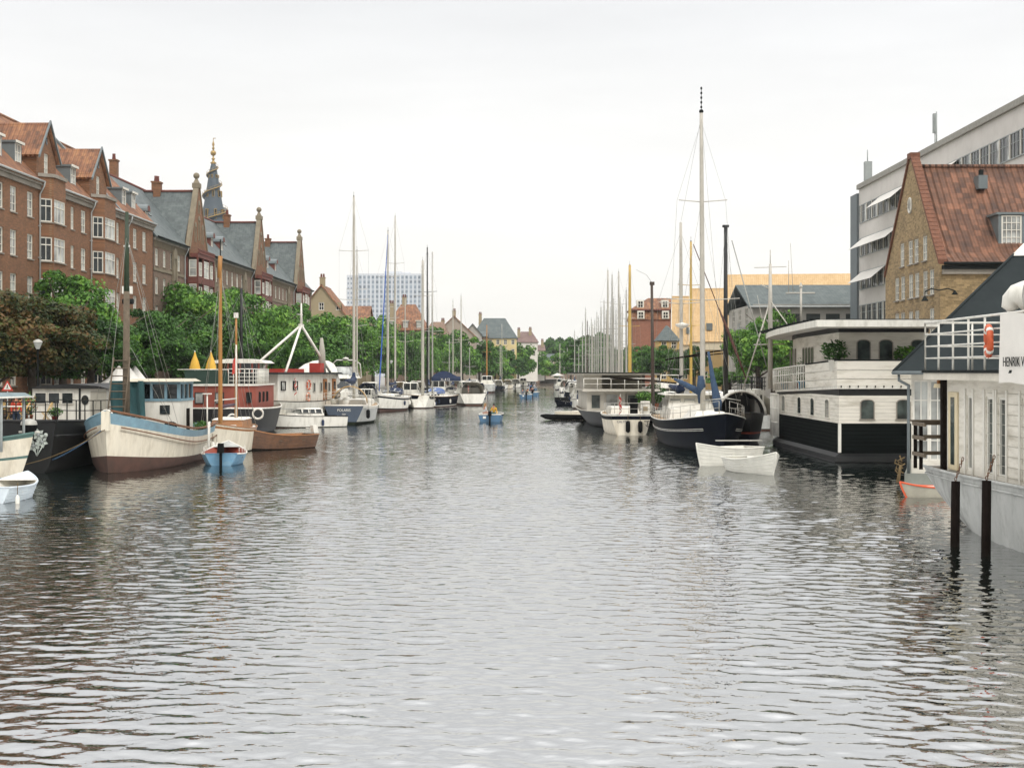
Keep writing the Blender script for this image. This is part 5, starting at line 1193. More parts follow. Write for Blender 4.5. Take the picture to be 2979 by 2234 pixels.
# note: with the bow up the canal local +y is the canal-bank side
mb = MB(bw); cx0 = -3.6
mb.box(cx0, 5, -2.8, .95, 2.0, 3.62); mb.prism([(-2.95, 3.621), (1.1, 3.621), (.6, 3.76), (-.9, 3.86), (-2.4, 3.76)], cx0 - .2, 5.1, blackh, plane='yz'); cb_ = mb.build('cabin', t)
mb = MB(blackh); mb.box(cx0 - .03, cx0 - .002, -1.5, -1.4, 2.0, 3.62); mb.box(cx0 - .03, cx0 - .002, -2.8, -2.0, 2.05, 3.5, canvg); mb.build('corner_trim', cb_)
for y in (.52, -.16, -.84):
    put('window', winmesh(.6, .58, 1, 1, bw, gdark, edge=.03), cb_, (cx0 - .06, y, 2.85), R(-90))
mb = MB(blackh); mb.tube([(cx0 - .03, -1.72 + .16 * math.cos(2 * PI * k / 14), 3.05 + .22 * math.sin(2 * PI * k / 14)) for k in range(14)], .03, n=6, closed=True); mb.poly([(cx0 - .02, -1.72 + .15 * math.cos(2 * PI * k / 14), 3.05 + .21 * math.sin(2 * PI * k / 14)) for k in range(14)], gdark); mb.build('porthole', cb_)
mb = MB(blackh)   # curled davits
for y0_, s_ in ((.95, -1), (-.15, 1)):
    mb.tube([(st + .1, y0_, 2.2), (st + .1, y0_, 2.95), (st + .1, y0_ + s_ * .08, 3.12), (st + .1, y0_ + s_ * .22, 3.14), (st + .1, y0_ + s_ * .33, 3.0), (st + .1, y0_ + s_ * .38, 2.78)], [.06, .06, .06, .055, .05, .02], n=7)
mb.box(st + .06, st + .14, -.1, .9, 2.35, 2.42); mb.build('davit', t)
petal = M('zinc_petal', 'a9b0a8', .5, .3, 3)
def flower(par, cy, cz, r, n=6):
    mb = MB(petal)
    for k in range(n):
        a = 2 * PI * k / n + .3; c, s_ = math.cos(a), math.sin(a); P = lambda u, v, d: (-12.62 - d, cy + (u * c - v * s_) * r, cz + (u * s_ + v * c) * r)
        mb.poly([P(.15, 0, .02), P(.6, .3, .06), P(1.05, 0, .03), P(.6, -.3, .02)]); mb.poly([P(.15, 0, .0), P(.6, -.3, .0), P(1.05, 0, .01), P(.6, .3, .04)])
    mb.ball((-12.68, cy, cz), r * .26, steelw, 8); mb.build('flower', par)
ymap = lambda px: -(X(px, 62.9) + 23.3)
FL = bpy.data.objects
mb = MB(petal); mb.tube([(-12.63, ymap(113), 1.62), (-12.63, ymap(112), 1.2), (-12.63, ymap(108), .75)], .03, n=5); mb.tube([(-12.63, ymap(99), 1.1), (-12.63, ymap(108), .75)], .03, n=5); mb.tube([(-12.63, ymap(124), 1.2), (-12.63, ymap(108), .75)], .03, n=5); mb.ball((-12.64, ymap(134), 1.68), .1, n=8); orn = mb.build('metal_flowers', t)
flower(orn, ymap(113), 1.7, .27); flower(orn, ymap(99), 1.2, .27); flower(orn, ymap(123), 1.38, .27)
G2 = thing('kettle_grill', 'silver lidded kettle grill hung off the black barge stern above the flowers', 'grill', (X(84, 61.9), 61.9, 1.75))
mb = MB(alu); mb.lathe([(.36, .42), (.33, .56), (.2, .66), (.02, .69)], n=16); mb.tube([(0, 0, .69), (0, 0, .84)], .03, n=6); mb.build('lid', G2)
mb = MB(rubber); mb.lathe([(.36, .41), (.34, .28), (.22, .08), (.02, .02)], n=16); mb.tube([(-.5, .2, .1), (.4, .2, .1)], .05, bw, n=6); mb.build('bowl', G2)
def chair(label, x, D, z, rz, mt):
    c = thing('folding_chair', label, 'chair', (x, D, z), rz)
    mb = MB(mt); 
    for k in range(5): mb.box(-.22 + k * .09, -.15 + k * .09, -.22, .22, .44, .465)
    mb.build('seat', c); mb = MB(mt)
    for k in range(4): mb.box(-.26, -.23, -.22, .22, .58 + k * .1, .64 + k * .1)
    mb.build('backrest', c)
    for s_ in (-.2, .2): mb = MB(mt); mb.tube([(-.26, s_, .95), (.2, s_, 0)], .018, n=5); mb.build('leg', c); mb = MB(mt); mb.tube([(.2, s_ * .9, .44), (-.2, s_ * .9, 0)], .018, n=5); mb.build('leg', c)
    return c
chw = M('pale_slats', 'c9a86a', .6, .15, 3)
chair('slatted wooden folding chair left of the pot plants on the black barge', X(12, 66), 66, 2.15, R(80), chw)
chair('slatted wooden folding chair at the white table on the black barge', X(70, 65.5), 65.5, 2.15, R(200), chw)
chair('wooden folding chair seen behind the curled davits of the black barge', X(136, 66), 66, 2.15, R(190), chw)
tb = thing('deck_table', 'white topped table on the black barge', 'table', (X(45, 66), 66, 2.15)); mb = MB(bw); mb.box(-.6, .6, -.35, .35, .7, .74); mb.build('table_top', tb)
for a in (-.5, .5): 
    for b_ in (-.28, .28): mb = MB(oldwood); mb.box(a - .03, a + .03, b_ - .03, b_ + .03, 0, .699); mb.build('leg', tb)
planter('potted_plant', 'tall flowering plant against the left end of the white barge cabin', X(86, 69), 69, 2.1, .38, 1.1, 8, terra, flowers=redf)
planter('potted_plant', 'low red crate of green plants on the black barge rail', X(160, 66), 66, 2.15, .35, .45, 9, M('red_crate', '8f2f28', .7, .1, 2))

# open workboat with canopy at the left edge
t = thing('canopy_workboat', 'cream clinker workboat with green gunwale and grey canopy cut by the left edge', 'workboat', (-23.35, 59.6, 0), R(-14))
h = Hull(7.4, 2.9, 1.95, 1.5, 1.6, tw=.6, pb=2.4, rb=.8, flare=.8)
mb = MB(cream); h.skin(mb, [(.22, weed), (.55, cream), (.6, M('green_gunwale', '4a6660', .7, .2, 3)), (.93, cream), (1, MATS['green_gunwale'])]); h.inner(mb, bw, .8, floor=oldwood); h.rail(mb, MATS['green_gunwale'], .06, .0); mb.build('hull', t)
mb = MB(M('canopy_grey', '6f7d80', .8, .15, 2)); cabin(mb, -3.4, 2.9, 2.5, 2.2, 3.42, 3.6, MATS['canopy_grey'], rf=.3, rb_=.3); mb.tube([(-3.4, -1.25, 3.42), (2.9, -1.25, 3.42), (2.9, 1.25, 3.42), (-3.4, 1.25, 3.42)], .04, bw, n=6, closed=True); mb.build('canopy', t)
for x, y, m_ in ((2.7, -.75, steelw), (-2.8, -1.2, steelw), (2.6, 1.0, steelw), (-.4, -1.2, greenc)):
    mb = MB(m_); mb.tube([(x, y, 1.2), (x, y, 3.42)], .06, n=8); mb.build('canopy_post', t)
# white rowing boat, nearest left
def rowboat(name, label, x, D, rz, L_, B, zb, zm, zs, hm, im, bands=None, group=None, tw=.7, thw=2, outb=False, fore=.0, motor_m=None, fl=.75, lap=True, cat='rowing boat', railm=None):
    t = thing(name, label, cat, (x, D, 0), R(rz), group); h = Hull(L_, B, zb, zm, zs, tw=tw, pb=2.1, rb=.35, rs=.05, flare=fl, keel=-.18, full=.3)
    mb = MB(hm); h.skin(mb, bands or [(.25, hm), (1, hm)], n=20); h.inner(mb, im, zm * .75, floor=im); h.rail(mb, railm or hm, .035, .0, n=20)
    if lap:
        for v in (.3, .45, .6, .75, .88): h.rail(mb, hm, .014, 0, -.006, .02, .98, v=v, k=4)
    mb.tube([h.pt(0, 1, s_, 0) for s_ in (-1, 1)], .03, n=6); mb.tube([h.pt(1, v / 6, 1, -.01) for v in range(7)], .035, railm or hm, n=6); mb.build('hull', t)
    for k in range(thw):
        tt = .25 + .33 * k; a, b_ = h.pt(tt, 1, -1, .06), h.pt(tt, 1, 1, .06); mb = MB(oldwood if im is not bw else bw); mb.box(a[0] - .12, a[0] + .12, a[1], b_[1], zm * .62, zm * .62 + .04); mb.build('thwart', t)
    if fore: mb = MB(bw if hm is not teal else greyh); h.deck(mb, mb.mat, .012, .04, 6, 1 - fore, .99); mb.build('fore_deck', t)
    if outb:
        mb = MB(motor_m or rubber); x0 = -L_ / 2; mb.taper((x0 - .45, x0 - .08, -.16, .16), (x0 - .38, x0 - .02, -.13, .13), zs + .05, zs + .5); mb.box(x0 - .28, x0 - .14, -.06, .06, -.3, zs + .049); mb.tube([(x0, 0, zs + .3), (x0 + .5, .1, zs + .35)], .025, n=5); mb.build('outboard_motor', t)
    return t, h
t, h = rowboat('rowing_boat', 'small white rowing boat with pale blue strakes at the bottom left', X(30, 50.5), 50.5, 93, 4.3, 1.75, .8, .5, .55, M('dinghy_white', 'c4cdd2', .5, .08, 2, dirt='7d93a3', damt=.5), bw, fore=.32, bands=[(.2, weed), (1, MATS['dinghy_white'])])
fender(t, -2.1, -.86, .3, bw, .5, .07)
t, h = rowboat('motor_dinghy', 'light blue clinker dinghy with outboard and red inside, stern to the camera', X(654, 69.9), 69.9, 97, 4.5, 2.15, .98, .52, .58, teal, oxred, fore=.22, outb=True, railm=bw, bands=[(.18, weed), (1, teal)])
mb = MB(bw); h.stanchions(mb, bw, .28, .1, .6, 4, r=.014, wires=1); mb.build('railing', t)
t, h = rowboat('clinker_boat', 'varnished brown clinker boat with white outboard, moored right of the blue dinghy', X(806, 82.4), 82.4, 229, 5.2, 1.9, 1.35, .8, .8, M('clinker_brown', '5f3f26', .5, .3, 3, dirt='38261a', dscale=2, damt=.7), woodv, bands=[(.22, darkwood), (1, MATS['clinker_brown'])], tw=.75, outb=True, motor_m=bw, railm=woodv)
# cream cutter with two varnished masts
t = thing('wooden_ketch', 'small cream ketch with two honey coloured wooden masts and wooden cabin', 'sailboat', (-16.05, 80.2, 0), R(-88)); h = Hull(9.6, 2.9, 1.75, 1.3, 1.35, tw=.5, pb=2.3, rb=.9, rs=-.2, flare=.7)
mb = MB(cream); h.skin(mb, [(.25, weed), (.88, cream), (.94, woodv), (1, cream)]); h.deck(mb, bw, -.05); h.rail(mb, woodv, .04, .0); mb.build('hull', t)
mb = MB(woodv); cabin(mb, -3.4, .2, 1.9, 1.7, 1.2, 1.75, woodv, rf=.3, top=bw); mb.build('cabin', t); mb = MB(bw); cabin(mb, .6, 3.2, 1.5, 1.2, 1.25, 1.5, bw, rf=.4); mb.build('hatch', t)
def wm(px, D, z0, ytop, r, lean=0.): 
    o = MB(mastw); x = -(D - 80.2); y = X(px, D) + 16.05; z1 = Z(ytop, D); o.tube([(x + lean * k / 6, y, z0 + (z1 - z0) * k / 6) for k in range(7)], [r * (1 - .4 * k / 6) for k in range(7)], n=9); return o.build('mast', t), x, y, z1
m1, x1_, y1_, z1_ = wm(636, 77.5, 1.3, 745, .13); m2, x2_, y2_, z2_ = wm(690, 82., 1.3, 925, .1)
mb = MB(darkwood); mb.tube([(x1_, y1_, z1_ - .05), (x1_, y1_, z1_ + .9)], .03, n=5); mb.tube([(x1_, y1_ - .05, z1_ - 1.2), (x1_, y1_, z1_)], .12, mastw, n=8); mb.build('topmast', m1)
mb = MB(bw); mb.box(x2_ - .1, x2_ + .1, y2_ - .12, y2_ + .12, z2_, z2_ + .3); mb.build('masthead_light', m2)
mb = MB(wire)
for q in (h.pt(.5, 1, 1, .05), h.pt(.6, 1, 1, .05), h.pt(.7, 1, 1, .05), h.pt(.5, 1, -1, .05), h.pt(.6, 1, -1, .05), h.pt(.7, 1, -1, .05), h.pt(.99, 1, 1)): mb.tube([(x1_, y1_, z1_ - .9), q], .009, n=4)
for q in (h.pt(.2, 1, 1, .05), h.pt(.3, 1, 1, .05), h.pt(.2, 1, -1, .05), h.pt(.3, 1, -1, .05)): mb.tube([(x2_, y2_, z2_ - .2), q], .009, n=4)
mb.tube([(x1_, y1_, z1_ - .3), (x2_, y2_, z2_)], .009, n=4); mb.build('rigging', t)
mb = MB(M('plum_sail', '4d3a44', .9, .2, 3)); mb.tube([(x1_ - .2, y1_, 2.55), (x2_ + .6, y2_, 2.6)], [.12, .08], n=8); mb.tube([(x1_, y1_ - .3, 2.9), (x1_ - 3.4, y2_ + .2, 2.95)], .04, bw, n=6); mb.build('boom', t)
mb = MB(bw); mb.tube([(-.9, .35, 1.3), (-.9, .35, 6.0)], .045, n=7); mb.build('flagstaff', t); mb = MB(flagr); mb.poly([(-.9, .3, 4.4), (-.9, .3, 5.3), (-.9, .16, 5.1), (-.9, .12, 4.3)]); mb.poly([(-.91, .12, 4.3), (-.91, .16, 5.1), (-.91, .3, 5.3), (-.91, .3, 4.4)]); mb.build('pennant', t)
lifering(t, (-3.6, 1.2, 2.0), .3, .06, R(90), bw)
# red houseboat on a black hull
t = thing('red_houseboat', 'oxide red houseboat on black hull with white railed roof terrace', 'houseboat', (-20.7, 106., 0), R(-90)); h = Hull(15.5, 6.2, 1.95, 1.8, 2.0, tw=.62, pb=4.5, rb=1.1, rs=0, flare=.35)
mb = MB(blackh); h.skin(mb, [(.12, weed), (1, blackh)], n=28); h.deck(mb, oldwood, -.06); h.rail(mb, bw, .06, .0); mb.build('hull', t)
x1 = 4.8; rr = 1.6; poly = [(-5, -2.35), (x1, -2.35)] + [(x1 - rr + rr * math.sin(a), 2.3 - rr + rr * math.cos(a)) for a in [PI / 2 * (1 - k / 6) for k in range(7)]] + [(-5, 2.1)]
mb = MB(oxred); mb.prism(poly, 1.7, 3.45, plane='xy'); mb.build('deckhouse', t); dh = mb
mb = MB(bw); mb.prism([(x + (.15 if x > 0 else 0), y * 1.05) for x, y in poly], 3.451, 3.56, plane='xy'); mb.build('roof_deck', t)
for y in (-1.55, -.1): mb = MB(greyh); put('window', winmesh(.62, .8, 1, 1, blackh, gcurt, edge=.05), t, (x1 + .06, y, 2.2), R(90))
for xx, yy, an in ((x1 - .5, 1.86, 45), (2.4, 2.29, 90), (.6, 2.25, 90), (-1.2, 2.22, 90)): put('window', winmesh(.42, .75, 1, 1, blackh, gdark, edge=.05), t, (xx + (.08 if an == 45 else 0), yy + .06, 2.25), R(180 if an == 90 else 135))
def railing(parent, pts, h_, mt, n=10, r=.03, wires=3, name='railing'):
    mb = MB(mt); pts = [Vector(p) for p in pts]; tot = [0]
    for a, b_ in zip(pts, pts[1:]): tot.append(tot[-1] + (b_ - a).length)
    def at(s_):
        for k in range(len(pts) - 1):
            if s_ <= tot[k + 1] + 1e-6: return pts[k].lerp(pts[k + 1], (s_ - tot[k]) / max(1e-6, tot[k + 1] - tot[k]))
        return pts[-1]
    for k in range(n + 1): p = at(tot[-1] * k / n); mb.tube([p, p + Vector((0, 0, h_))], r, n=6)
    for k in range(wires): zz = h_ * (k + 1) / wires; mb.tube([p + Vector((0, 0, zz)) for p in pts], r * (1.2 if k == wires - 1 else .8), n=6)
    return mb.build(name, parent)
rp = [(x1 - .1 - 0, .5, 3.56)] + [(x1 - rr + rr * math.sin(a), 2.3 - rr + rr * math.cos(a), 3.56) for a in [PI / 2 * (1 - k / 6) for k in range(7)]] + [(-2, 2.2, 3.56)]
railing(t, rp, 1.1, bw, 20, .028, 4)
mb = MB(greenc); mb.box(x1 - .05, x1 + .0, -2.6, .45, 3.6, 4.55); mb.box(-3, x1 - .06, -2.6, -2.55, 3.6, 4.55); mb.tube([(x1, -3.1, 4.62), (x1, .5, 4.62)], .035, bw); mb.build('canvas_screen', t)
mb = MB(oxred); mb.box(-3.3, .1, -1.2, 1.9, 3.57, 4.4, blackh); mb.box(-3.3, .1, -1.2, 1.9, 4.401, 5.15, gdark)
for y in (-1.2, -.5, .4, 1.3, 1.78): mb.box(.05, .14, y, y + .12, 4.401, 5.15)
wh = mb.build('wheelhouse', t); mb = MB(bw); mb.prism([(-1.7, 5.1), (2.4, 5.1), (2.1, 5.3), (1.0, 5.42), (-.4, 5.42), (-1.5, 5.28)], -3.7, .6, plane='yz'); mb.build('roof', wh)
mb = MB(darkwood); mb.tube([(-1., X(702, 107) + 20.7, 3.4), (-1., X(702, 107) + 20.7, Z(838, 107))], [.13, .1], blackh, n=8); m_ = mb.build('mast', t)
mb = MB(wire)
for q in ((4.5, 2.2, 3.6), (1.5, 2.2, 3.6), (-2.5, 2.2, 3.6), (4.5, -2, 3.6)): mb.tube([(-1., X(702, 107) + 20.7, Z(850, 107)), q], .009, n=4)
mb.build('rigging', t)
lifering(t, (7.4, 1.3, 1.2), .32, .06, R(90), bw)
for px_, lb in ((567, 'left one of two closed yellow parasols above the red houseboat'), (614, 'right one of two closed yellow parasols, nearer the wooden mast')):
    D = 103.2; P = thing('closed_parasol', lb, 'parasol', (X(px_, D), D, 3.56), 0, 'closed yellow parasols on the houseboat terrace'); z0, z1 = Z(1076, D) - 3.56, Z(1022, D) - 3.56
    mb = MB(M('yellow_canvas', 'd0a440', .85, .12, 3, stretch=(6, 6, .5), bump=.5)); mb.lathe([(.42 * (1 + (.0)), z0 + .02), (.36, z0 + .3), (.26, z0 + .65), (.12, z1 - .35), (.02, z1)], n=9); mb.build('canopy', P); mb = MB(bw); mb.tube([(0, 0, 0), (0, 0, z1 + .05)], .035, n=6); mb.build('pole', P)
# white trawler with A frame mast and life rings
ang = 75; t = thing('white_trawler', 'white passenger trawler with A frame mast, two orange life rings and a brown door', 'ship', (-18.6, 121., 0), R(ang)); h = Hull(19, 5.4, 2.7, 2.0, 2.2, tw=.75, pb=3., rb=.8, flare=.5)
mb = MB(bw); h.skin(mb, [(.14, weed), (1, bw)], n=24); h.deck(mb, deckw, -.1); h.rail(mb, cast, .035, .0); h.rail(mb, greyh, .03, -.6, -.03); mb.build('hull', t)
mb = MB(bw); cabin(mb, -7.6, 5.2, 4.0, 3.9, 1.9, 4.25, bw, rf=.4, rb_=.1); mb.taper((-8.2, 5.6, -2.35, 2.35), (-8.0, 5.4, -2.2, 2.2), 4.251, 4.4, cast); mb.build('deckhouse', t)
mb = MB(bw); mb.tube([(5.2, 0, 1.8), (5.3, 0, 3.4), (4.6, 0, 4.2)], 2.0, n=16); mb.build('fore_cabin', t)
def sdw(x, z, w_, h2, gm, fr=None, edge=.06): put('window', winmesh(w_, h2, 1, 1, fr or rubber, gm, edge=edge), t, (x, -2.06, z), 0)
for x, w_ in ((-6.6, .85), (-4.2, .85)): sdw(x, 2.95, w_, .75, gcurt)
for x in (-.3, 1.2, 3.0): sdw(x, 2.75, .42, .8, gdark, fr=alu)
for x, mt in ((2.1, woodv), (4.1, woodv)):
    mb = MB(mt); mb.box(x - .36, x + .36, -2.08, -2.0, 1.95, 3.85); mb.box(x - .2, x + .2, -2.1, -2.081, 2.95, 3.6, gdark); mb.build('door', t)
lifering(t, (-1.6, -2.1, 3.35), .36, .075, 0, orange); lifering(t, (-1.7, -2.1, 2.35), .34, .07, 0, M('pale_orange', 'cf8a6c', .6))
mb = MB(bw); apx = (1.2, -.2, Z(945, 121)); 
for q in ((-5.2, -1.6, 4.4), (4.3, -1.6, 4.4), (-5.0, 1.9, 4.4)): mb.tube([q, apx], .11, n=8)
mb.tube([apx, (apx[0], apx[1], Z(880, 121))], [.13, .07], n=8); mb.box(apx[0] - .35, apx[0] + .35, apx[1] - .1, apx[1] + .1, apx[2] - .1, apx[2] + .1); mb.tube([(apx[0] - .9, apx[1], apx[2] + .9), (apx[0] + .3, apx[1], apx[2] + .9)], .03, n=5); mb.build('a_frame_mast', t)
mb = MB(wire); 
for q in ((8.6, 0, 3.0), (-9, 0, 3.0), (2.2, -2, 4.4)): mb.tube([apx, q], .009, n=4)
mb.build('rigging', t)
mb = MB(M('red_raft', 'a8382c', .6)); mb.box(-5.5, -1.2, -1.5, -.3, 4.401, 4.7); mb.build('roof_locker', t); mb = MB(MATS['red_raft']); mb.box(2.0, 2.9, -1.6, -.6, 4.401, 5.2); mb.build('funnel', t)
mb = MB(bw); mb.tube([(3.4, -1.2, 4.4), (3.4, -1.2, 6.2), (3.3, -1.2, 7.4)], [.35, .28, .12], canvg, n=10); mb.build('covered_boom', t)
p = (-4.9, -2.75, 2.0); flag(t, -4.9, -2.5, 2.1, .9, 1.9, .3)
mb = MB(bw); h.stanchions(mb, bw, .6, .3, .75, 6, r=.02, wires=2); mb.build('railing', t)
motorboat('motor_cruiser', 'low white motorboat moored beside the white trawler', 886, 114.3, 214, 6.8, 2.3, bw, fb=.95, hs=.6, group=None)
# bigger motor yacht behind
t, h = motorboat('motor_yacht', 'large white flybridge motor yacht with grey tinted screens behind the navy transom', 985, 150, -95, 14, 4.6, bw, fb=1.9, hs=1.9, cat='motor yacht')
mb = MB(canvg); cabin(mb, -4.5, 1.6, 3.0, 2.6, 3.75, 4.1, bw, rf=.4); cabin(mb, -4.2, 1.0, 2.8, 2.2, 4.101, 5.0, gcurt, rf=1.1, rb_=.3, top=rubber); mb.build('flybridge', t)
mb = MB(bw); mb.tube([(-4.4, -1.6, 3.8), (-4.0, -1.5, 5.3), (-3.7, -1.0, 5.7), (-3.7, 1.0, 5.7), (-4.0, 1.5, 5.3), (-4.4, 1.6, 3.8)], .07, n=7); mb.lathe([(.1, 0), (.35, .1), (.3, .25), (.05, .32)], (-3.7, 0, 5.7), n=10); mb.build('radar_arch', t)
# navy transom yacht
D = 126.6; t = thing('navy_yacht', 'steel sailing yacht showing a rounded dark blue transom and tall pale mast', 'sailboat', (X(1036, 127), D, 0), R(88)); h = Hull(13.5, 3.9, 1.95, 1.45, 1.62, tw=.86, pb=2.3, rb=1.2, rs=-.1, flare=.8, sb=.62)
slateh = M('slate_blue_hull', '3b4654', .45, .12, 1.5, coat=.2); mb = MB(greyh); h.skin(mb, [(.3, weed), (.9, greyh), (1, bw)]); h.deck(mb, deckw, -.03); h.rail(mb, bw, .05, 0); mb.build('hull', t)
mb = MB(slateh); vs = [.3 + .7 * k / 8 for k in range(9)]; q = [Vector(h.pt(0, v, 1)) + Vector((-.03, 0, 0)) for v in vs]; q2 = [Vector(h.pt(0, v, -1)) + Vector((-.03, 0, 0)) for v in vs]; mb.poly(q[::-1] + q2, slateh); mb.tube([q2[-1], q[-1]], .06, bw); tr = mb.build('transom', t)
ZT = [q[-1]]; me = textmesh('POLARIS', .3, .006, bw); o = put('lettering', me, tr, (h.pt(0, .8, 1)[0] - .06, 0, 1.12)); o.rotation_euler = (R(90), 0, R(-90))
me = textmesh('KBH', .17, .006, bw); o = put('lettering', me, tr, (h.pt(0, .8, 1)[0] - .06, 0, .82)); o.rotation_euler = (R(90), 0, R(-90))
mb = MB(bw); cabin(mb, -2, 4.5, 2.6, 2.2, 1.4, 2.0, bw, rf=.8); mb.build('cabin', t)
mb = MB(woodv); mb.tube([(-3.4, 1.5 * math.cos(a), 1.75 + 1.45 * math.sin(a)) for a in [PI * k / 10 for k in range(11)]], .05, M('brass_arch', 'a8874f', .5), n=6); mb.grid([[(x, 1.45 * math.cos(a), 1.75 + (1.38 + (x + 3.4) * .0) * math.sin(a)) for a in [PI * k / 10 for k in range(11)]] for x in (-3.3, -2.2)], canvg, True); mb.build('cockpit_hood', t)
mb = MB(alu); a = [h.pt(.0, 1, s_, .1, .0) for s_ in (-1, 1)]; mb.tube([a[0], (a[0][0], a[0][1], 2.5), (a[1][0], a[1][1], 2.5), a[1]], .03, n=6); mb.tube([(a[0][0], a[0][1], 2.1), (a[1][0], a[1][1], 2.1)], .02, n=5); h.stanchions(mb, alu, .75, .02, .95, 7, r=.02); mb.box(a[0][0] - .05, a[0][0] + .1, -.3, .3, 2.3, 2.75, bw); mb.lathe([(.25, 0), (.3, .5), (.1, .7)], (-6.2, -.1, 1.7), bw, n=10); mb.lathe([(.2, 0), (.25, .4), (.05, .5)], (-6.2, 1.0, 1.7), canvg, n=10); mb.build('pushpit', t)
D2 = 130.; yl = -(X(1026, D2) - X(1036, 127)); mastpart(t, D2 - 126.6, yl, 1.9, Z(572, D2), .14, mastwh, (.49, .73), 1.35, lean=-.1); rigging(t, h, D2 - 126.6, 1.9, Z(572, D2), (.49, .73), 1.35, yl)
boom(t, 3.2, yl, 3.4, 4.8, canvb, r=.2)
for sd in (-1, 1): p = h.pt(.1, .85, sd, -.15); fender(t, p[0], p[1], p[2], rubber, .8, .16)
# flag red lettered yacht etc. with the generic builder
sailboat('sailing_yacht', 'white hulled yacht with broad navy sheer stripe and blue boom cover', 1134, 163, 262, 11.5, 3.7, bw, navyh, Z(667, 160), .42, mastwh, canvb, (.47, .72), 1.3, 1.75, .12, hood=canvb, furl=M('royal_blue_sail', '2f56a0', .8, .1, 3))
t, h = sailboat('racing_yacht', 'long navy hulled yacht with black mast and lettered navy boom cover', 1243, 180, 247, 13.5, 3.9, navyh, navyh, Z(722, 180), .5, blackh, None, (.45, .7), 1.3, 1.5, .12, hood=M('mid_blue_canvas', '4a608c', .9, .15, 3), boot=bw, mpx=1)
BL = thing('covered_boom', 'navy boom cover reading X-412 above the long navy yacht', 'boom', (X(1258, 176), 176, Z(1108, 176)), 0)
mb = MB(canvb); rows = []
for i in range(9):
    f = i / 8; w_ = 3.6 * f; hh = (.55 + .75 * math.sin(PI * min(1, f * 1.15)) * (1 - .25 * f)); rows.append([(w_ - .1, -.16, .0), (w_ - .1, -.2, .35), (w_ - .1, 0, hh), (w_ - .1, .2, .35), (w_ - .1, .16, 0)])
mb.grid(rows, smooth=False); mb.poly(rows[0][::-1]); mb.poly(rows[-1]); c_ = mb.build('sail_cover', BL); me = textmesh('X-412', .42, .006, bw, spacing=1.1); o = put('lettering', me, c_, (1.6, -.215, .04)); o.rotation_euler = (R(86), 0, 0)
mb = MB(alu); mb.tube([(-.2, 0, 0), (3.7, 0, .02)], .06); mb.tube([(0, 0, -1.6), (0, 0, Z(733, 176) - Z(1108, 176))], [.11, .08], n=8); mb.build('mast', BL)
mb = MB(alu); zz = 6.1
for sd in (-1, 1): mb.tube([(0, 0, zz), (sd * 1.3, 0, zz + .1)], .028, n=5)
mb.build('spreader', BL)
t, h = motorboat('cabin_cruiser', 'white cruiser with dark oval ports and a red and white flag at its stern', 1362, 192, 98, 12, 4.0, bw, fb=1.7, hs=1.5, canopy=canvg, flagc=True)
t, h = motorboat('cabin_cruiser', 'grey hulled boxy cruiser with white wheelhouse, stern on, beyond the flagged cruiser', 1417, 300, 90, 11, 3.7, greyh, fb=2.0, hs=1.6)
# remaining yachts on the left: (px of mast, D, top y, rz, hull, mast, cover, label)
LBt = [(1037, 152, 726, 90, bw, mastwh, None, .09, 'yacht with a thinner pale mast just right of the tallest left mast'),
 (1149, 172, 627, 92, bw, mastwh, canvb, .12, 'yacht with a tall white mast rising in front of the hotel tower'),
 (1124, 185, 842, 86, bw, alu, None, .08, 'small yacht with short mast before the hotel tower'),
 (1180, 190, 866, -92, cream, mastwh, tanc, .08, 'cream yacht with a tan furled sail'),
 (1229, 176, 756, 90, bw, mastwh, None, .2, 'yacht with the thick white mast at the right edge of the hotel'),
 (1247, 205, 850, 90, navyh, alu, canvb, .08, 'yacht with a slim grey mast next to the thick white mast'),
 (1307, 222, 985, 92, bw, alu, None, .07, 'short masted yacht below the pink gable'),
 (1317, 214, 877, 88, bw, mastwh, canvb, .08, 'yacht whose mast stands before the pink gable chimney'),
 (1341, 206, 861, 90, bw, mastwh, None, .1, 'yacht with white mast right of the pink gable'),
 (1366, 240, 1010, 90, navyh, alu, canvb, .07, 'small navy yacht with low mast behind the flagged cruiser'),
 (1416, 330, 945, 90, cream, mastw, None, .17, 'boat with a short orange wooden mast by the yellow house'),
 (1455, 350, 1005, 90, bw, mastwh, canvb, .1, 'distant white yacht left of the paired masts'),
 (1460, 368, 942, 90, bw, alu, None, .1, 'distant yacht with the taller of the paired masts'),
 (1473, 385, 1010, 90, bw, alu, None, .09, 'distant yacht right of the paired masts'),
 (1478, 400, 1006, 90, navyh, mastwh, None, .09, 'distant dark yacht under the yellow corner house'),
 (1492, 415, 1002, 90, bw, alu, canvb, .09, 'far yacht by the row of off white houses'),
 (1495, 430, 1010, 90, bw, alu, None, .09, 'far yacht half hidden by its neighbour mast'),
 (1528, 450, 1028, 90, bw, alu, None, .09, 'far yacht with a lone mast before the last trees'),
 (1541, 470, 1030, 90, bw, alu, canvb, .08, 'farthest yacht on the left bank near the bridge')]
for px_, D, yt, rz, hm, mm, cv, r_, lb in LBt:
    sailboat('moored_yacht', lb + '', px_, D + .6, rz, 10, 3.2, hm, None, Z(yt, D), .45, mm, cv, (.55,) if D > 180 else (.5, .74), 1.1, 1.2, r_, group='yachts moored along the left quay', extra=D < 260, hood=canvb if cv else None)
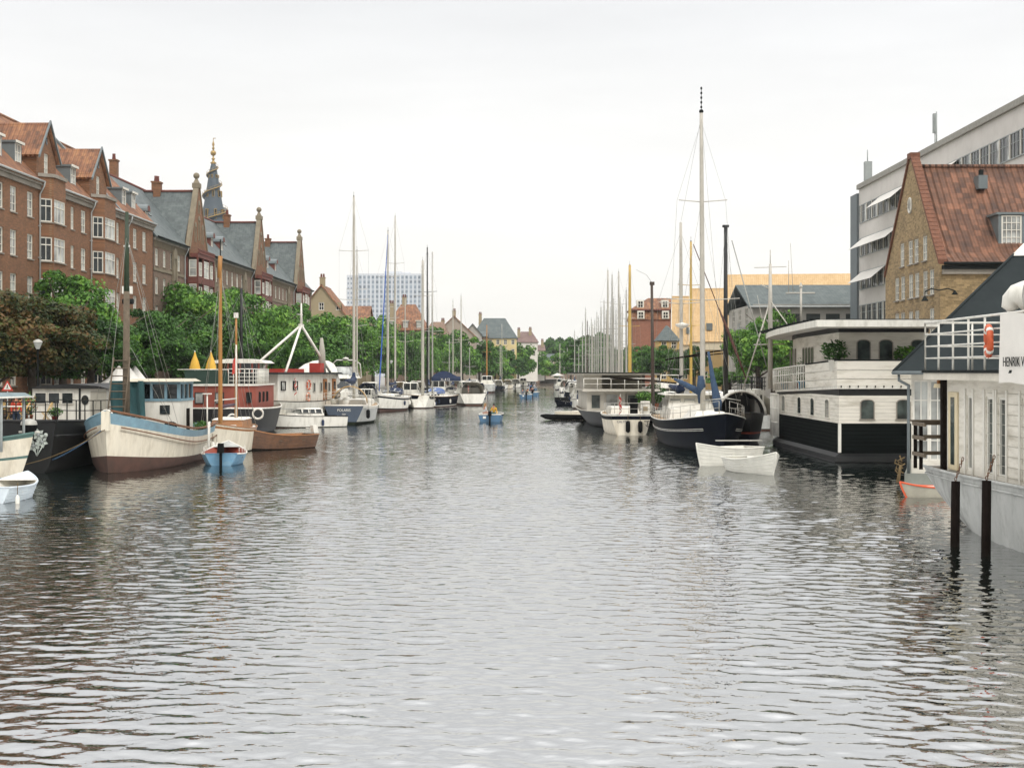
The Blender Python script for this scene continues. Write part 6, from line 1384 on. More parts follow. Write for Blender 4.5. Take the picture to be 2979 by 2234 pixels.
for px_, D, hm, cn, lb in ((1450, 345, navyh, bw, 'navy runabout with white cover on the left bank'), (1437, 362, cream, None, 'beige runabout beside the boxy grey cruiser'), (1478, 372, cream, tanc, 'small boat under a bulging tan cover'), (1500, 395, bw, canvg, 'boat under a grey cover with black outboard'), (1522, 430, bw, None, 'white wheelhouse boat near the bridge'), (1545, 462, greyh, canvb, 'grey boat moored last before the bridge'), (1395, 268, bw, canvb, 'white boat tucked behind the flagged cruiser'), (1065, 172, bw, None, 'small wheelhouse boat seen between the masts left of the striped yacht')):
    motorboat('moored_motorboat', lb, px_, D, 90 + (px_ % 7) - 3, 7.5, 3.0, hm, fb=1.1, hs=1.3, canopy=cn if cn else None, group='motorboats moored along the left quay', outb=True)
# ---------------------------------------------------------------- right bank boats
whiteplank = M('white_planking', 'd6d1c5', .6, .08, 1.5, dirt='8c826b', dscale=1.0, damt=.6, bump=.12, stretch=(.5, .5, 3), spec=.3); blackplank = M('tarred_planking', '121615', .75, .45, 2, stretch=(.25, .25, 7), bump=.5, spec=.12)
archg = glassmat('port_glass', '3a423f', .05, .6, 1.5)
def archwin(w, h_, frame, glass, rise=.16, e=.05):
    key = ('arch', w, h_, frame.name, glass.name)
    if key in WM: return WM[key]
    mb = MB(frame); k = 8; top = lambda u, ins: h_ - rise + (rise - ins) * math.sqrt(max(0, 1 - u * u))
    us = [-1 + 2 * i / k for i in range(k + 1)]
    out = [(w / 2 * u, top(u, 0)) for u in us]; inn = [((w / 2 - e) * u, top(u, e) ) for u in us]
    for (a, b_), (c, d) in zip(zip(out, out[1:]), zip(inn, inn[1:])):
        mb.poly([(a[0], -.03, a[1]), (c[0], -.03, c[1]), (d[0], -.03, d[1]), (b_[0], -.03, b_[1])]); mb.poly([(a[0], -.03, a[1]), (b_[0], -.03, b_[1]), (b_[0], .02, b_[1]), (a[0], .02, a[1])])
    mb.box(-w / 2, -w / 2 + e, -.03, .02, 0, h_ - rise); mb.box(w / 2 - e, w / 2, -.03, .02, 0, h_ - rise); mb.box(-w / 2 - .03, w / 2 + .03, -.06, .02, -.05, -.001)
    mb.poly([(-w / 2 + e, -.012, 0), (w / 2 - e, -.012, 0)] + [(p[0], -.012, p[1]) for p in inn[::-1]], glass)
    WM[key] = mb.mesh('window'); return WM[key]
# ---- two deck houseboat, white over black
t = thing('two_deck_houseboat', 'white over black two deck houseboat with arched windows and wide curled roof', 'houseboat', (16.1, 70, 0)); DKH = t
Wd, Ld = 4.9, 20.; g = lambda y: -.5 * max(0, y) / 21
side = lambda ins, n=9: [(ins, ins)] + [(ins + (0 if k < 6 else .12 * (k - 5) ** 2 * .6), ins + (Ld - 2 * ins) * k / n) for k in range(1, n + 1)]
def ring(ins, x_off=0.):
    L0_ = [(ins + .0, ins)] + [(ins, ins + 15. * k / 5) for k in range(1, 6)] + [(ins + (1 - math.cos(a)) * 1.6, 15 + ins + (5 - 2 * ins) * math.sin(a)) for a in [PI / 2 * k / 5 for k in range(1, 6)]]
    return L0_ + [(Wd - ins, Ld - ins), (Wd - ins, ins)]
def shell(mb, ins0, z0, ins1, z1, mat, sag=True):
    a, b_ = ring(ins0), ring(ins1); k = len(a)
    for i in range(k):
        j = (i + 1) % k; zz = lambda z, p: z + (g(p[1]) if sag else 0)
        mb.poly([(a[i][0], a[i][1], zz(z0, a[i])), (b_[i][0], b_[i][1], zz(z1, b_[i])), (b_[j][0], b_[j][1], zz(z1, b_[j])), (a[j][0], a[j][1], zz(z0, a[j]))], mat)
mb = MB(blackplank); shell(mb, .3, -.6, -.3, .08, blackh, False); shell(mb, -.3, .08, -.26, .3, blackh, False); shell(mb, -.26, .3, 0, .46, blackh, False); shell(mb, 0, .46, 0, 1.93, blackplank, False); mb.build('hull', t)
mb = MB(bw); mb.box(-.035, .1, -.035, -.003, .5, 1.93); mb.box(-.035, -.003, -.002, .1, .5, 1.93); mb.build('corner_strip', t)
mb = MB(whiteplank); shell(mb, 0, 1.931, 0, 3.3, whiteplank, False); mb.box(-.03, -.003, .3, 14.9, 1.94, 2.0); mb.box(0.0, Wd, -.03, -.003, 1.94, 2.0); mb.build('lower_cabin', t)
mb = MB(blackh); shell(mb, .02, 3.301, -.02, 3.62, blackh, True); mb.build('black_band', t)
mb = MB(bw); shell(mb, -.02, 3.62, -.12, 3.64, bw); shell(mb, -.12, 3.64, -.12, 3.76, bw); mb.poly([(p[0], p[1], 3.72 + g(p[1])) for p in ring(-.1)], deckw); mb.build('balcony_deck', t)
seam = M('plank_seam', '9a9588', .8)
mb = MB(seam)
for k in range(7):
    z = 2.08 + k * .18
    mb.poly([(-.004, .05, z), (-.004, .05, z + .012), (-.004, 14.8, z + .012), (-.004, 14.8, z)][::-1]); mb.poly([(.02, -.004, z), (4.88, -.004, z), (4.88, -.004, z + .012), (.02, -.004, z + .012)])
mb.build('plank_seam', t)
mb = MB(M('tar_seam', '050606', .9, spec=.05))
for k in range(7):
    z = .6 + k * .19
    mb.poly([(-.004, .1, z), (-.004, .1, z + .02), (-.004, 14.8, z + .02), (-.004, 14.8, z)][::-1]); mb.poly([(.11, -.004, z), (4.88, -.004, z), (4.88, -.004, z + .02), (.11, -.004, z + .02)])
mb.build('tar_seam', t)
wl_ = archwin(1.0, .95, whiteplank, archg); ws_ = archwin(.5, .95, whiteplank, archg); wf = archwin(.72, .98, cornice, archg); wu = archwin(.72, 1.25, cornice, archg)
for px_ in (2280, 2326, 2364, 2407): D = 16.1 * F_ / (px_ - CX_); put('window', wl_, t, (-.01, D - 70, 2.15), R(-90))
for px_ in (2523, 2628): put('window', wf, t, (X(px_, 70) - 16.1, -.01, 2.15), 0)
for k in range(4): mb = MB(bw)
# solid bulwark around the near end, open white rail farther aft
bul = MB(whiteplank)
bp_ = [(Wd + .1, -.12), (-.12, -.12), (-.14, 3), (-.16, 7.2)]
for a, b_ in zip(bp_, bp_[1:]):
    bul.poly([(a[0], a[1], 3.77 + g(a[1])), (a[0], a[1], 5.02 + g(a[1])), (b_[0], b_[1], 5.02 + g(b_[1])), (b_[0], b_[1], 3.77 + g(b_[1]))]); 
    bul.poly([(a[0] + .04, a[1] + .04, 3.77 + g(a[1])), (b_[0] + .04, b_[1] + .04, 3.77 + g(b_[1])), (b_[0] + .04, b_[1] + .04, 5.02 + g(b_[1])), (a[0] + .04, a[1] + .04, 5.02 + g(a[1]))])
for zz in (4.15, 4.58): bul.tube([(p[0] - (.02 if i else 0), p[1] - .02, zz + g(p[1])) for i, p in enumerate(bp_)], .018, bw, n=5)
for k in range(12): bul.box(.05 + k * .42, .1 + k * .42, -.16, -.12, 3.7, 3.8, cast)
bul.tube([(p[0], p[1], 5.05 + g(p[1])) for p in bp_], .045, cast, n=6); bul.build('bulwark', t)
rp = [(-.16, 7.2 + .0, 3.72 + g(7))] + [(-.2, y, 3.72 + g(y)) for y in (10, 13, 15.6)] + [(-.2 + (1 - math.cos(a)) * 2, 15.6 + 4.9 * math.sin(a), 3.72 + g(18)) for a in [PI / 2 * k / 6 for k in range(1, 7)]]
railing(t, rp, 1.3, bw, 24, .035, 3, 'gallery_railing')
rp2 = [(-.25, 14.6, .6), (-.28, 16, .6)] + [(-.28 + (1 - math.cos(a)) * 2, 16 + 4.7 * math.sin(a), .6) for a in [PI / 2 * k / 6 for k in range(1, 6)]]
railing(t, rp2, 2.5, bw, 14, .05, 3, 'lower_gallery_railing')
# upper deck house
mb = MB(whiteplank); U = [(.3, 1.3), (4.75, 1.3), (4.6, 18.), (1.4, 18.6), (.75, 14), (.5, 8)]
mb.prism(U, 3.6, 6.45, plane='xy'); mb.build('upper_cabin', t)
mb = MB(blackh); mb.prism([(x + (-.04 if x < 2 else .04), y + (-.04 if y < 9 else .04)) for x, y in U], 6.451, 6.74, plane='xy'); mb.build('frieze', t)
for px_ in (2512, 2577): put('window', wu, t, (X(px_, 71.3) - 16.1, 1.28, 4.85), 0)
put('window', wu, t, (4.25, 1.28, 4.85), 0)
slit = archwin(.62, 1.5, cornice, archg, rise=.12)
for y in (5.4, 8.6, 9.6, 10.6, 11.6, 14.2, 15.2, 16.2, 17.2):
    xx = .5 + (.0 if y < 8 else (y - 8) * .045) - (.03 if y < 14 else -.06); put('window', slit, t, (xx + .0, y, 4.35), R(-90) - (.03 if y < 8 else .045 if y < 14 else .13))
# roof with upturned overhang
mb = MB(bw); edge = [(5.1, -1.2), (-1.35, -1.2), (-1.3, 2), (-1.2, 6), (-1.0, 11), (-.6, 16), (-.2, 19), (.8, 21.2), (5.1, 21.2)]
inn = [(4.8, 1.2), (.25, 1.2), (.4, 3.5), (.4, 7), (.45, 11), (.8, 15), (1.1, 17), (1.6, 18.6), (4.7, 18.6)]
zt = lambda p: 6.98 - .14 * max(0, p[1]) / 21
k = len(edge)
for i in range(k - 1):
    a, b_, c, d = edge[i], edge[i + 1], inn[i + 1], inn[i]
    mid = lambda p, q: ((p[0] + q[0]) / 2, (p[1] + q[1]) / 2)
    m0, m1 = mid(a, d), mid(b_, c)
    mb.poly([(a[0], a[1], zt(a) - .33), (m0[0], m0[1], zt(a) - .38), (m1[0], m1[1], zt(b_) - .38), (b_[0], b_[1], zt(b_) - .33)], M('roof_soffit', 'a39e94', .7, .15, 2, stretch=(.4, 3, 1)))
    mb.poly([(m0[0], m0[1], zt(a) - .38), (d[0], d[1], 6.742), (c[0], c[1], 6.742), (m1[0], m1[1], zt(b_) - .38)], MATS['roof_soffit'])
    mb.poly([(a[0], a[1], zt(a) - .33), (b_[0], b_[1], zt(b_) - .33), (b_[0], b_[1], zt(b_)), (a[0], a[1], zt(a))])
    mb.poly([(a[0], a[1], zt(a)), (b_[0], b_[1], zt(b_)), (c[0], c[1], 7.12), (d[0], d[1], 7.12)], cast)
mb.poly([(edge[-1][0], edge[-1][1], zt(edge[-1]) - .33), (edge[0][0], edge[0][1], zt(edge[0]) - .33), (edge[0][0], edge[0][1], zt(edge[0])), (edge[-1][0], edge[-1][1], zt(edge[-1]))]); mb.poly([(p[0], p[1], 7.12) for p in inn], cast); mb.build('roof', t)
for q in range(14): mb = MB(cast); y = 1 + q * 1.4; xx = -1.28 + max(0, y - 6) * .045; mb.box(xx, xx + .5, y, y + .12, zt((0, y)) + .02, zt((0, y)) + .14); mb.build('roof_batten', t)
mb = MB(mastwh); mx_, my_ = X(2241, 88.6) - 16.1, 18.6; mb.tube([(mx_, my_, 3.4), (mx_, my_, 8.6), (mx_, my_, Z(768, 88.6))], [.16, .14, .08], n=9); mb.tube([(mx_, my_, Z(768, 88.6)), (mx_, my_, Z(727, 88.6))], .03, n=5); mb.tube([(mx_ - 1.0, my_, Z(779, 88.6)), (mx_ + 1.0, my_, Z(776, 88.6))], .025, n=5)
mb.tube([(mx_ - .06, my_, 5.5), (mx_ - .9, my_ - .5, 9.2)][::-1], .02, n=4); mb.tube([(mx_, my_, 8.9), (mx_ - 1.75, my_ + .4, 3.0)], .05, n=6); mb.tube([(mx_, my_, 8.9), (mx_ + 1.0, my_ - 2, 6.9)], .035, n=5); mb.tube([(mx_ - 1.0, my_ + .2, 6.15), (mx_ + .9, my_, 6.2)], .04, n=5); mb.tube([(mx_ - .6, my_, 9.9), (mx_, my_, 9.6)], .03, n=5); mb.build('mast', t)
mb = MB(mastwh); sx, sy = X(2330, 81) - 16.1, 11.; mb.tube([(sx, sy, 7.0), (sx, sy, 9.3)], .07, n=7); mb.tube([(sx - .85, sy, 8.95), (sx + .8, sy, 8.95)], .05, n=6); mb.tube([(sx - .7, sy, 9.0), (sx - .7, sy, 10.8)], .02, n=4); mb.tube([(sx - .45, sy, 9.0), (sx - .6, sy, 11.8)], .015, n=4); mb.lathe([(.12, 0), (.02, .25)], (sx, sy, 9.3), n=8); mb.build('antenna_mast', t)
planter('balcony_bush', 'big round bush in a white tub on the houseboat balcony corner', X(2432, 70.6), 70.75, 4.5, .72, 1.05, 21, bw, leaf=lf_dark, pot=.34)
planter('balcony_bush', 'leafy bush at the right end of the houseboat balcony', X(2640, 70.8), 71.0, 4.45, .75, .85, 22, bw, pot=.3)
planter('potted_plant', 'climbing green plant behind the white gallery rail of the houseboat', 16.5, 81.5, 3.5, .32, 1.5, 23, terra, leaf=lf_dark, pot=.2)
planter('potted_plant', 'pink flowers in a blue tub behind the gallery railing', 16.15, 79.0, 3.5, .26, .3, 24, bluepot, flowers=pinkf, pot=.27)
planter('potted_plant', 'green foliage tub at the far gallery end below the white mast', 16.4, 85.5, 3.4, .5, .8, 25, bluepot, pot=.22)
# ---- floating house with pyramid roof
t = thing('floating_house', 'white floating house with glazed doors under a dark pyramid roof', 'houseboat', (15.5, 55.2, 0), R(-17)); w5, d5 = 9.4, 12.
mb = MB(whiteplank); dg = winmesh(.62, 3.1, 2, 5, bw, archg, bar=.035, edge=.06)
wl = [(.35 + .0, 1.05, .62, 3.1, None), (1.0, 1.05, .62, 3.1, None), (2.5, 1.1, .8, 2.9, None)]
face(mb, t, (0, 0, 0), 0, w5, [.55, 4.45], [(.36, 1.05, .6, 3.1, winmesh(.6, 3.1, 2, 4, bw, gcurt, bar=.04, edge=.06)), (.98, 1.05, .6, 3.1, winmesh(.6, 3.1, 2, 4, bw, gcurt, bar=.04, edge=.06)), (1.85, 1.1, .8, 2.95, winmesh(.8, 2.95, 1, 4, bw, gdark, bar=.05))], whiteplank, reveal=.08, wname='glazed_door')
mb.poly([(0, d5, .55), (0, 0, .55), (0, 0, 4.45), (0, d5, 4.45)]); mb.poly([(w5, 0, .55), (w5, d5, .55), (w5, d5, 4.45), (w5, 0, 4.45)]); mb.poly([(w5, d5, .55), (0, d5, .55), (0, d5, 4.45), (w5, d5, 4.45)]); mb.build('wall', t)
mb = MB(M('concrete_pontoon', '7d8078', .9, .2, 1.2)); mb.box(-.25, w5, -.3, d5, -.6, .549); mb.build('pontoon', t)
mb = MB(M('roofing_felt', '2c3132', .85, .12, 1.2, bump=.2, spec=.25)); ax, ay = 4.9, 6.6; o_ = .65; zz = 9.35; c_ = .9
E = [(-o_, -o_), (w5 + o_, -o_), (w5 + o_, d5 + o_), (-o_, d5 + o_)]; Tn = [(ax - c_, ay - c_), (ax + c_, ay - c_), (ax + c_, ay + c_), (ax - c_, ay + c_)]
for i in range(4): j = (i + 1) % 4; mb.slab((*E[i], 4.5), (*E[j], 4.5), (*Tn[j], zz), (*Tn[i], zz), .12)
mb.poly([(*p, 4.5) for p in E][::-1], MATS['roof_soffit']); 
for i in range(4): mb.tube([(*E[i], 4.5), (*Tn[i], zz + .03)], .06, n=6)
mb.build('roof', t)
mb = MB(bw); mb.taper((ax - c_ - .12, ax + c_ + .12, ay - c_ - .12, ay + c_ + .12), (ax - c_ * .55, ax + c_ * .55, ay - c_ * .55, ay + c_ * .55), zz - .03, zz + .52); mb.build('lantern_cap', t)
mb = MB(lead); mb.tube([(-.45, -.5, 4.45), (-.45, -.5, 4.15), (-.1, -.15, 3.95), (-.1, -.12, 3.7), (-.1, -.12, .5)], .06, n=8); mb.build('drainpipe', t)
mb = MB(cornice); mb.tube([(E[0][0], E[0][1], 4.44), (E[1][0], E[1][1], 4.44)], .08, lead, n=6); mb.tube([(E[0][0], E[0][1], 4.44), (E[3][0], E[3][1], 4.44)], .08, lead, n=6); mb.build('gutter', t)
mb = MB(rope)
for k in range(7): mb.tube([(15.0 + .2 * math.sin(k * 2.), 55.0, 1.25 - .08 * k), (14.9 + .12 * math.cos(k * 1.7), 54.95, 1.1 - .07 * k), (15.05 + .1 * math.sin(k * 3.), 54.9, 1.02 - .09 * k)], .03, n=6)
mb.tube([(15.0, 54.9, .9), (14.95, 54.9, .55), (14.9, 54.9, .2)], [.05, .06, .08], n=6); tag(mb.build('rope_bundle'), 'frayed knotted rope hanging at the floating house corner beneath the drainpipe', 'rope')
# ---- foreground white ship
t = thing('white_ship', 'near white ship with tall narrow windows, railed deck and grey steel hull at right', 'ship', (12.5, 43.8, 0)); WS = t
# local x to the right (bank side), y away from camera; hull side at x = 0, runs from y=-26 to 0
mb = MB(greyh); ys = [-26, -20, -16, -12, -9, -6.5, -4.5, -3, -2, -1.2, -.6, -.2, 0]; vs = [k / 8 for k in range(9)]
def hp(y, v):
    cur = 0 if y < -6 else ((y + 6) / 6) ** 3 * .18          # plan curve towards the end
    tuck = (1 - v) ** 1.6 * (.25 + (.5 * max(0, (y + 7) / 7) ** 1.2)); yy = y - (1 - v) ** 1.25 * 3.4 * max(0, (y + 7) / 7) ** 1.3
    return (cur + tuck, yy, -.4 + (2.0 + .03 * max(0, -y - 4) * .4) * v)
mb.grid([[hp(y, v) for y in ys] for v in vs], smooth=True, flip=True)
mb.grid([[(7.5 - hp(y, v)[0], hp(y, v)[1], hp(y, v)[2]) for y in ys] for v in vs], smooth=True)
mb.grid([[hp(0, v), (7.5 - hp(0, v)[0], hp(0, v)[1], hp(0, v)[2])] for v in vs], smooth=True, flip=True)
mb.tube([(hp(y, 1)[0] - .02, y, hp(y, 1)[2]) for y in ys], .045, n=6); mb.tube([(hp(y, .9)[0] - .02, hp(y, .9)[1], hp(y, .9)[2]) for y in ys], .03, n=6)
mb.poly([(hp(y, 1)[0], y, hp(y, 1)[2] - .02) for y in ys] + [(7.5 - hp(y, 1)[0], y, hp(y, 1)[2] - .02) for y in ys[::-1]], oldwood); mb.build('hull', t)
mb = MB(whiteplank); y1 = -1.9; y0 = -25; zf, zc = 1.55, 4.25; wins = []
def wy(px): return X0w * F_ / (px - CX_) - 43.8
X0w = 12.82
for px_, w_ in ((2821, .5), (2879, .6), (2915, .62), (2985, .6), (3060, .6)): wins.append((y1 - wy(px_), 1.72, w_, 2.1, winmesh(w_, 2.1, 1, 1, bw, archg, edge=.07)))
Lw = y1 - y0
face(mb, t, (.32, y1, 0), R(-90), Lw, [zf, zc], wins, whiteplank, reveal=.1)
mb.poly([(7.2, y1, zf), (.32, y1, zf), (.32, y1, zc), (7.2, y1, zc)]); 
for wn in wins: yy = y1 - wn[0]; mb.box(.28, .318, yy - wn[2] / 2 - .14, yy - wn[2] / 2 - .04, 1.6, 4.0, bw); mb.box(.28, .318, yy + wn[2] / 2 + .04, yy + wn[2] / 2 + .14, 1.6, 4.0, bw)
yy = wy(2950)
for z in [1.75 + .27 * k for k in range(9)]: mb.box(.305, .3185, y0, y1 - 3.6, z, z + .012, canvg)
mb.build('deckhouse', t)
mb = MB(darkwood); mb.box(.2, .42, y1 + .05, y1 + .28, 1.55, 4.25); mb.build('corner_post', t)
mb = MB(M('cream_door', 'cdbf9e', .6, .08, 2)); mb.box(.27, .315, y1 - 1.1, y1 - .25, 1.65, 3.9); mb.box(.262, .269, y1 - .85, y1 - .5, 1.8, 3.75, archg); mb.build('door', t)
mb = MB(bw); mb.box(-.12, 7.4, y0, y1 + .9, 4.251, 4.45, M('deck_edge', 'c4beb0', .7, .15, 2, dirt='6a6558', damt=.6)); mb.box(-.16, 7.4, y0, y1 + .95, 4.451, 4.53, cast); mb.build('upper_deck', t)
rp = [(7, y1 + .85, 4.53), (-.08, y1 + .85, 4.53), (-.08, -9.5, 4.53), (-.08, -24, 4.53)]
railing(t, rp[1:], 1.42, bw, 17, .03, 4); railing(t, rp[:2], 1.42, bw, 5, .03, 4)
mb = MB(awn); b0, b1 = wy(2916) + .5, -13.5; n = 14; rows = []
X0w = 12.4
b0 = 12.36 * F_ / (2914 - CX_) - 43.8
for j in range(5): rows.append([(-.17 - .035 * math.sin(i * 1.9 + j * .5) * (j / 4) - .01, b0 + (b1 - b0) * i / n, 5.92 - 1.72 * j / 4 + .03 * math.sin(i)) for i in range(n + 1)])
mb.grid(rows, smooth=True, flip=True); mb.grid([[(p[0] + .01, p[1], p[2]) for p in r_] for r_ in rows], smooth=True); bn = mb.build('banner', t)
me = textmesh('HENRIK VII', .34, .004, cast, align='LEFT'); o = put('lettering', me, bn, (-.235, b0 - .35, 4.62)); o.rotation_euler = (R(90), 0, R(-90))
yl = 12.36 * F_ / (2885 - CX_) - 43.8; lifering(t, (-.22, yl, 5.28), .36, .085, R(78), orange)
mb = MB(bw); vx, vy = .75, X(2945, 36.2) * 0 + (36.4 - 43.8); vx = X(2938, 36.4) - 12.5
pts_ = [(vx, vy, 4.5), (vx, vy, 5.9), (vx, vy, 6.12), (vx + .04, vy - .03, 6.28), (vx + .14, vy - .1, 6.38), (vx + .27, vy - .2, 6.4), (vx + .36, vy - .27, 6.4)]
mb.tube(pts_, [.19, .19, .21, .27, .34, .39, .42], n=18, cap=False); mb.tube(pts_[::-1], [.405, .375, .32, .25, .19, .17, .17], greyh, n=18, cap=False)
mb.tube([Vector(pts_[-1]) + Vector((.0, .0, 0)), Vector(pts_[-1]) + Vector((.03, -.02, 0))], [.425, .425], n=18, cap=False)
mb.build('vent_cowl', t)
mb = MB(oldwood)
for z in (1.95, 2.45, 2.86): mb.box(-.28, 1.6, -.42, -.36, z, z + .11)
for z in (1.95, 2.45, 2.86): mb.box(-.3, -.24, -1.7, -.43, z, z + .11)
for xx, yy in ((-.24, -.4), (.6, -.4), (1.5, -.4), (-.24, -1.0)): mb.box(xx, xx + .09, yy - .06, yy + .03, 1.55, 2.859, darkwood)
mb.box(-.34, 1.66, -.52, -.3, 2.971, 3.02)
mb.build('stern_rail', t)
mb = MB(woodv); mb.taper((.3, 1.4, -1.5, -.6), (.3, 1.4, -1.4, -.7), 4.0, 4.12, tanc); mb.lathe([(.06, 0), (.07, .1), (.02, .14)], (.35, -1.0, 4.12), n=8); mb.build('porch_lamp', t)
for k, (px_, wy_, yt, lb) in enumerate(((2778, 1590, 1400, 'left mooring pile, nearly black, before the grey hull'), (2868, 1618, 1398, 'right mooring pile of the pair before the grey hull'))):
    D = Dw(wy_) ; mb = MB(darkwood); mb.tube([(0, 0, -1.2), (.0, 0, 0), (.02, 0, Z(yt, D))], [.115, .115, .11], n=10)
    P = mb.build('mooring_pile', None, loc=(X(px_, D), D, 0)); tag(P, lb, 'pile', 'mooring piles beside the grey hull'); mb = MB(rustm)
    zt_ = Z(yt, D)
    for q in range(7): 
        c = Vector((.02 + .03 * q, 0, zt_ + .06 + q * .085)); n_ = 10; a = q * PI / 2
        mb.tube([c + Vector((.028 * math.cos(2 * PI * i / n_) * math.cos(a), .028 * math.cos(2 * PI * i / n_) * math.sin(a), .05 * math.sin(2 * PI * i / n_))) for i in range(n_)], .012, n=5, closed=True)
    mb.build('chain', P)
t2, h = rowboat('canoe', 'grey canoe with bright orange bow rim half hidden by the grey hull', X(2706, 51), 51.0, 190, 2.3, .75, .55, .36, .36, M('canoe_grey', '9b9788', .6, .15, 2), bw, lap=False, railm=M('orange_rim', 'c8532a', .5, .1, 2), tw=.2)
# ---- white rowing boats
wrow = M('row_white', 'd0cec4', .5, .08, 2, dirt='97948a', damt=.4)
rowboat('rowing_boat', 'white clinker rowing boat pointing at the camera, nearer of the two', X(2194, 63.2), 63.2, -72, 4.0, 1.85, 1.0, .6, .6, wrow, bw, bands=[(.15, weed), (1, wrow)], fore=.2)
rowboat('rowing_boat', 'white clinker rowing boat behind the nearer one', X(2112, 68.6), 68.6, -140, 4.2, 1.8, 1.1, .8, .8, wrow, bw, bands=[(.15, weed), (1, wrow)], fore=.2)
# ---- navy ketch
D0_ = 88.; X0_ = 11.5; t = thing('navy_ketch', 'big navy steel ketch, bow on, with a very tall grey mast and blue sail covers', 'sailboat', (X0_, D0_, 0), R(-90)); h = Hull(23.5, 4.8, 2.25, 1.5, 1.55, tw=.72, pb=2.9, rb=1.3, rs=-.2, flare=.75)
mb = MB(navyh); h.skin(mb, [(.08, weed), (1, navyh)], n=28); h.deck(mb, deckw, -.06); h.rail(mb, bw, .035, .0)
for v in (.66, .7): h.rail(mb, bw, .016, 0, -.012, .0, .9, v=v, k=4)
mb.build('hull', t)
mb = MB(bw); cabin(mb, -7.5, -2.2, 3.1, 2.8, 1.45, 2.1, bw, rf=.2, rb_=.1); cabin(mb, -7.2, -3.6, 2.9, 2.5, 2.101, 2.95, bw, rf=.5, rb_=.1, top=bw); w_ = winmesh(.8, .55, 1, 1, alu, gcurt, edge=.05)
for y in (-.95, -.02, .9): put('window', winmesh(.72, .55, 1, 1, alu, gdark if y > .5 else gcurt, edge=.05), t, (-3.86, y, 2.2), R(90))
for x in (-6.6, -5.6, -4.7): put('window', winmesh(.7, .5, 1, 1, alu, gdark, edge=.05), t, (x, -1.47, 2.25), 0)
mb.box(-7.6, -3.4, -1.7, 1.7, 2.96, 3.04, bw); mb.build('deckhouse', t)
mb = MB(bw); cabin(mb, 1.5, 7., 2.4, 1.6, 1.6, 2.15, bw, rf=1.4, rb_=.4); mb.build('upturned_dinghy', t)
mb = MB(alu); h.stanchions(mb, alu, .7, .03, .97, 14, r=.02); a = [h.pt(.99, 1, s_, .02) for s_ in (-1, 1)]; mb.tube([(10.2, -1.0, 2.9), (11.6, 0, 3.05), (10.2, 1.0, 2.9)], .03, n=6); mb.build('railing', t)
def lmast(par, px, D, z0, yt, r, mat, spr, spans, nm=1, lean=0):
    x = D0_ - D; y = X(px, D) - X0_; z1 = Z(yt, D); mb = MB(mat); mb.tube([(x, y + lean * k / 8, z0 + (z1 - z0) * k / 8) for k in range(9)], [r * (1 - .35 * (k / 8) ** 2) for k in range(9)], n=10); m_ = mb.build('mast', par)
    for ys_, sp_ in zip(spr, spans):
        z = Z(ys_, D); mb = MB(mat)
        for sd in (-1, 1): mb.tube([(x, y + lean * (z - z0) / (z1 - z0), z), (x, y + sd * sp_, z + .12)], .03, n=5)
        mb.build('spreader', m_)
    return m_, x, y + lean, z1
m1, mx1, my1, mz1 = lmast(t, 2045, 85, 1.6, 325, .155, mastwh, (588, 874), (1.45, 2.2), lean=-.1)
mb = MB(cast); mb.tube([(mx1, my1, mz1), (mx1, my1, Z(253, 85))], .02, n=5)
for k in range(5): mb.box(mx1 - .05, mx1 + .05, my1 - .05, my1 + .05, mz1 + .2 + k * .28, mz1 + .32 + k * .28)
mb.ball((mx1, my1, mz1), .14, n=8); mb.build('masthead_gear', m1)
m2, mx2, my2, mz2 = lmast(t, 1983, 94, 1.6, 648, .13, mastwh, (884,), (1.5,), lean=-.06)
mb = MB(bw); mb.lathe([(.05, -.2), (.4, -.05), (.45, .1), (.05, .2)], (mx2 + .4, my2 + .05, Z(948, 94)), n=12); mb.build('radar_dome', m2)
mb = MB(wire)
for (mx, my, mz, spz, spn) in ((mx1, my1, mz1, Z(588, 85), 1.45), (mx2, my2, mz2, Z(884, 94), 1.5)):
    t_ = (mx + 11.75) / 23.5
    for sd in (-1, 1): mb.tube([(mx, my, mz - .6), (mx, my + sd * spn, spz + .1), h.pt(t_ - .02, 1, sd, .05)], .008, n=4); mb.tube([(mx, my, spz), h.pt(t_ - .05, 1, sd, .05)], .008, n=4); mb.tube([(mx, my, mz * .5), h.pt(t_ + .03, 1, sd, .05)], .008, n=4)
mb.tube([(mx1, my1, mz1 - .3), (11.6, 0, 2.4)], .009, n=4); mb.tube([(mx1, my1, mz1 - .3), (mx2, my2, mz2)], .008, n=4); mb.tube([(mx2, my2, mz2), (-11.6, 0, 1.6)], .008, n=4); mb.build('rigging', t)
mb = MB(canvl); mb.tube([(mx1, my1, Z(1093, 85)), (mx1 - .05, my1, 3.6), (mx1 - .3, my1 + .0, 2.6)], [.2, .27, .15], n=10); mb.tube([(mx1 - .1, my1, 3.2), (mx1 - 2.4, my1 - .7, 3.7), (mx1 - 4.2, my1 - 1.1, 4.0)], [.22, .17, .08], n=10); mb.build('main_sail_cover', t)
mb = MB(canvb); mb.tube([(mx2, my2, Z(1093, 94)), (mx2, my2, 3.3), (mx2 - .3, my2, 3.0)], [.2, .3, .2], n=10); mb.tube([(mx2, my2, 3.3), (mx2 - 2.8, my2 - .4, 3.5)], [.28, .12], n=8); mb.build('mizzen_sail_cover', t)
D = 79.5; xx = D0_ - D; mb = MB(canvl); y_ = lambda px: X(px, D) - X0_
mb.tube([(xx + .6, y_(2084), 2.3), (xx + .5, y_(2083), 2.75), (xx + .35, y_(2078), 3.4), (xx + .2, y_(2071), 4.2), (xx, y_(2066), 5.0), (xx - .15, y_(2062), 5.6)], [.2, .27, .2, .14, .1, .06], n=12); mb.build('furled_genoa', t)
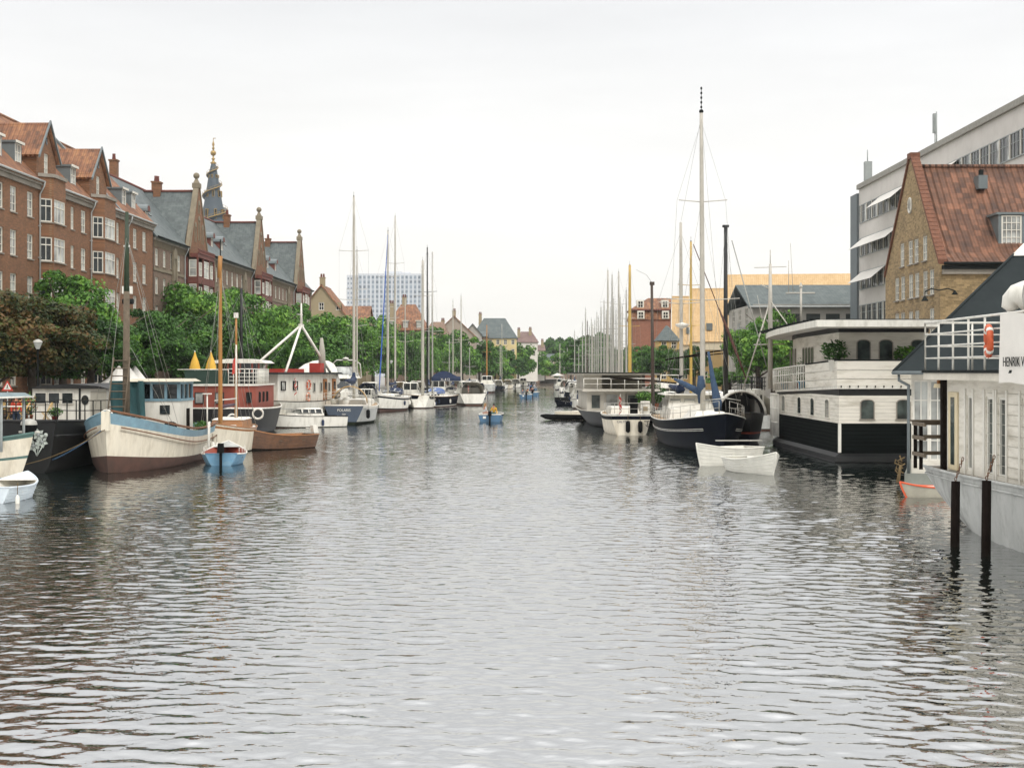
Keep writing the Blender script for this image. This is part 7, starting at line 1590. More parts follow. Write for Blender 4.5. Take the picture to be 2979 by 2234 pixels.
# ---- black tug like barge with arched white canopy and tall black mast
t = thing('black_tug', 'black tug hull with white arched canopy, black rails and tall black mast', 'tug', (14.35, 93.5, 0), R(-90)); h = Hull(16, 3.6, 2.0, 1.7, 1.7, tw=.7, pb=3, rb=.6, flare=.5)
mb = MB(blackh); h.skin(mb, [(.45, M('indigo_hull', '1d2236', .5, .2, 1)), (.5, M('orange_line', 'a8462e', .6)), (1, blackh)]); h.deck(mb, oldwood, -.05); h.rail(mb, blackh, .05); mb.build('hull', t)
mb = MB(bw); k = 12; R_ = 1.55; rows = [[(x, R_ * math.cos(PI * q / k), 1.75 + R_ * math.sin(PI * q / k)) for q in range(k + 1)] for x in (1.0, 4.6)]; mb.grid(rows, smooth=True); mb.grid([[(x, .95 * y, 1.75 + (z - 1.75) * .95) for x, y, z in r_] for r_ in rows], blackh, True, flip=True)
mb.tube([(4.6, R_ * .98 * math.cos(PI * q / k), 1.75 + R_ * .98 * math.sin(PI * q / k)) for q in range(k + 1)], .09, n=6); mb.poly([(1.1, .95 * R_ * math.cos(PI * q / k), 1.75 + .95 * R_ * math.sin(PI * q / k)) for q in range(k + 1)], blackh); mb.build('arched_canopy', t)
mb = MB(bw); mb.box(-.5, 3.0, 1.1, 1.7, 1.7, 3.35); mb.box(2.99, 3.02, 1.2, 1.3, 2.5, 3.0, blackh); mb.box(2.99, 3.02, 1.45, 1.55, 2.5, 3.0, blackh); mb.build('side_house', t)
railing(t, [(3.6, -.5, 3.35), (3.6, 1.7, 3.3), (-2, 1.7, 3.3)], .8, blackh, 12, .03, 3)
mb = MB(blackh); D = 90.; xm, ym = 93.5 - D, X(2111, D) - 14.35; mb.tube([(xm, ym, 1.6), (xm, ym, Z(655, D))], [.17, .11], n=9); mb.box(xm - .1, xm + .1, ym - .2, ym + .2, Z(662, D), Z(655, D)); m_ = mb.build('mast', t)
mb = MB(M('brown_sailcloth', '4a2c24', .85, .3, 4)); P = lambda px, py, D_: (93.5 - D_, X(px, D_) - 14.35, Z(py, D_)); mb.tube([P(2017, 711, 90), P(2090, 895, 89.5)], .03, n=5); mb.tube([P(2090, 895, 89.5), P(2115, 955, 89), P(2140, 1020, 88.5), P(2170, 1100, 88)], [.04, .1, .09, .04], n=7); mb.build('rolled_sail', t)
mb = MB(darkwood); mb.tube([P(1935, 1047, 93), P(2107, 1018, 90.2)], .05, n=6); mb.tube([P(1955, 1043, 94), P(2107, 1028, 90.2)], .04, n=6); mb.build('gaff', t)
mb = MB(wire); mb.tube([P(2129, 700, 90), P(2230, 1065, 87)], .035, n=5)
for q in (P(2060, 1190, 86), P(2175, 1180, 88), P(2150, 1190, 92)): mb.tube([(xm, ym, Z(665, D)), q], .009, n=4)
mb.build('rigging', t)
# ---- white yacht with fenders, stern on
D = 106.; t = thing('white_stern_yacht', 'white yacht stern with navy top band, two dark fenders and bare dark mast', 'sailboat', (X(1822, 102) + .1, D, 0), R(91)); h = Hull(11.5, 3.3, 1.6, 1.35, 1.45, tw=.86, pb=2.3, rb=1, rs=-.25, flare=.7, sb=.4)
mb = MB(cream); h.skin(mb, [(.16, weed), (.8, cream), (.94, navyh), (1, bw)]); h.deck(mb, deckw, -.05); h.rail(mb, bw, .05); mb.tube([h.pt(0, 1, s_) for s_ in (-1, 1)], .06, bw); mb.build('hull', t)
xt = h.pt(0, .6, 1)[0] - .12
fender(t, xt - .05, .25, 1.02, rubber, .85, .16); fender(t, xt - .05, -.62, 1.02, rubber, .85, .16)
me = textmesh('CALYPSO', .22, .004, canvb); o = put('lettering', me, t, (h.pt(0, .72, 1)[0] - .07, .55, .88)); o.rotation_euler = (R(84), 0, R(-90))
mb = MB(cast); mb.tube([(xt, -1.35, .98), (xt, -.9, .98)], .03); mb.tube([(xt, -1.12, .98), (xt, -1.15, .7)], .02); mb.tube([(xt, -1.25, .66), (xt, -1.15, .6), (xt, -1.0, .72)], .025); mb.build('anchor', t)
mb = MB(alu); railing(t, [h.pt(.35, 1, 1, .1), h.pt(.12, 1, 1, .1), h.pt(.01, 1, 1, .1), h.pt(.01, 1, -1, .1), h.pt(.12, 1, -1, .1), h.pt(.5, 1, -1, .1)], .8, alu, 12, .02, 2)
mb = MB(rubber); mb.box(-5.5, -5.4, -.5, .05, 1.5, 2.6); mb.build('canvas_board', t); mb = MB(bw); mb.box(-5.5, -5.42, -1.35, -.7, 1.5, 2.4); mb.box(-5.52, -5.501, -1.2, -.85, 1.7, 2.0, plain_g); mb.build('locker', t); mb = MB(bw); cabin(mb, -1.5, 3.5, 2.2, 1.9, 1.3, 1.85, bw, rf=.6); mb.build('cabin', t)
flag(t, -5.6, .8, 1.4, .9, 1.5, .5)
mb = MB(M('dark_mast', '3d3026', .6, .3, 3)); D9 = 109.; xm, ym = D9 - D, -(X(1902, D9) - X(1822, 102) - .1); mb.tube([(xm, ym, 1.4), (xm, ym + .1, Z(822, D9))], [.15, .1], n=8); mb.tube([(xm, ym + .1, Z(822, D9)), (xm, ym + .5, Z(800, D9)), (xm, ym + 1.3, Z(785, D9))], .015, wire, n=4); mb.box(xm - .1, xm + .1, ym - .1, ym + .25, Z(830, D9), Z(820, D9)); mb.build('mast', t)
# ---- grey two storey houseboat on dark bow
t = thing('grey_houseboat', 'weathered grey two storey houseboat on a black raked hull with railed terrace', 'houseboat', (8.75, 121., 0), R(-90)); h = Hull(24, 6.2, 1.35, 1.3, 1.3, tw=.9, pb=3.2, rb=1.6, flare=.7, full=.45)
greyw = M('weathered_white', 'b9b4a8', .75, .14, 1.2, dirt='7f7a6c', damt=.6); mb = MB(blackh); h.skin(mb, [(1, blackh)], n=26); h.deck(mb, oldwood, -.02); h.rail(mb, greyw, .06); mb.build('hull', t)
wz = winmesh(1.05, 1.25, 1, 1, greyw, gcurt, edge=.07); wz2 = winmesh(.8, 1.2, 1, 1, greyw, archg, edge=.07)
mb = MB(greyw); face(mb, t, (6.5, -2.7, 0), R(90), 5.4, [1.3, 2.88], [(.7, 1.45, .8, 1.2, wz2), (2.0, 1.45, 1.05, 1.25, wz), (3.6, 1.45, 1.05, 1.25, wz2), (4.7, 1.45, .6, 1.2, winmesh(.6, 1.2, 1, 1, greyw, gcurt))], greyw)
mb.box(-9, 6.2, -2.7, 2.7, 1.3, 2.88); mb.build('lower_cabin', t)
mb = MB(greyw); mb.box(-9.2, 7.2, -3.1, 3.1, 2.881, 3.06); mb.build('terrace_deck', t)
mb = MB(greyw); mb.box(-8, 4.8, -2.9, -1.4, 3.061, 4.2); mb.box(-8, -1, -1.4, 2.4, 3.061, 4.2); mb.build('upper_cabin', t); mb = MB(greyw); mb.box(-9, 6.2, -3.7, 3.2, 4.201, 4.33, greyw); mb.box(-9.1, 6.3, -3.8, 3.3, 4.331, 4.4, cast); mb.build('roof', t)
railing(t, [(7.1, -3.0, 3.06), (7.1, 3.0, 3.06), (0, 3.0, 3.06)], .85, bw, 12, .03, 2)
mb = MB(darkwood); mb.tube([(7.0, -1.0, 4.0), (8.6, 2.2, 3.75), (9, 4.2, 3.55)], .08, n=6); mb.build('spar', t)
planter('potted_shrub', 'overgrown green shrub at the right end of the grey houseboat', X(1875, 113), 113, 1.3, .8, 1.2, 31, terra, pot=.3)
planter('potted_shrub', 'dark green shrub beneath the grey houseboat terrace rail by the dark mast', X(1906, 116), 116, 1.4, .9, 1.7, 32, terra, leaf=lf_dark, pot=.3)
# ---- inflatable and small craft off the grey houseboat
t = thing('inflatable_boat', 'black inflatable boat with pointed nose lying low in the open water', 'inflatable', (X(1640, 131), 131, 0), R(176)); mb = MB(rubber)
for s_ in (-1, 1): mb.tube([(-2.1, s_ * .55, .25), (1.0, s_ * .6, .27), (1.6, s_ * .42, .34), (2.1, s_ * .06, .42)], [.24, .26, .24, .1], n=10)
mb.build('tube', t); mb = MB(canvg); mb.box(-1.8, 1.2, -.4, .4, .1, .16); mb.build('floor', t); mb = MB(rubber); mb.box(-2.2, -1.95, -.5, .5, .1, .5); mb.build('transom', t)
for a in ((1655, 186, 172, 'dark navy dinghy beyond the inflatable', navyh), (1668, 141, 20, 'cream dinghy moored at the bow of the grey houseboat', cream), (1648, 216, 5, 'black rubber dinghy behind the navy dinghy', rubber), (1665, 232, 170, 'white tender under the far right bank yachts', bw)): rowboat('dinghy', a[3], X(a[0], a[1]), a[1], a[2], 3.6, 1.5, .75, .5, .5, a[4], bw, lap=False)
# ---- moored yachts along the right quay
RY = [(1714, 256, 955, 'bw', 'alu', .08, 'yacht with one of the shortest masts near the cluster start'), (1725, 232, 945, 'bw', 'mastwh', .08, 'yacht with short white mast inside the right cluster'), (1742, 230, 925, 'bw', 'alu', .08, 'yacht with short mast left of the cluster middle'), (1763, 214, 905, 'navyh', 'alu', .08, 'navy yacht under the tallest clustered mast'), (1786, 204, 870, 'bw', 'alu', .09, 'yacht with grey mast between the second and third tall masts'), (1805, 192, 865, 'bw', 'alu', .09, 'yacht with grey mast right of the third tall mast'), (1694, 268, 940, 'bw', 'alu', .08, 'yacht with slim mast leading the right cluster'),
 (1704, 250, 899, 'bw', 'alu', .1, 'yacht whose mast is first of the tall right bank cluster'), (1709, 262, 934, 'bw', 'dark', .09, 'yacht with slim dark mast behind the cluster start'),
 (1720, 245, 930, 'navyh', 'alu', .09, 'navy yacht with pale mast, second in the right cluster'), (1731, 238, 933, 'bw', 'alu', .08, 'yacht with low pale mast inside the right cluster'),
 (1737, 226, 910, 'bw', 'alu', .08, 'yacht with medium mast inside the right cluster'), (1748, 218, 895, 'cream', 'alu', .1, 'cream yacht with grey mast in mid right cluster'),
 (1758, 212, 875, 'bw', 'alu', .1, 'yacht just left of the tallest clustered mast'), (1769, 205, 786, 'bw', 'mastwh', .13, 'yacht with the tallest mast of the right cluster'),
 (1780, 196, 800, 'navyh', 'alu', .12, 'navy yacht with second tall mast of the right cluster'), (1776, 222, 893, 'bw', 'alu', .08, 'yacht half masked by two tall masts'),
 (1793, 200, 903, 'bw', 'alu', .08, 'yacht with short mast between two tall ones'), (1799, 188, 792, 'bw', 'mastwh', .12, 'yacht with third tall mast of the right cluster'),
 (1811, 182, 894, 'bw', 'mastwh', .1, 'yacht with shorter white mast right of the cluster'), (1823, 172, 845, 'cream', 'alu', .1, 'yacht with grey mast just left of the yellow wooden one'),
 (1831, 152, 771, 'cream', 'mastw', .17, 'gaff boat with the thick yellow wooden mast'), (1672, 290, 964, 'bw', 'alu', .08, 'distant yacht left of the right cluster'),
 (1684, 275, 1008, 'bw', 'alu', .07, 'distant yacht with low mast left of the right cluster'), (1650, 330, 1012, 'bw', 'alu', .07, 'distant yacht near the far trees on the right'),
 (1629, 372, 1000, 'bw', 'mastwh', .09, 'distant yacht nearest the bridge on the right bank'), (1641, 350, 1018, 'navyh', 'alu', .08, 'distant dark yacht by the far right quay'),
 (1983, 134, 990, 'bw', 'alu', .07, 'low masted white boat hidden behind the navy ketch wheelhouse'), (1955, 128, 700 + 160, 'bw', 'mastw', .1, 'boat with honey coloured mast seen behind the ketch mizzen')]
mt_ = {'alu': alu, 'mastwh': mastwh, 'mastw': M('yellow_mast', 'b8994e', .5, .15, 2), 'dark': MATS['dark_mast']}; hm_ = {'bw': bw, 'navyh': navyh, 'cream': cream}
for i, (px_, D, yt, hn, mn, r_, lb) in enumerate(RY):
    if px_ == 1955: px_, D, yt = 2012, 118, 700
    sailboat('moored_yacht', lb, px_, D + .6, 90 if i % 3 else -90, 10 if D > 150 else 9, 3.2, hm_[hn], None, Z(yt, D), .45, mt_[mn], [canvb, None, canvl, None, tanc][i % 5], (.55,) if i % 2 else (.5, .74), 1.1, 1.2, r_ + .025, group='yachts moored along the right quay', extra=D < 260, hood=[canvb, None, canvg][i % 3], flagc=i in (18, 15, 16))
for px_, D, L_, hm, cn, lb in ((1742, 150, 11, bw, None, 'white flybridge cruiser above the grey houseboat roof'), (1700, 172, 8, bw, canvb, 'white cruiser with blue cover left of the grey houseboat'), (1790, 162, 9, bw, canvg, 'white cruiser below the tall clustered masts'), (1850, 140, 10, cream, canvg, 'cream cruiser behind the dark mast'), (1925, 125, 9, bw, canvb, 'white cruiser with blue cover between dark mast and ketch'), (1690, 205, 8, bw, tanc, 'white cruiser with a red flag at the end of the right row'), (1940, 150, 12, bw, None, 'long white cabin cruiser moored by the ochre warehouse'), (2070, 125, 9, bw, canvg, 'white cruiser behind the ketch bow'), (1665, 262, 8, bw, canvb, 'far white cruiser at the right row end'), (1632, 345, 8, bw, None, 'small white cruiser nearest the bridge on the right bank'), (1672, 228, 7, navyh, bw, 'navy runabout with white cover at the right row'), (1730, 178, 9, bw, canvb, 'white cruiser with blue cover below the first tall masts'), (1815, 134, 9, bw, None, 'white cruiser above the terrace of the grey houseboat'), (1885, 132, 8, bw, canvb, 'white cruiser with blue cover right of the dark bare mast'), (1648, 300, 8, bw, canvg, 'farther white cruiser at the right row end'), (2175, 112, 9, greyh, canvg, 'grey cruiser by the black tug rail')):
    t, h = motorboat('moored_cruiser', lb, px_, D, 90 + (px_ % 9) - 4, L_, 3.3, hm, fb=1.3, hs=1.45, canopy=cn, group='cruisers moored along the right quay', flagc=px_ in (1690, 1648, 1700))
    if L_ > 10: mb = MB(bw); cabin(mb, -3, 1.4, 2.2, 1.9, 2.75, 3.3, bw, rf=.6); mb.tube([(-2.6, -1.1, 2.8), (-2.2, -.9, 4.1), (-2.2, .9, 4.1), (-2.6, 1.1, 2.8)], .06, n=6); mb.build('flybridge', t)
tag(put('gangway', MB(alu).box(0, 2.3, -.14, .14, 0, .05).mesh('gangway'), None, (X(2085, 70.5), 70.8, Z(1283, 70.8)), R(3)), 'narrow pale gangway between ketch bow and houseboat, above the rowing boats', 'gangway')
# white umbrella far on the right bank
U_ = thing('white_parasol', 'open white parasol on a boat at the far right row', 'parasol', (X(1622, 300), 300, 2.2)); mb = MB(bw); mb.lathe([(.05, 1.9), (1.5, 1.35), (1.45, 1.3), (.05, 1.75)], mat=awn, n=10); mb.build('canopy', U_); mb = MB(alu); mb.tube([(0, 0, -1), (0, 0, 1.9)], .03, n=5); mb.build('pole', U_)
# ---------------------------------------------------------------- people, small motor boats, street things
skinm = M('skin', 'b98468', .6, .05, 4); hairs = {'dark': M('dark_hair', '2a201a', .7, .2, 8), 'blond': M('fair_hair', '94764c', .7, .2, 8), 'black': M('black_hair', '171414', .7, .2, 8)}
def skinned(name, V, E, mat, parent, root=0, sub=1):
    me = bpy.data.meshes.new(name); me.from_pydata([v[:3] for v in V], E, []); o = bpy.data.objects.new(name, me); col.objects.link(o)
    m = o.modifiers.new('s', 'SKIN'); 
    for i, v in enumerate(V):
        r = v[3]; r = r if isinstance(r, tuple) else (r, r); me.skin_vertices[0].data[i].radius = r; me.skin_vertices[0].data[i].use_root = i == root
    o.modifiers.new('b', 'SUBSURF').levels = sub
    dg = bpy.context.evaluated_depsgraph_get(); m2 = bpy.data.meshes.new_from_object(o.evaluated_get(dg)); bpy.data.objects.remove(o); m2.materials.clear(); m2.materials.append(mat)
    for p in m2.polygons: p.use_smooth = True
    q = bpy.data.objects.new(name, m2); col.objects.link(q)
    if parent: q.parent = parent
    return q
def person(label, loc, rz, pose, shirt, trous, hair, long_=False, arm=None):
    """pose: stand / sit; local +x is where the person faces"""
    hz = .92 if pose == 'stand' else .46
    J = {'pel': (0, 0, hz), 'sp': (-.01, 0, hz + .22), 'ch': (0, 0, hz + .42), 'nk': (.01, 0, hz + .57), 'hd': (.03, 0, hz + .68), 'ht': (.02, 0, hz + .82)}
    lean = .12 if pose == 'sit' else 0
    J = {k: (v[0] + lean * (v[2] - hz), v[1], v[2]) for k, v in J.items()}
    def legs(s):
        if pose == 'stand': return [(0.0, s * .1, hz - .06), (.02, s * .11, .5), (-.01, s * .11, .09), (.13, s * .12, .03)]
        return [(.03, s * .1, hz - .01), (.42, s * .13, hz + .04), (.44, s * .13, .1), (.56, s * .13, .04)]
    def arms(s):
        sh = (J['ch'][0], s * .18, J['ch'][2] + .07); a = (arm or {}).get(s)
        if a: return [sh] + a
        if pose == 'stand': return [sh, (0, s * .24, hz + .2), (.08, s * .24, hz - .04), (.11, s * .23, hz - .14)]
        return [sh, (.06, s * .24, hz + .24), (.26, s * .17, hz + .14), (.34, s * .14, hz + .12)]
    V = [(*J['pel'], (.13, .1)), (*J['sp'], (.12, .09)), (*J['ch'], (.15, .1)), (*J['nk'], .055), (*J['hd'], (.075, .085)), (*J['ht'], (.07, .075))]; E = [(0, 1), (1, 2), (2, 3), (3, 4), (4, 5)]
    for s in (-1, 1):
        i = len(V); A = arms(s); V += [(*A[0], .055), (*A[1], .045), (*A[2], .033), (*A[3], (.035, .018))]; E += [(2, i), (i, i + 1), (i + 1, i + 2), (i + 2, i + 3)]
        i = len(V); G_ = legs(s); V += [(*G_[0], .085), (*G_[1], .065), (*G_[2], .042), (*G_[3], .04)]; E += [(0, i), (i, i + 1), (i + 1, i + 2), (i + 2, i + 3)]
    P = skinned('person', V, E, skinm, None); P.location = loc; P.rotation_euler[2] = rz; tag(P, label, 'person')
    k = 1.16; V2 = [(*J['pel'], (.14, .115)), (*J['sp'], (.135, .105)), (*J['ch'], (.165, .115)), (J['nk'][0], 0, J['nk'][2] - .04, .06)]; E2 = [(0, 1), (1, 2), (2, 3)]
    for s in (-1, 1): i = len(V2); A = arms(s); V2 += [(*A[0], .068), (*A[1], .056), (*A[2], .042)]; E2 += [(2, i), (i, i + 1), (i + 1, i + 2)]
    skinned('shirt', V2, E2, shirt, P); V3 = [(*J['pel'], (.145, .12))]; E3 = []
    for s in (-1, 1): i = len(V3); G_ = legs(s); V3 += [(*G_[0], .1), (*G_[1], .078), (*G_[2], .058)]; E3 += [(0, i), (i, i + 1), (i + 1, i + 2)]
    skinned('trousers', V3, E3, trous, P)
    mb = MB(hair); hc = (J['hd'][0] - .025, 0, J['hd'][2] + .1); mb.ball(hc, .112, n=12, sq=(1, .86, 1))
    if long_: mb.tube([(hc[0] - .05, 0, hc[2]), (hc[0] - .09, 0, hc[2] - .18), (hc[0] - .08, 0, hc[2] - .34)], [.09, .085, .03], n=8)
    mb.build('hair', P)
    mb = MB(skinm); fx = J['hd'][0] + .085; mb.taper((fx - .01, fx + .012, -.012, .012), (fx - .01, fx + .0, -.006, .006), J['hd'][2] + .0, J['hd'][2] + .05); mb.build('nose', P)
    mb = MB(cast)
    for s in (-1, 1): mb.ball((fx - .008, s * .032, J['hd'][2] + .05), .011, n=6)
    mb.build('eyes', P); mb = MB(M('lips', '9a5a4c', .6)); mb.box(fx - .012, fx + .002, -.022, .022, J['hd'][2] - .03, J['hd'][2] - .02); mb.build('mouth', P)
    return P
def cl(key, c): return M('cloth_' + key, c, .9, .08, 3)
rentb = M('rental_blue', '466a86', .5, .1, 1.5)
def rental(label, px, D, rz, ppl):
    t = thing('rental_boat', label, 'motorboat', (X(px, D), D, 0), R(rz)); h = Hull(4.6, 2.25, .75, .62, .66, tw=.9, pb=3.2, rb=.35, rs=.12, flare=.5, full=.25, sb=.3)
    mb = MB(rentb); h.skin(mb, [(1, rentb)]); h.inner(mb, greyh, .4, floor=canvg); h.rail(mb, rubber, .04, .0, -.02); h.rail(mb, bw, .035, .04, .03); mb.tube([h.pt(0, 1, s_) for s_ in (-1, 1)], .04, bw); x0 = h.pt(0, .7, 1)[0] - .02; mb.box(x0 - .02, x0, .35, .62, .3, .5, bw); mb.build('hull', t)
    for x in (-1.5, .2, 1.3): mb = MB(bw); mb.box(x - .2, x + .2, -h.half(.5) * .85, h.half(.5) * .85, .42, .47); mb.build('bench', t)
    mb = MB(rubber); xx = h.pt(0, 1, 1)[0]; mb.taper((xx - .42, xx - .05, -.17, .17), (xx - .36, xx - .02, -.13, .13), .55, .98); mb.box(xx - .3, xx - .12, -.07, .07, -.3, .549); mb.build('outboard_motor', t)
    for (dx, dy, fr, lb, sh, tr, ha, lg, arm) in ppl:
        a = R(rz); x = X(px, D) + dx * math.cos(a) - dy * math.sin(a); y = D + dx * math.sin(a) + dy * math.cos(a); person(lb, (x, y, .28), R(rz + fr), 'sit', sh, tr, hairs[ha], lg, arm)
rental('blue rental motorboat in mid canal carrying a person in a yellow jacket', 1429, 128.5, 88, [
 (-1.5, -.32, 170, 'person in mustard yellow jacket sitting at the stern of the nearer blue boat', cl('yellow', 'c99a2c'), cl('teal', '2f5a56'), 'dark', False, {1: [(.12, .3, .62), (.3, .34, .42), (.36, .34, .36)], -1: [(.1, -.3, .62), (.26, -.36, .42), (.32, -.38, .36)]}),
 (.1, .62, -60, 'person with long fair hair and white top seated left in the nearer blue boat', cl('white', 'c9cdd0'), cl('blush', 'c09a88'), 'blond', True, None)])
rental('second blue rental boat farther up the canal with dark haired people', 1529, 238, 92, [
 (-1.2, .5, 160, 'person with dark curly hair and grey shirt in the farther blue boat', cl('steel', '6a7a8a'), cl('navy', '2a3548'), 'black', True, None), (.3, -.3, 180, 'person in black at the centre of the farther blue boat', cl('black', '1e2022'), cl('navy', '2a3548'), 'black', False, None),
 (-1.3, -.5, 90, 'person in pale green top at the right of the farther blue boat', cl('sage', 'a9b3a0'), cl('grey', '6f7478'), 'blond', False, None)])
rental('grey rental boat just behind the second blue one', 1552, 262, 85, [(-1.0, 0, 180, 'person in dark clothes in the boat behind', cl('black', ''), cl('black', ''), 'black', False, None), (.4, .3, 170, 'person with rust coloured top in the boat behind', cl('rust', '8a4a34'), cl('black', ''), 'dark', False, None)])
rental('most distant small blue boat in mid canal', 1549, 330, 80, [(-.8, .3, 170, 'person in bright blue jacket in the most distant boat', cl('sky', '4a7fb8'), cl('navy', ''), 'black', False, None), (-.4, -.5, 150, 'person in white shirt in the most distant boat', cl('white', ''), cl('navy', ''), 'dark', False, None)])
# people, lamp, sign and cars on the left quay
person('person in orange red shirt on the left quay next to the road sign', (X(47, 74), 74, QZ + .15), R(-60), 'stand', cl('scarlet', 'b8402c'), cl('navy', ''), hairs['black'])
person('person in light yellow shirt on the left quay', (X(67, 75), 75, QZ + .15), R(-100), 'stand', cl('lemon', 'd2c24a'), cl('grey', ''), hairs['black'])
person('person in grey on the left quay behind the railing', (X(85, 76), 76, QZ + .15), R(-40), 'stand', cl('steel', ''), cl('navy', ''), hairs['dark'])
def lamp(label, x, D, z1, group=None):
    t = thing('street_lamp', label, 'street lamp', (x, D, QZ)); mb = MB(cast); mb.lathe([(.12, 0), (.12, .8), (.07, .9), (.055, z1 - QZ - .55), (.1, z1 - QZ - .5)], n=10); mb.build('post', t)
    mb = MB(M('lamp_glass', 'b9bdb8', .2, .05, 2)); mb.lathe([(.1, z1 - QZ - .5), (.25, z1 - QZ - .14), (.26, z1 - QZ - .12)], n=10); mb.build('lamp_glass', t); mb = MB(alu); mb.lathe([(.28, z1 - QZ - .119), (.24, z1 - QZ - .03), (.08, z1 - QZ + .05), (.01, z1 - QZ + .06)], n=10); mb.build('lamp_cap', t)
lamp('street lamp with angular glass head before the rust tinged tree', X(110, 80.5), 80.5, Z(990, 80.5))
sg = thing('road_sign', 'red bordered triangular roadworks sign on the left quay', 'sign', (X(22, 73), 73, QZ)); mb = MB(steelw); mb.tube([(0, 0, 0), (0, 0, 2.6)], .03); mb.build('pole', sg)
mb = MB(flagr); z0 = Z(1137, 73) - QZ; mb.T = Matrix.Translation((0, 0, z0 * .28)) @ Matrix.Scale(.72, 4); mb.prism([(-.42, z0), (.42, z0), (0, z0 + .74)], -.05, -.03); mb.prism([(-.27, z0 + .1), (.27, z0 + .1), (0, z0 + .57)], -.056, -.0501, bw); mb.box(-.03, .03, -.062, -.0565, z0 + .2, z0 + .38, cast); mb.tube([(-.1, -.06, z0 + .14), (0, -.06, z0 + .25), (.08, -.06, z0 + .14)], .014, cast, n=5); mb.ball((0.01, -.06, z0 + .42), .03, cast, 8); mb.build('sign_plate', sg)
def car(label, x, D, rz, paint):
    t = thing('parked_car', label, 'car', (x, D, QZ), R(rz)); mb = MB(paint); pr = [(-2.1, .35), (-2.15, .75), (-1.7, .95), (-1.2, 1.42), (.5, 1.45), (1.1, 1.0), (1.95, .82), (2.1, .4)]
    rows = [[(x_, y * (1 if z < .96 else .82), z) for x_, z in pr] for y in (-.85, .85)]
    mb.grid(rows, smooth=False, flip=True); mb.poly(rows[0]); mb.poly(rows[1][::-1]); mb.build('body', t)
    mb = MB(gdark)
    for s in (-1, 1): mb.poly([(-1.5, s * .79, 1.0), (.95, s * .79, 1.0), (.42, s * .722, 1.38), (-1.12, s * .722, 1.38)][::s])
    mb.poly([(.58, -.68, 1.41), (1.08, -.76, 1.03), (1.08, .76, 1.03), (.58, .68, 1.41)]); mb.poly([(-1.27, .68, 1.38), (-1.66, .76, 1.0), (-1.66, -.76, 1.0), (-1.27, -.68, 1.38)]); mb.build('windows', t)
    for a in (-1.3, 1.3):
        for s in (-1, 1): mb = MB(rubber); mb.tube([(a, s * .72, .32), (a, s * .88, .32)], .32, n=14); w_ = mb.build('wheel', t); mb = MB(alu); mb.tube([(a, s * .881, .32), (a, s * .89, .32)], .18, n=10); mb.build('rim', w_)
    for s in (-.6, .6): mb = MB(bw); mb.box(2.0, 2.08, s - .16, s + .16, .6, .72); mb.build('headlight', t)
car('black car parked under the trees behind the white barge cabin', X(137, 84.5), 84.5, 88, M('black_car', '191b1d', .2, .03, 1, coat=.8)); car('white car parked right of the black one under the trees', X(185, 88), 88, 80, M('white_car', 'cfd0d0', .25, .03, 1, coat=.8)); car('silver car parked behind the drying net of the cream barge', X(290, 96), 96, 85, M('silver_car', '8f9598', .3, .03, 1, coat=.6))
for k, (px_, D) in enumerate(((372, 92), (392, 93.5), (346, 91))):
    P = thing('market_tent', ['white pointed tent right of the leaning barge ladder', 'white pointed tent nearer the barge wheelhouse', 'white pointed tent left of the green topped mast'][k], 'tent', (X(px_, D), D, QZ)); mb = MB(awn); mb.lathe([(1.5, 2.2), (.7, 2.7), (.05, 3.5)], n=4); mb.build('canopy', P)
    for s in range(4): a = s * PI / 2; mb = MB(bw); mb.tube([(1.42 * math.cos(a), 1.42 * math.sin(a), 0), (1.42 * math.cos(a), 1.42 * math.sin(a), 2.2)], .03, n=5); mb.build('pole', P)
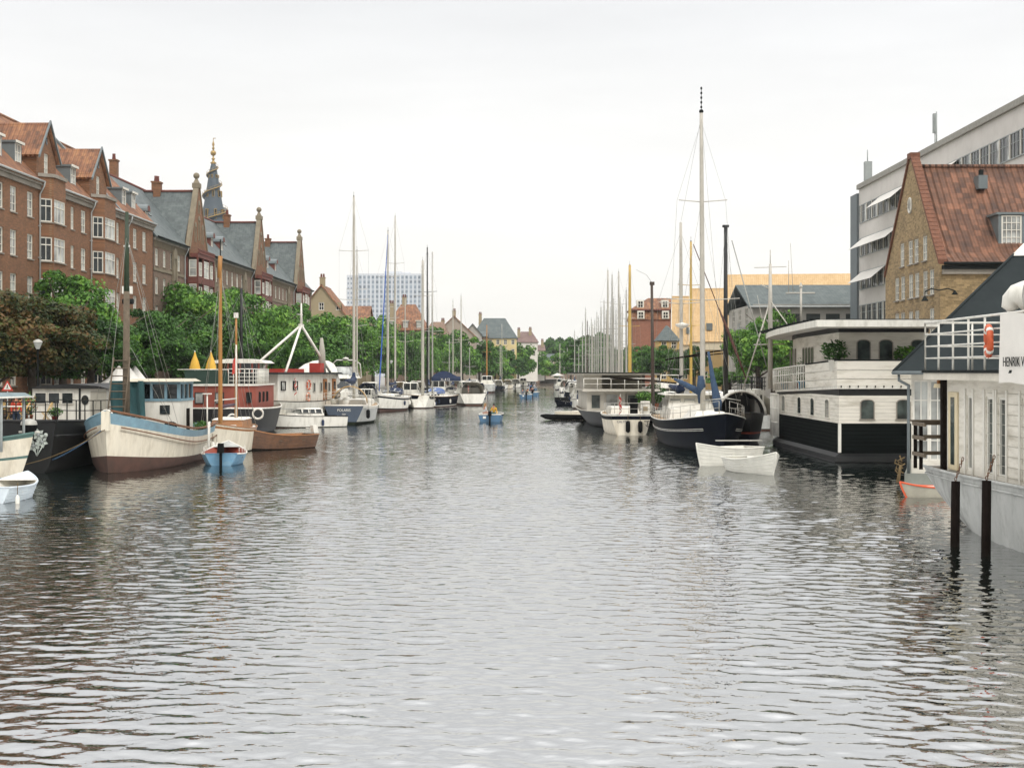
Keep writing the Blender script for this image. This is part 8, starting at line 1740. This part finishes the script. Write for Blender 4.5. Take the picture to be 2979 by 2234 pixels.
# parked cars and lamps along the left quay, farther boats of the second row
cc = ['8e2f28', '2b3a4e', 'c4c4c0', '3a3d3c', '6f7a7f', 'b9b2a0', '1f2a24', '7e8a92']
cn = ['dark red', 'navy blue', 'pale silver', 'charcoal', 'blue grey', 'beige', 'dark green', 'light steel']
where = ['behind the red houseboat', 'behind the white trawler', 'behind the flybridge yacht', 'left of the blue furled sail', 'behind the racing yacht', 'under the far orange roofs', 'below the pink gable', 'near the yellow corner house']
for k, D in enumerate((112, 126, 148, 172, 200, 232, 262, 300)): car('%s car parked under the quay trees %s' % (cn[k], where[k]), interp(QL, D) - 2.6, D, 88, M('paint_%d' % k, cc[k], .25, .03, 1, coat=.6))
for k, D in enumerate((118, 155, 195, 240)): lamp('street lamp on the left quay ' + ['behind the white trawler', 'behind the navy transom yacht', 'behind the long navy yacht', 'below the pink gable'][k], interp(QL, D) - 1.3, D, 6.3)
for px_, D, L_, hm, cnv, lb in ((1080, 185, 9, bw, canvb, 'white cruiser with blue cover in the second row behind the striped yacht'), (1165, 195, 10, bw, tanc, 'white cruiser with tan cover in the second row behind the white masts'), (1215, 205, 9, cream, canvg, 'cream cruiser in the second row left of the lettered boom cover'), (1275, 215, 10, bw, None, 'white cabin boat in the second row behind the lettered boom cover'), (1330, 225, 11, bw, canvg, 'tall white cruiser in the second row right of the lettered boom cover'), (1375, 250, 9, navyh, canvb, 'navy cruiser in the second row before the boxy grey cruiser'), (1195, 180, 7, bw, None, 'low white motorboat between the striped and the long navy yacht')):
    motorboat('moored_cruiser', lb, px_, D, 90 + (px_ % 11) - 5, L_, 3.2, hm, fb=1.5, hs=1.6, canopy=cnv, group='cruisers in the second row of the left bank', flagc=px_ in (1330, 1165))
# haze: the air itself
mb = MB(); m = bpy.data.materials.new('haze_air'); m.use_nodes = True; nt = m.node_tree; nt.nodes.clear(); o_ = nt.nodes.new('ShaderNodeOutputMaterial'); v = nt.nodes.new('ShaderNodeVolumePrincipled')
v.inputs['Color'].default_value = (.93, .95, .96, 1); v.inputs['Density'].default_value = .00013; v.inputs['Anisotropy'].default_value = .3; nt.links.new(v.outputs[0], o_.inputs['Volume'])
mb.mat = m; mb.box(-1600, 1600, -60, 2700, -3.2, 95)
HZ = tag(mb.build('haze'), 'thin summer haze over the canal', 'haze', kind='stuff')
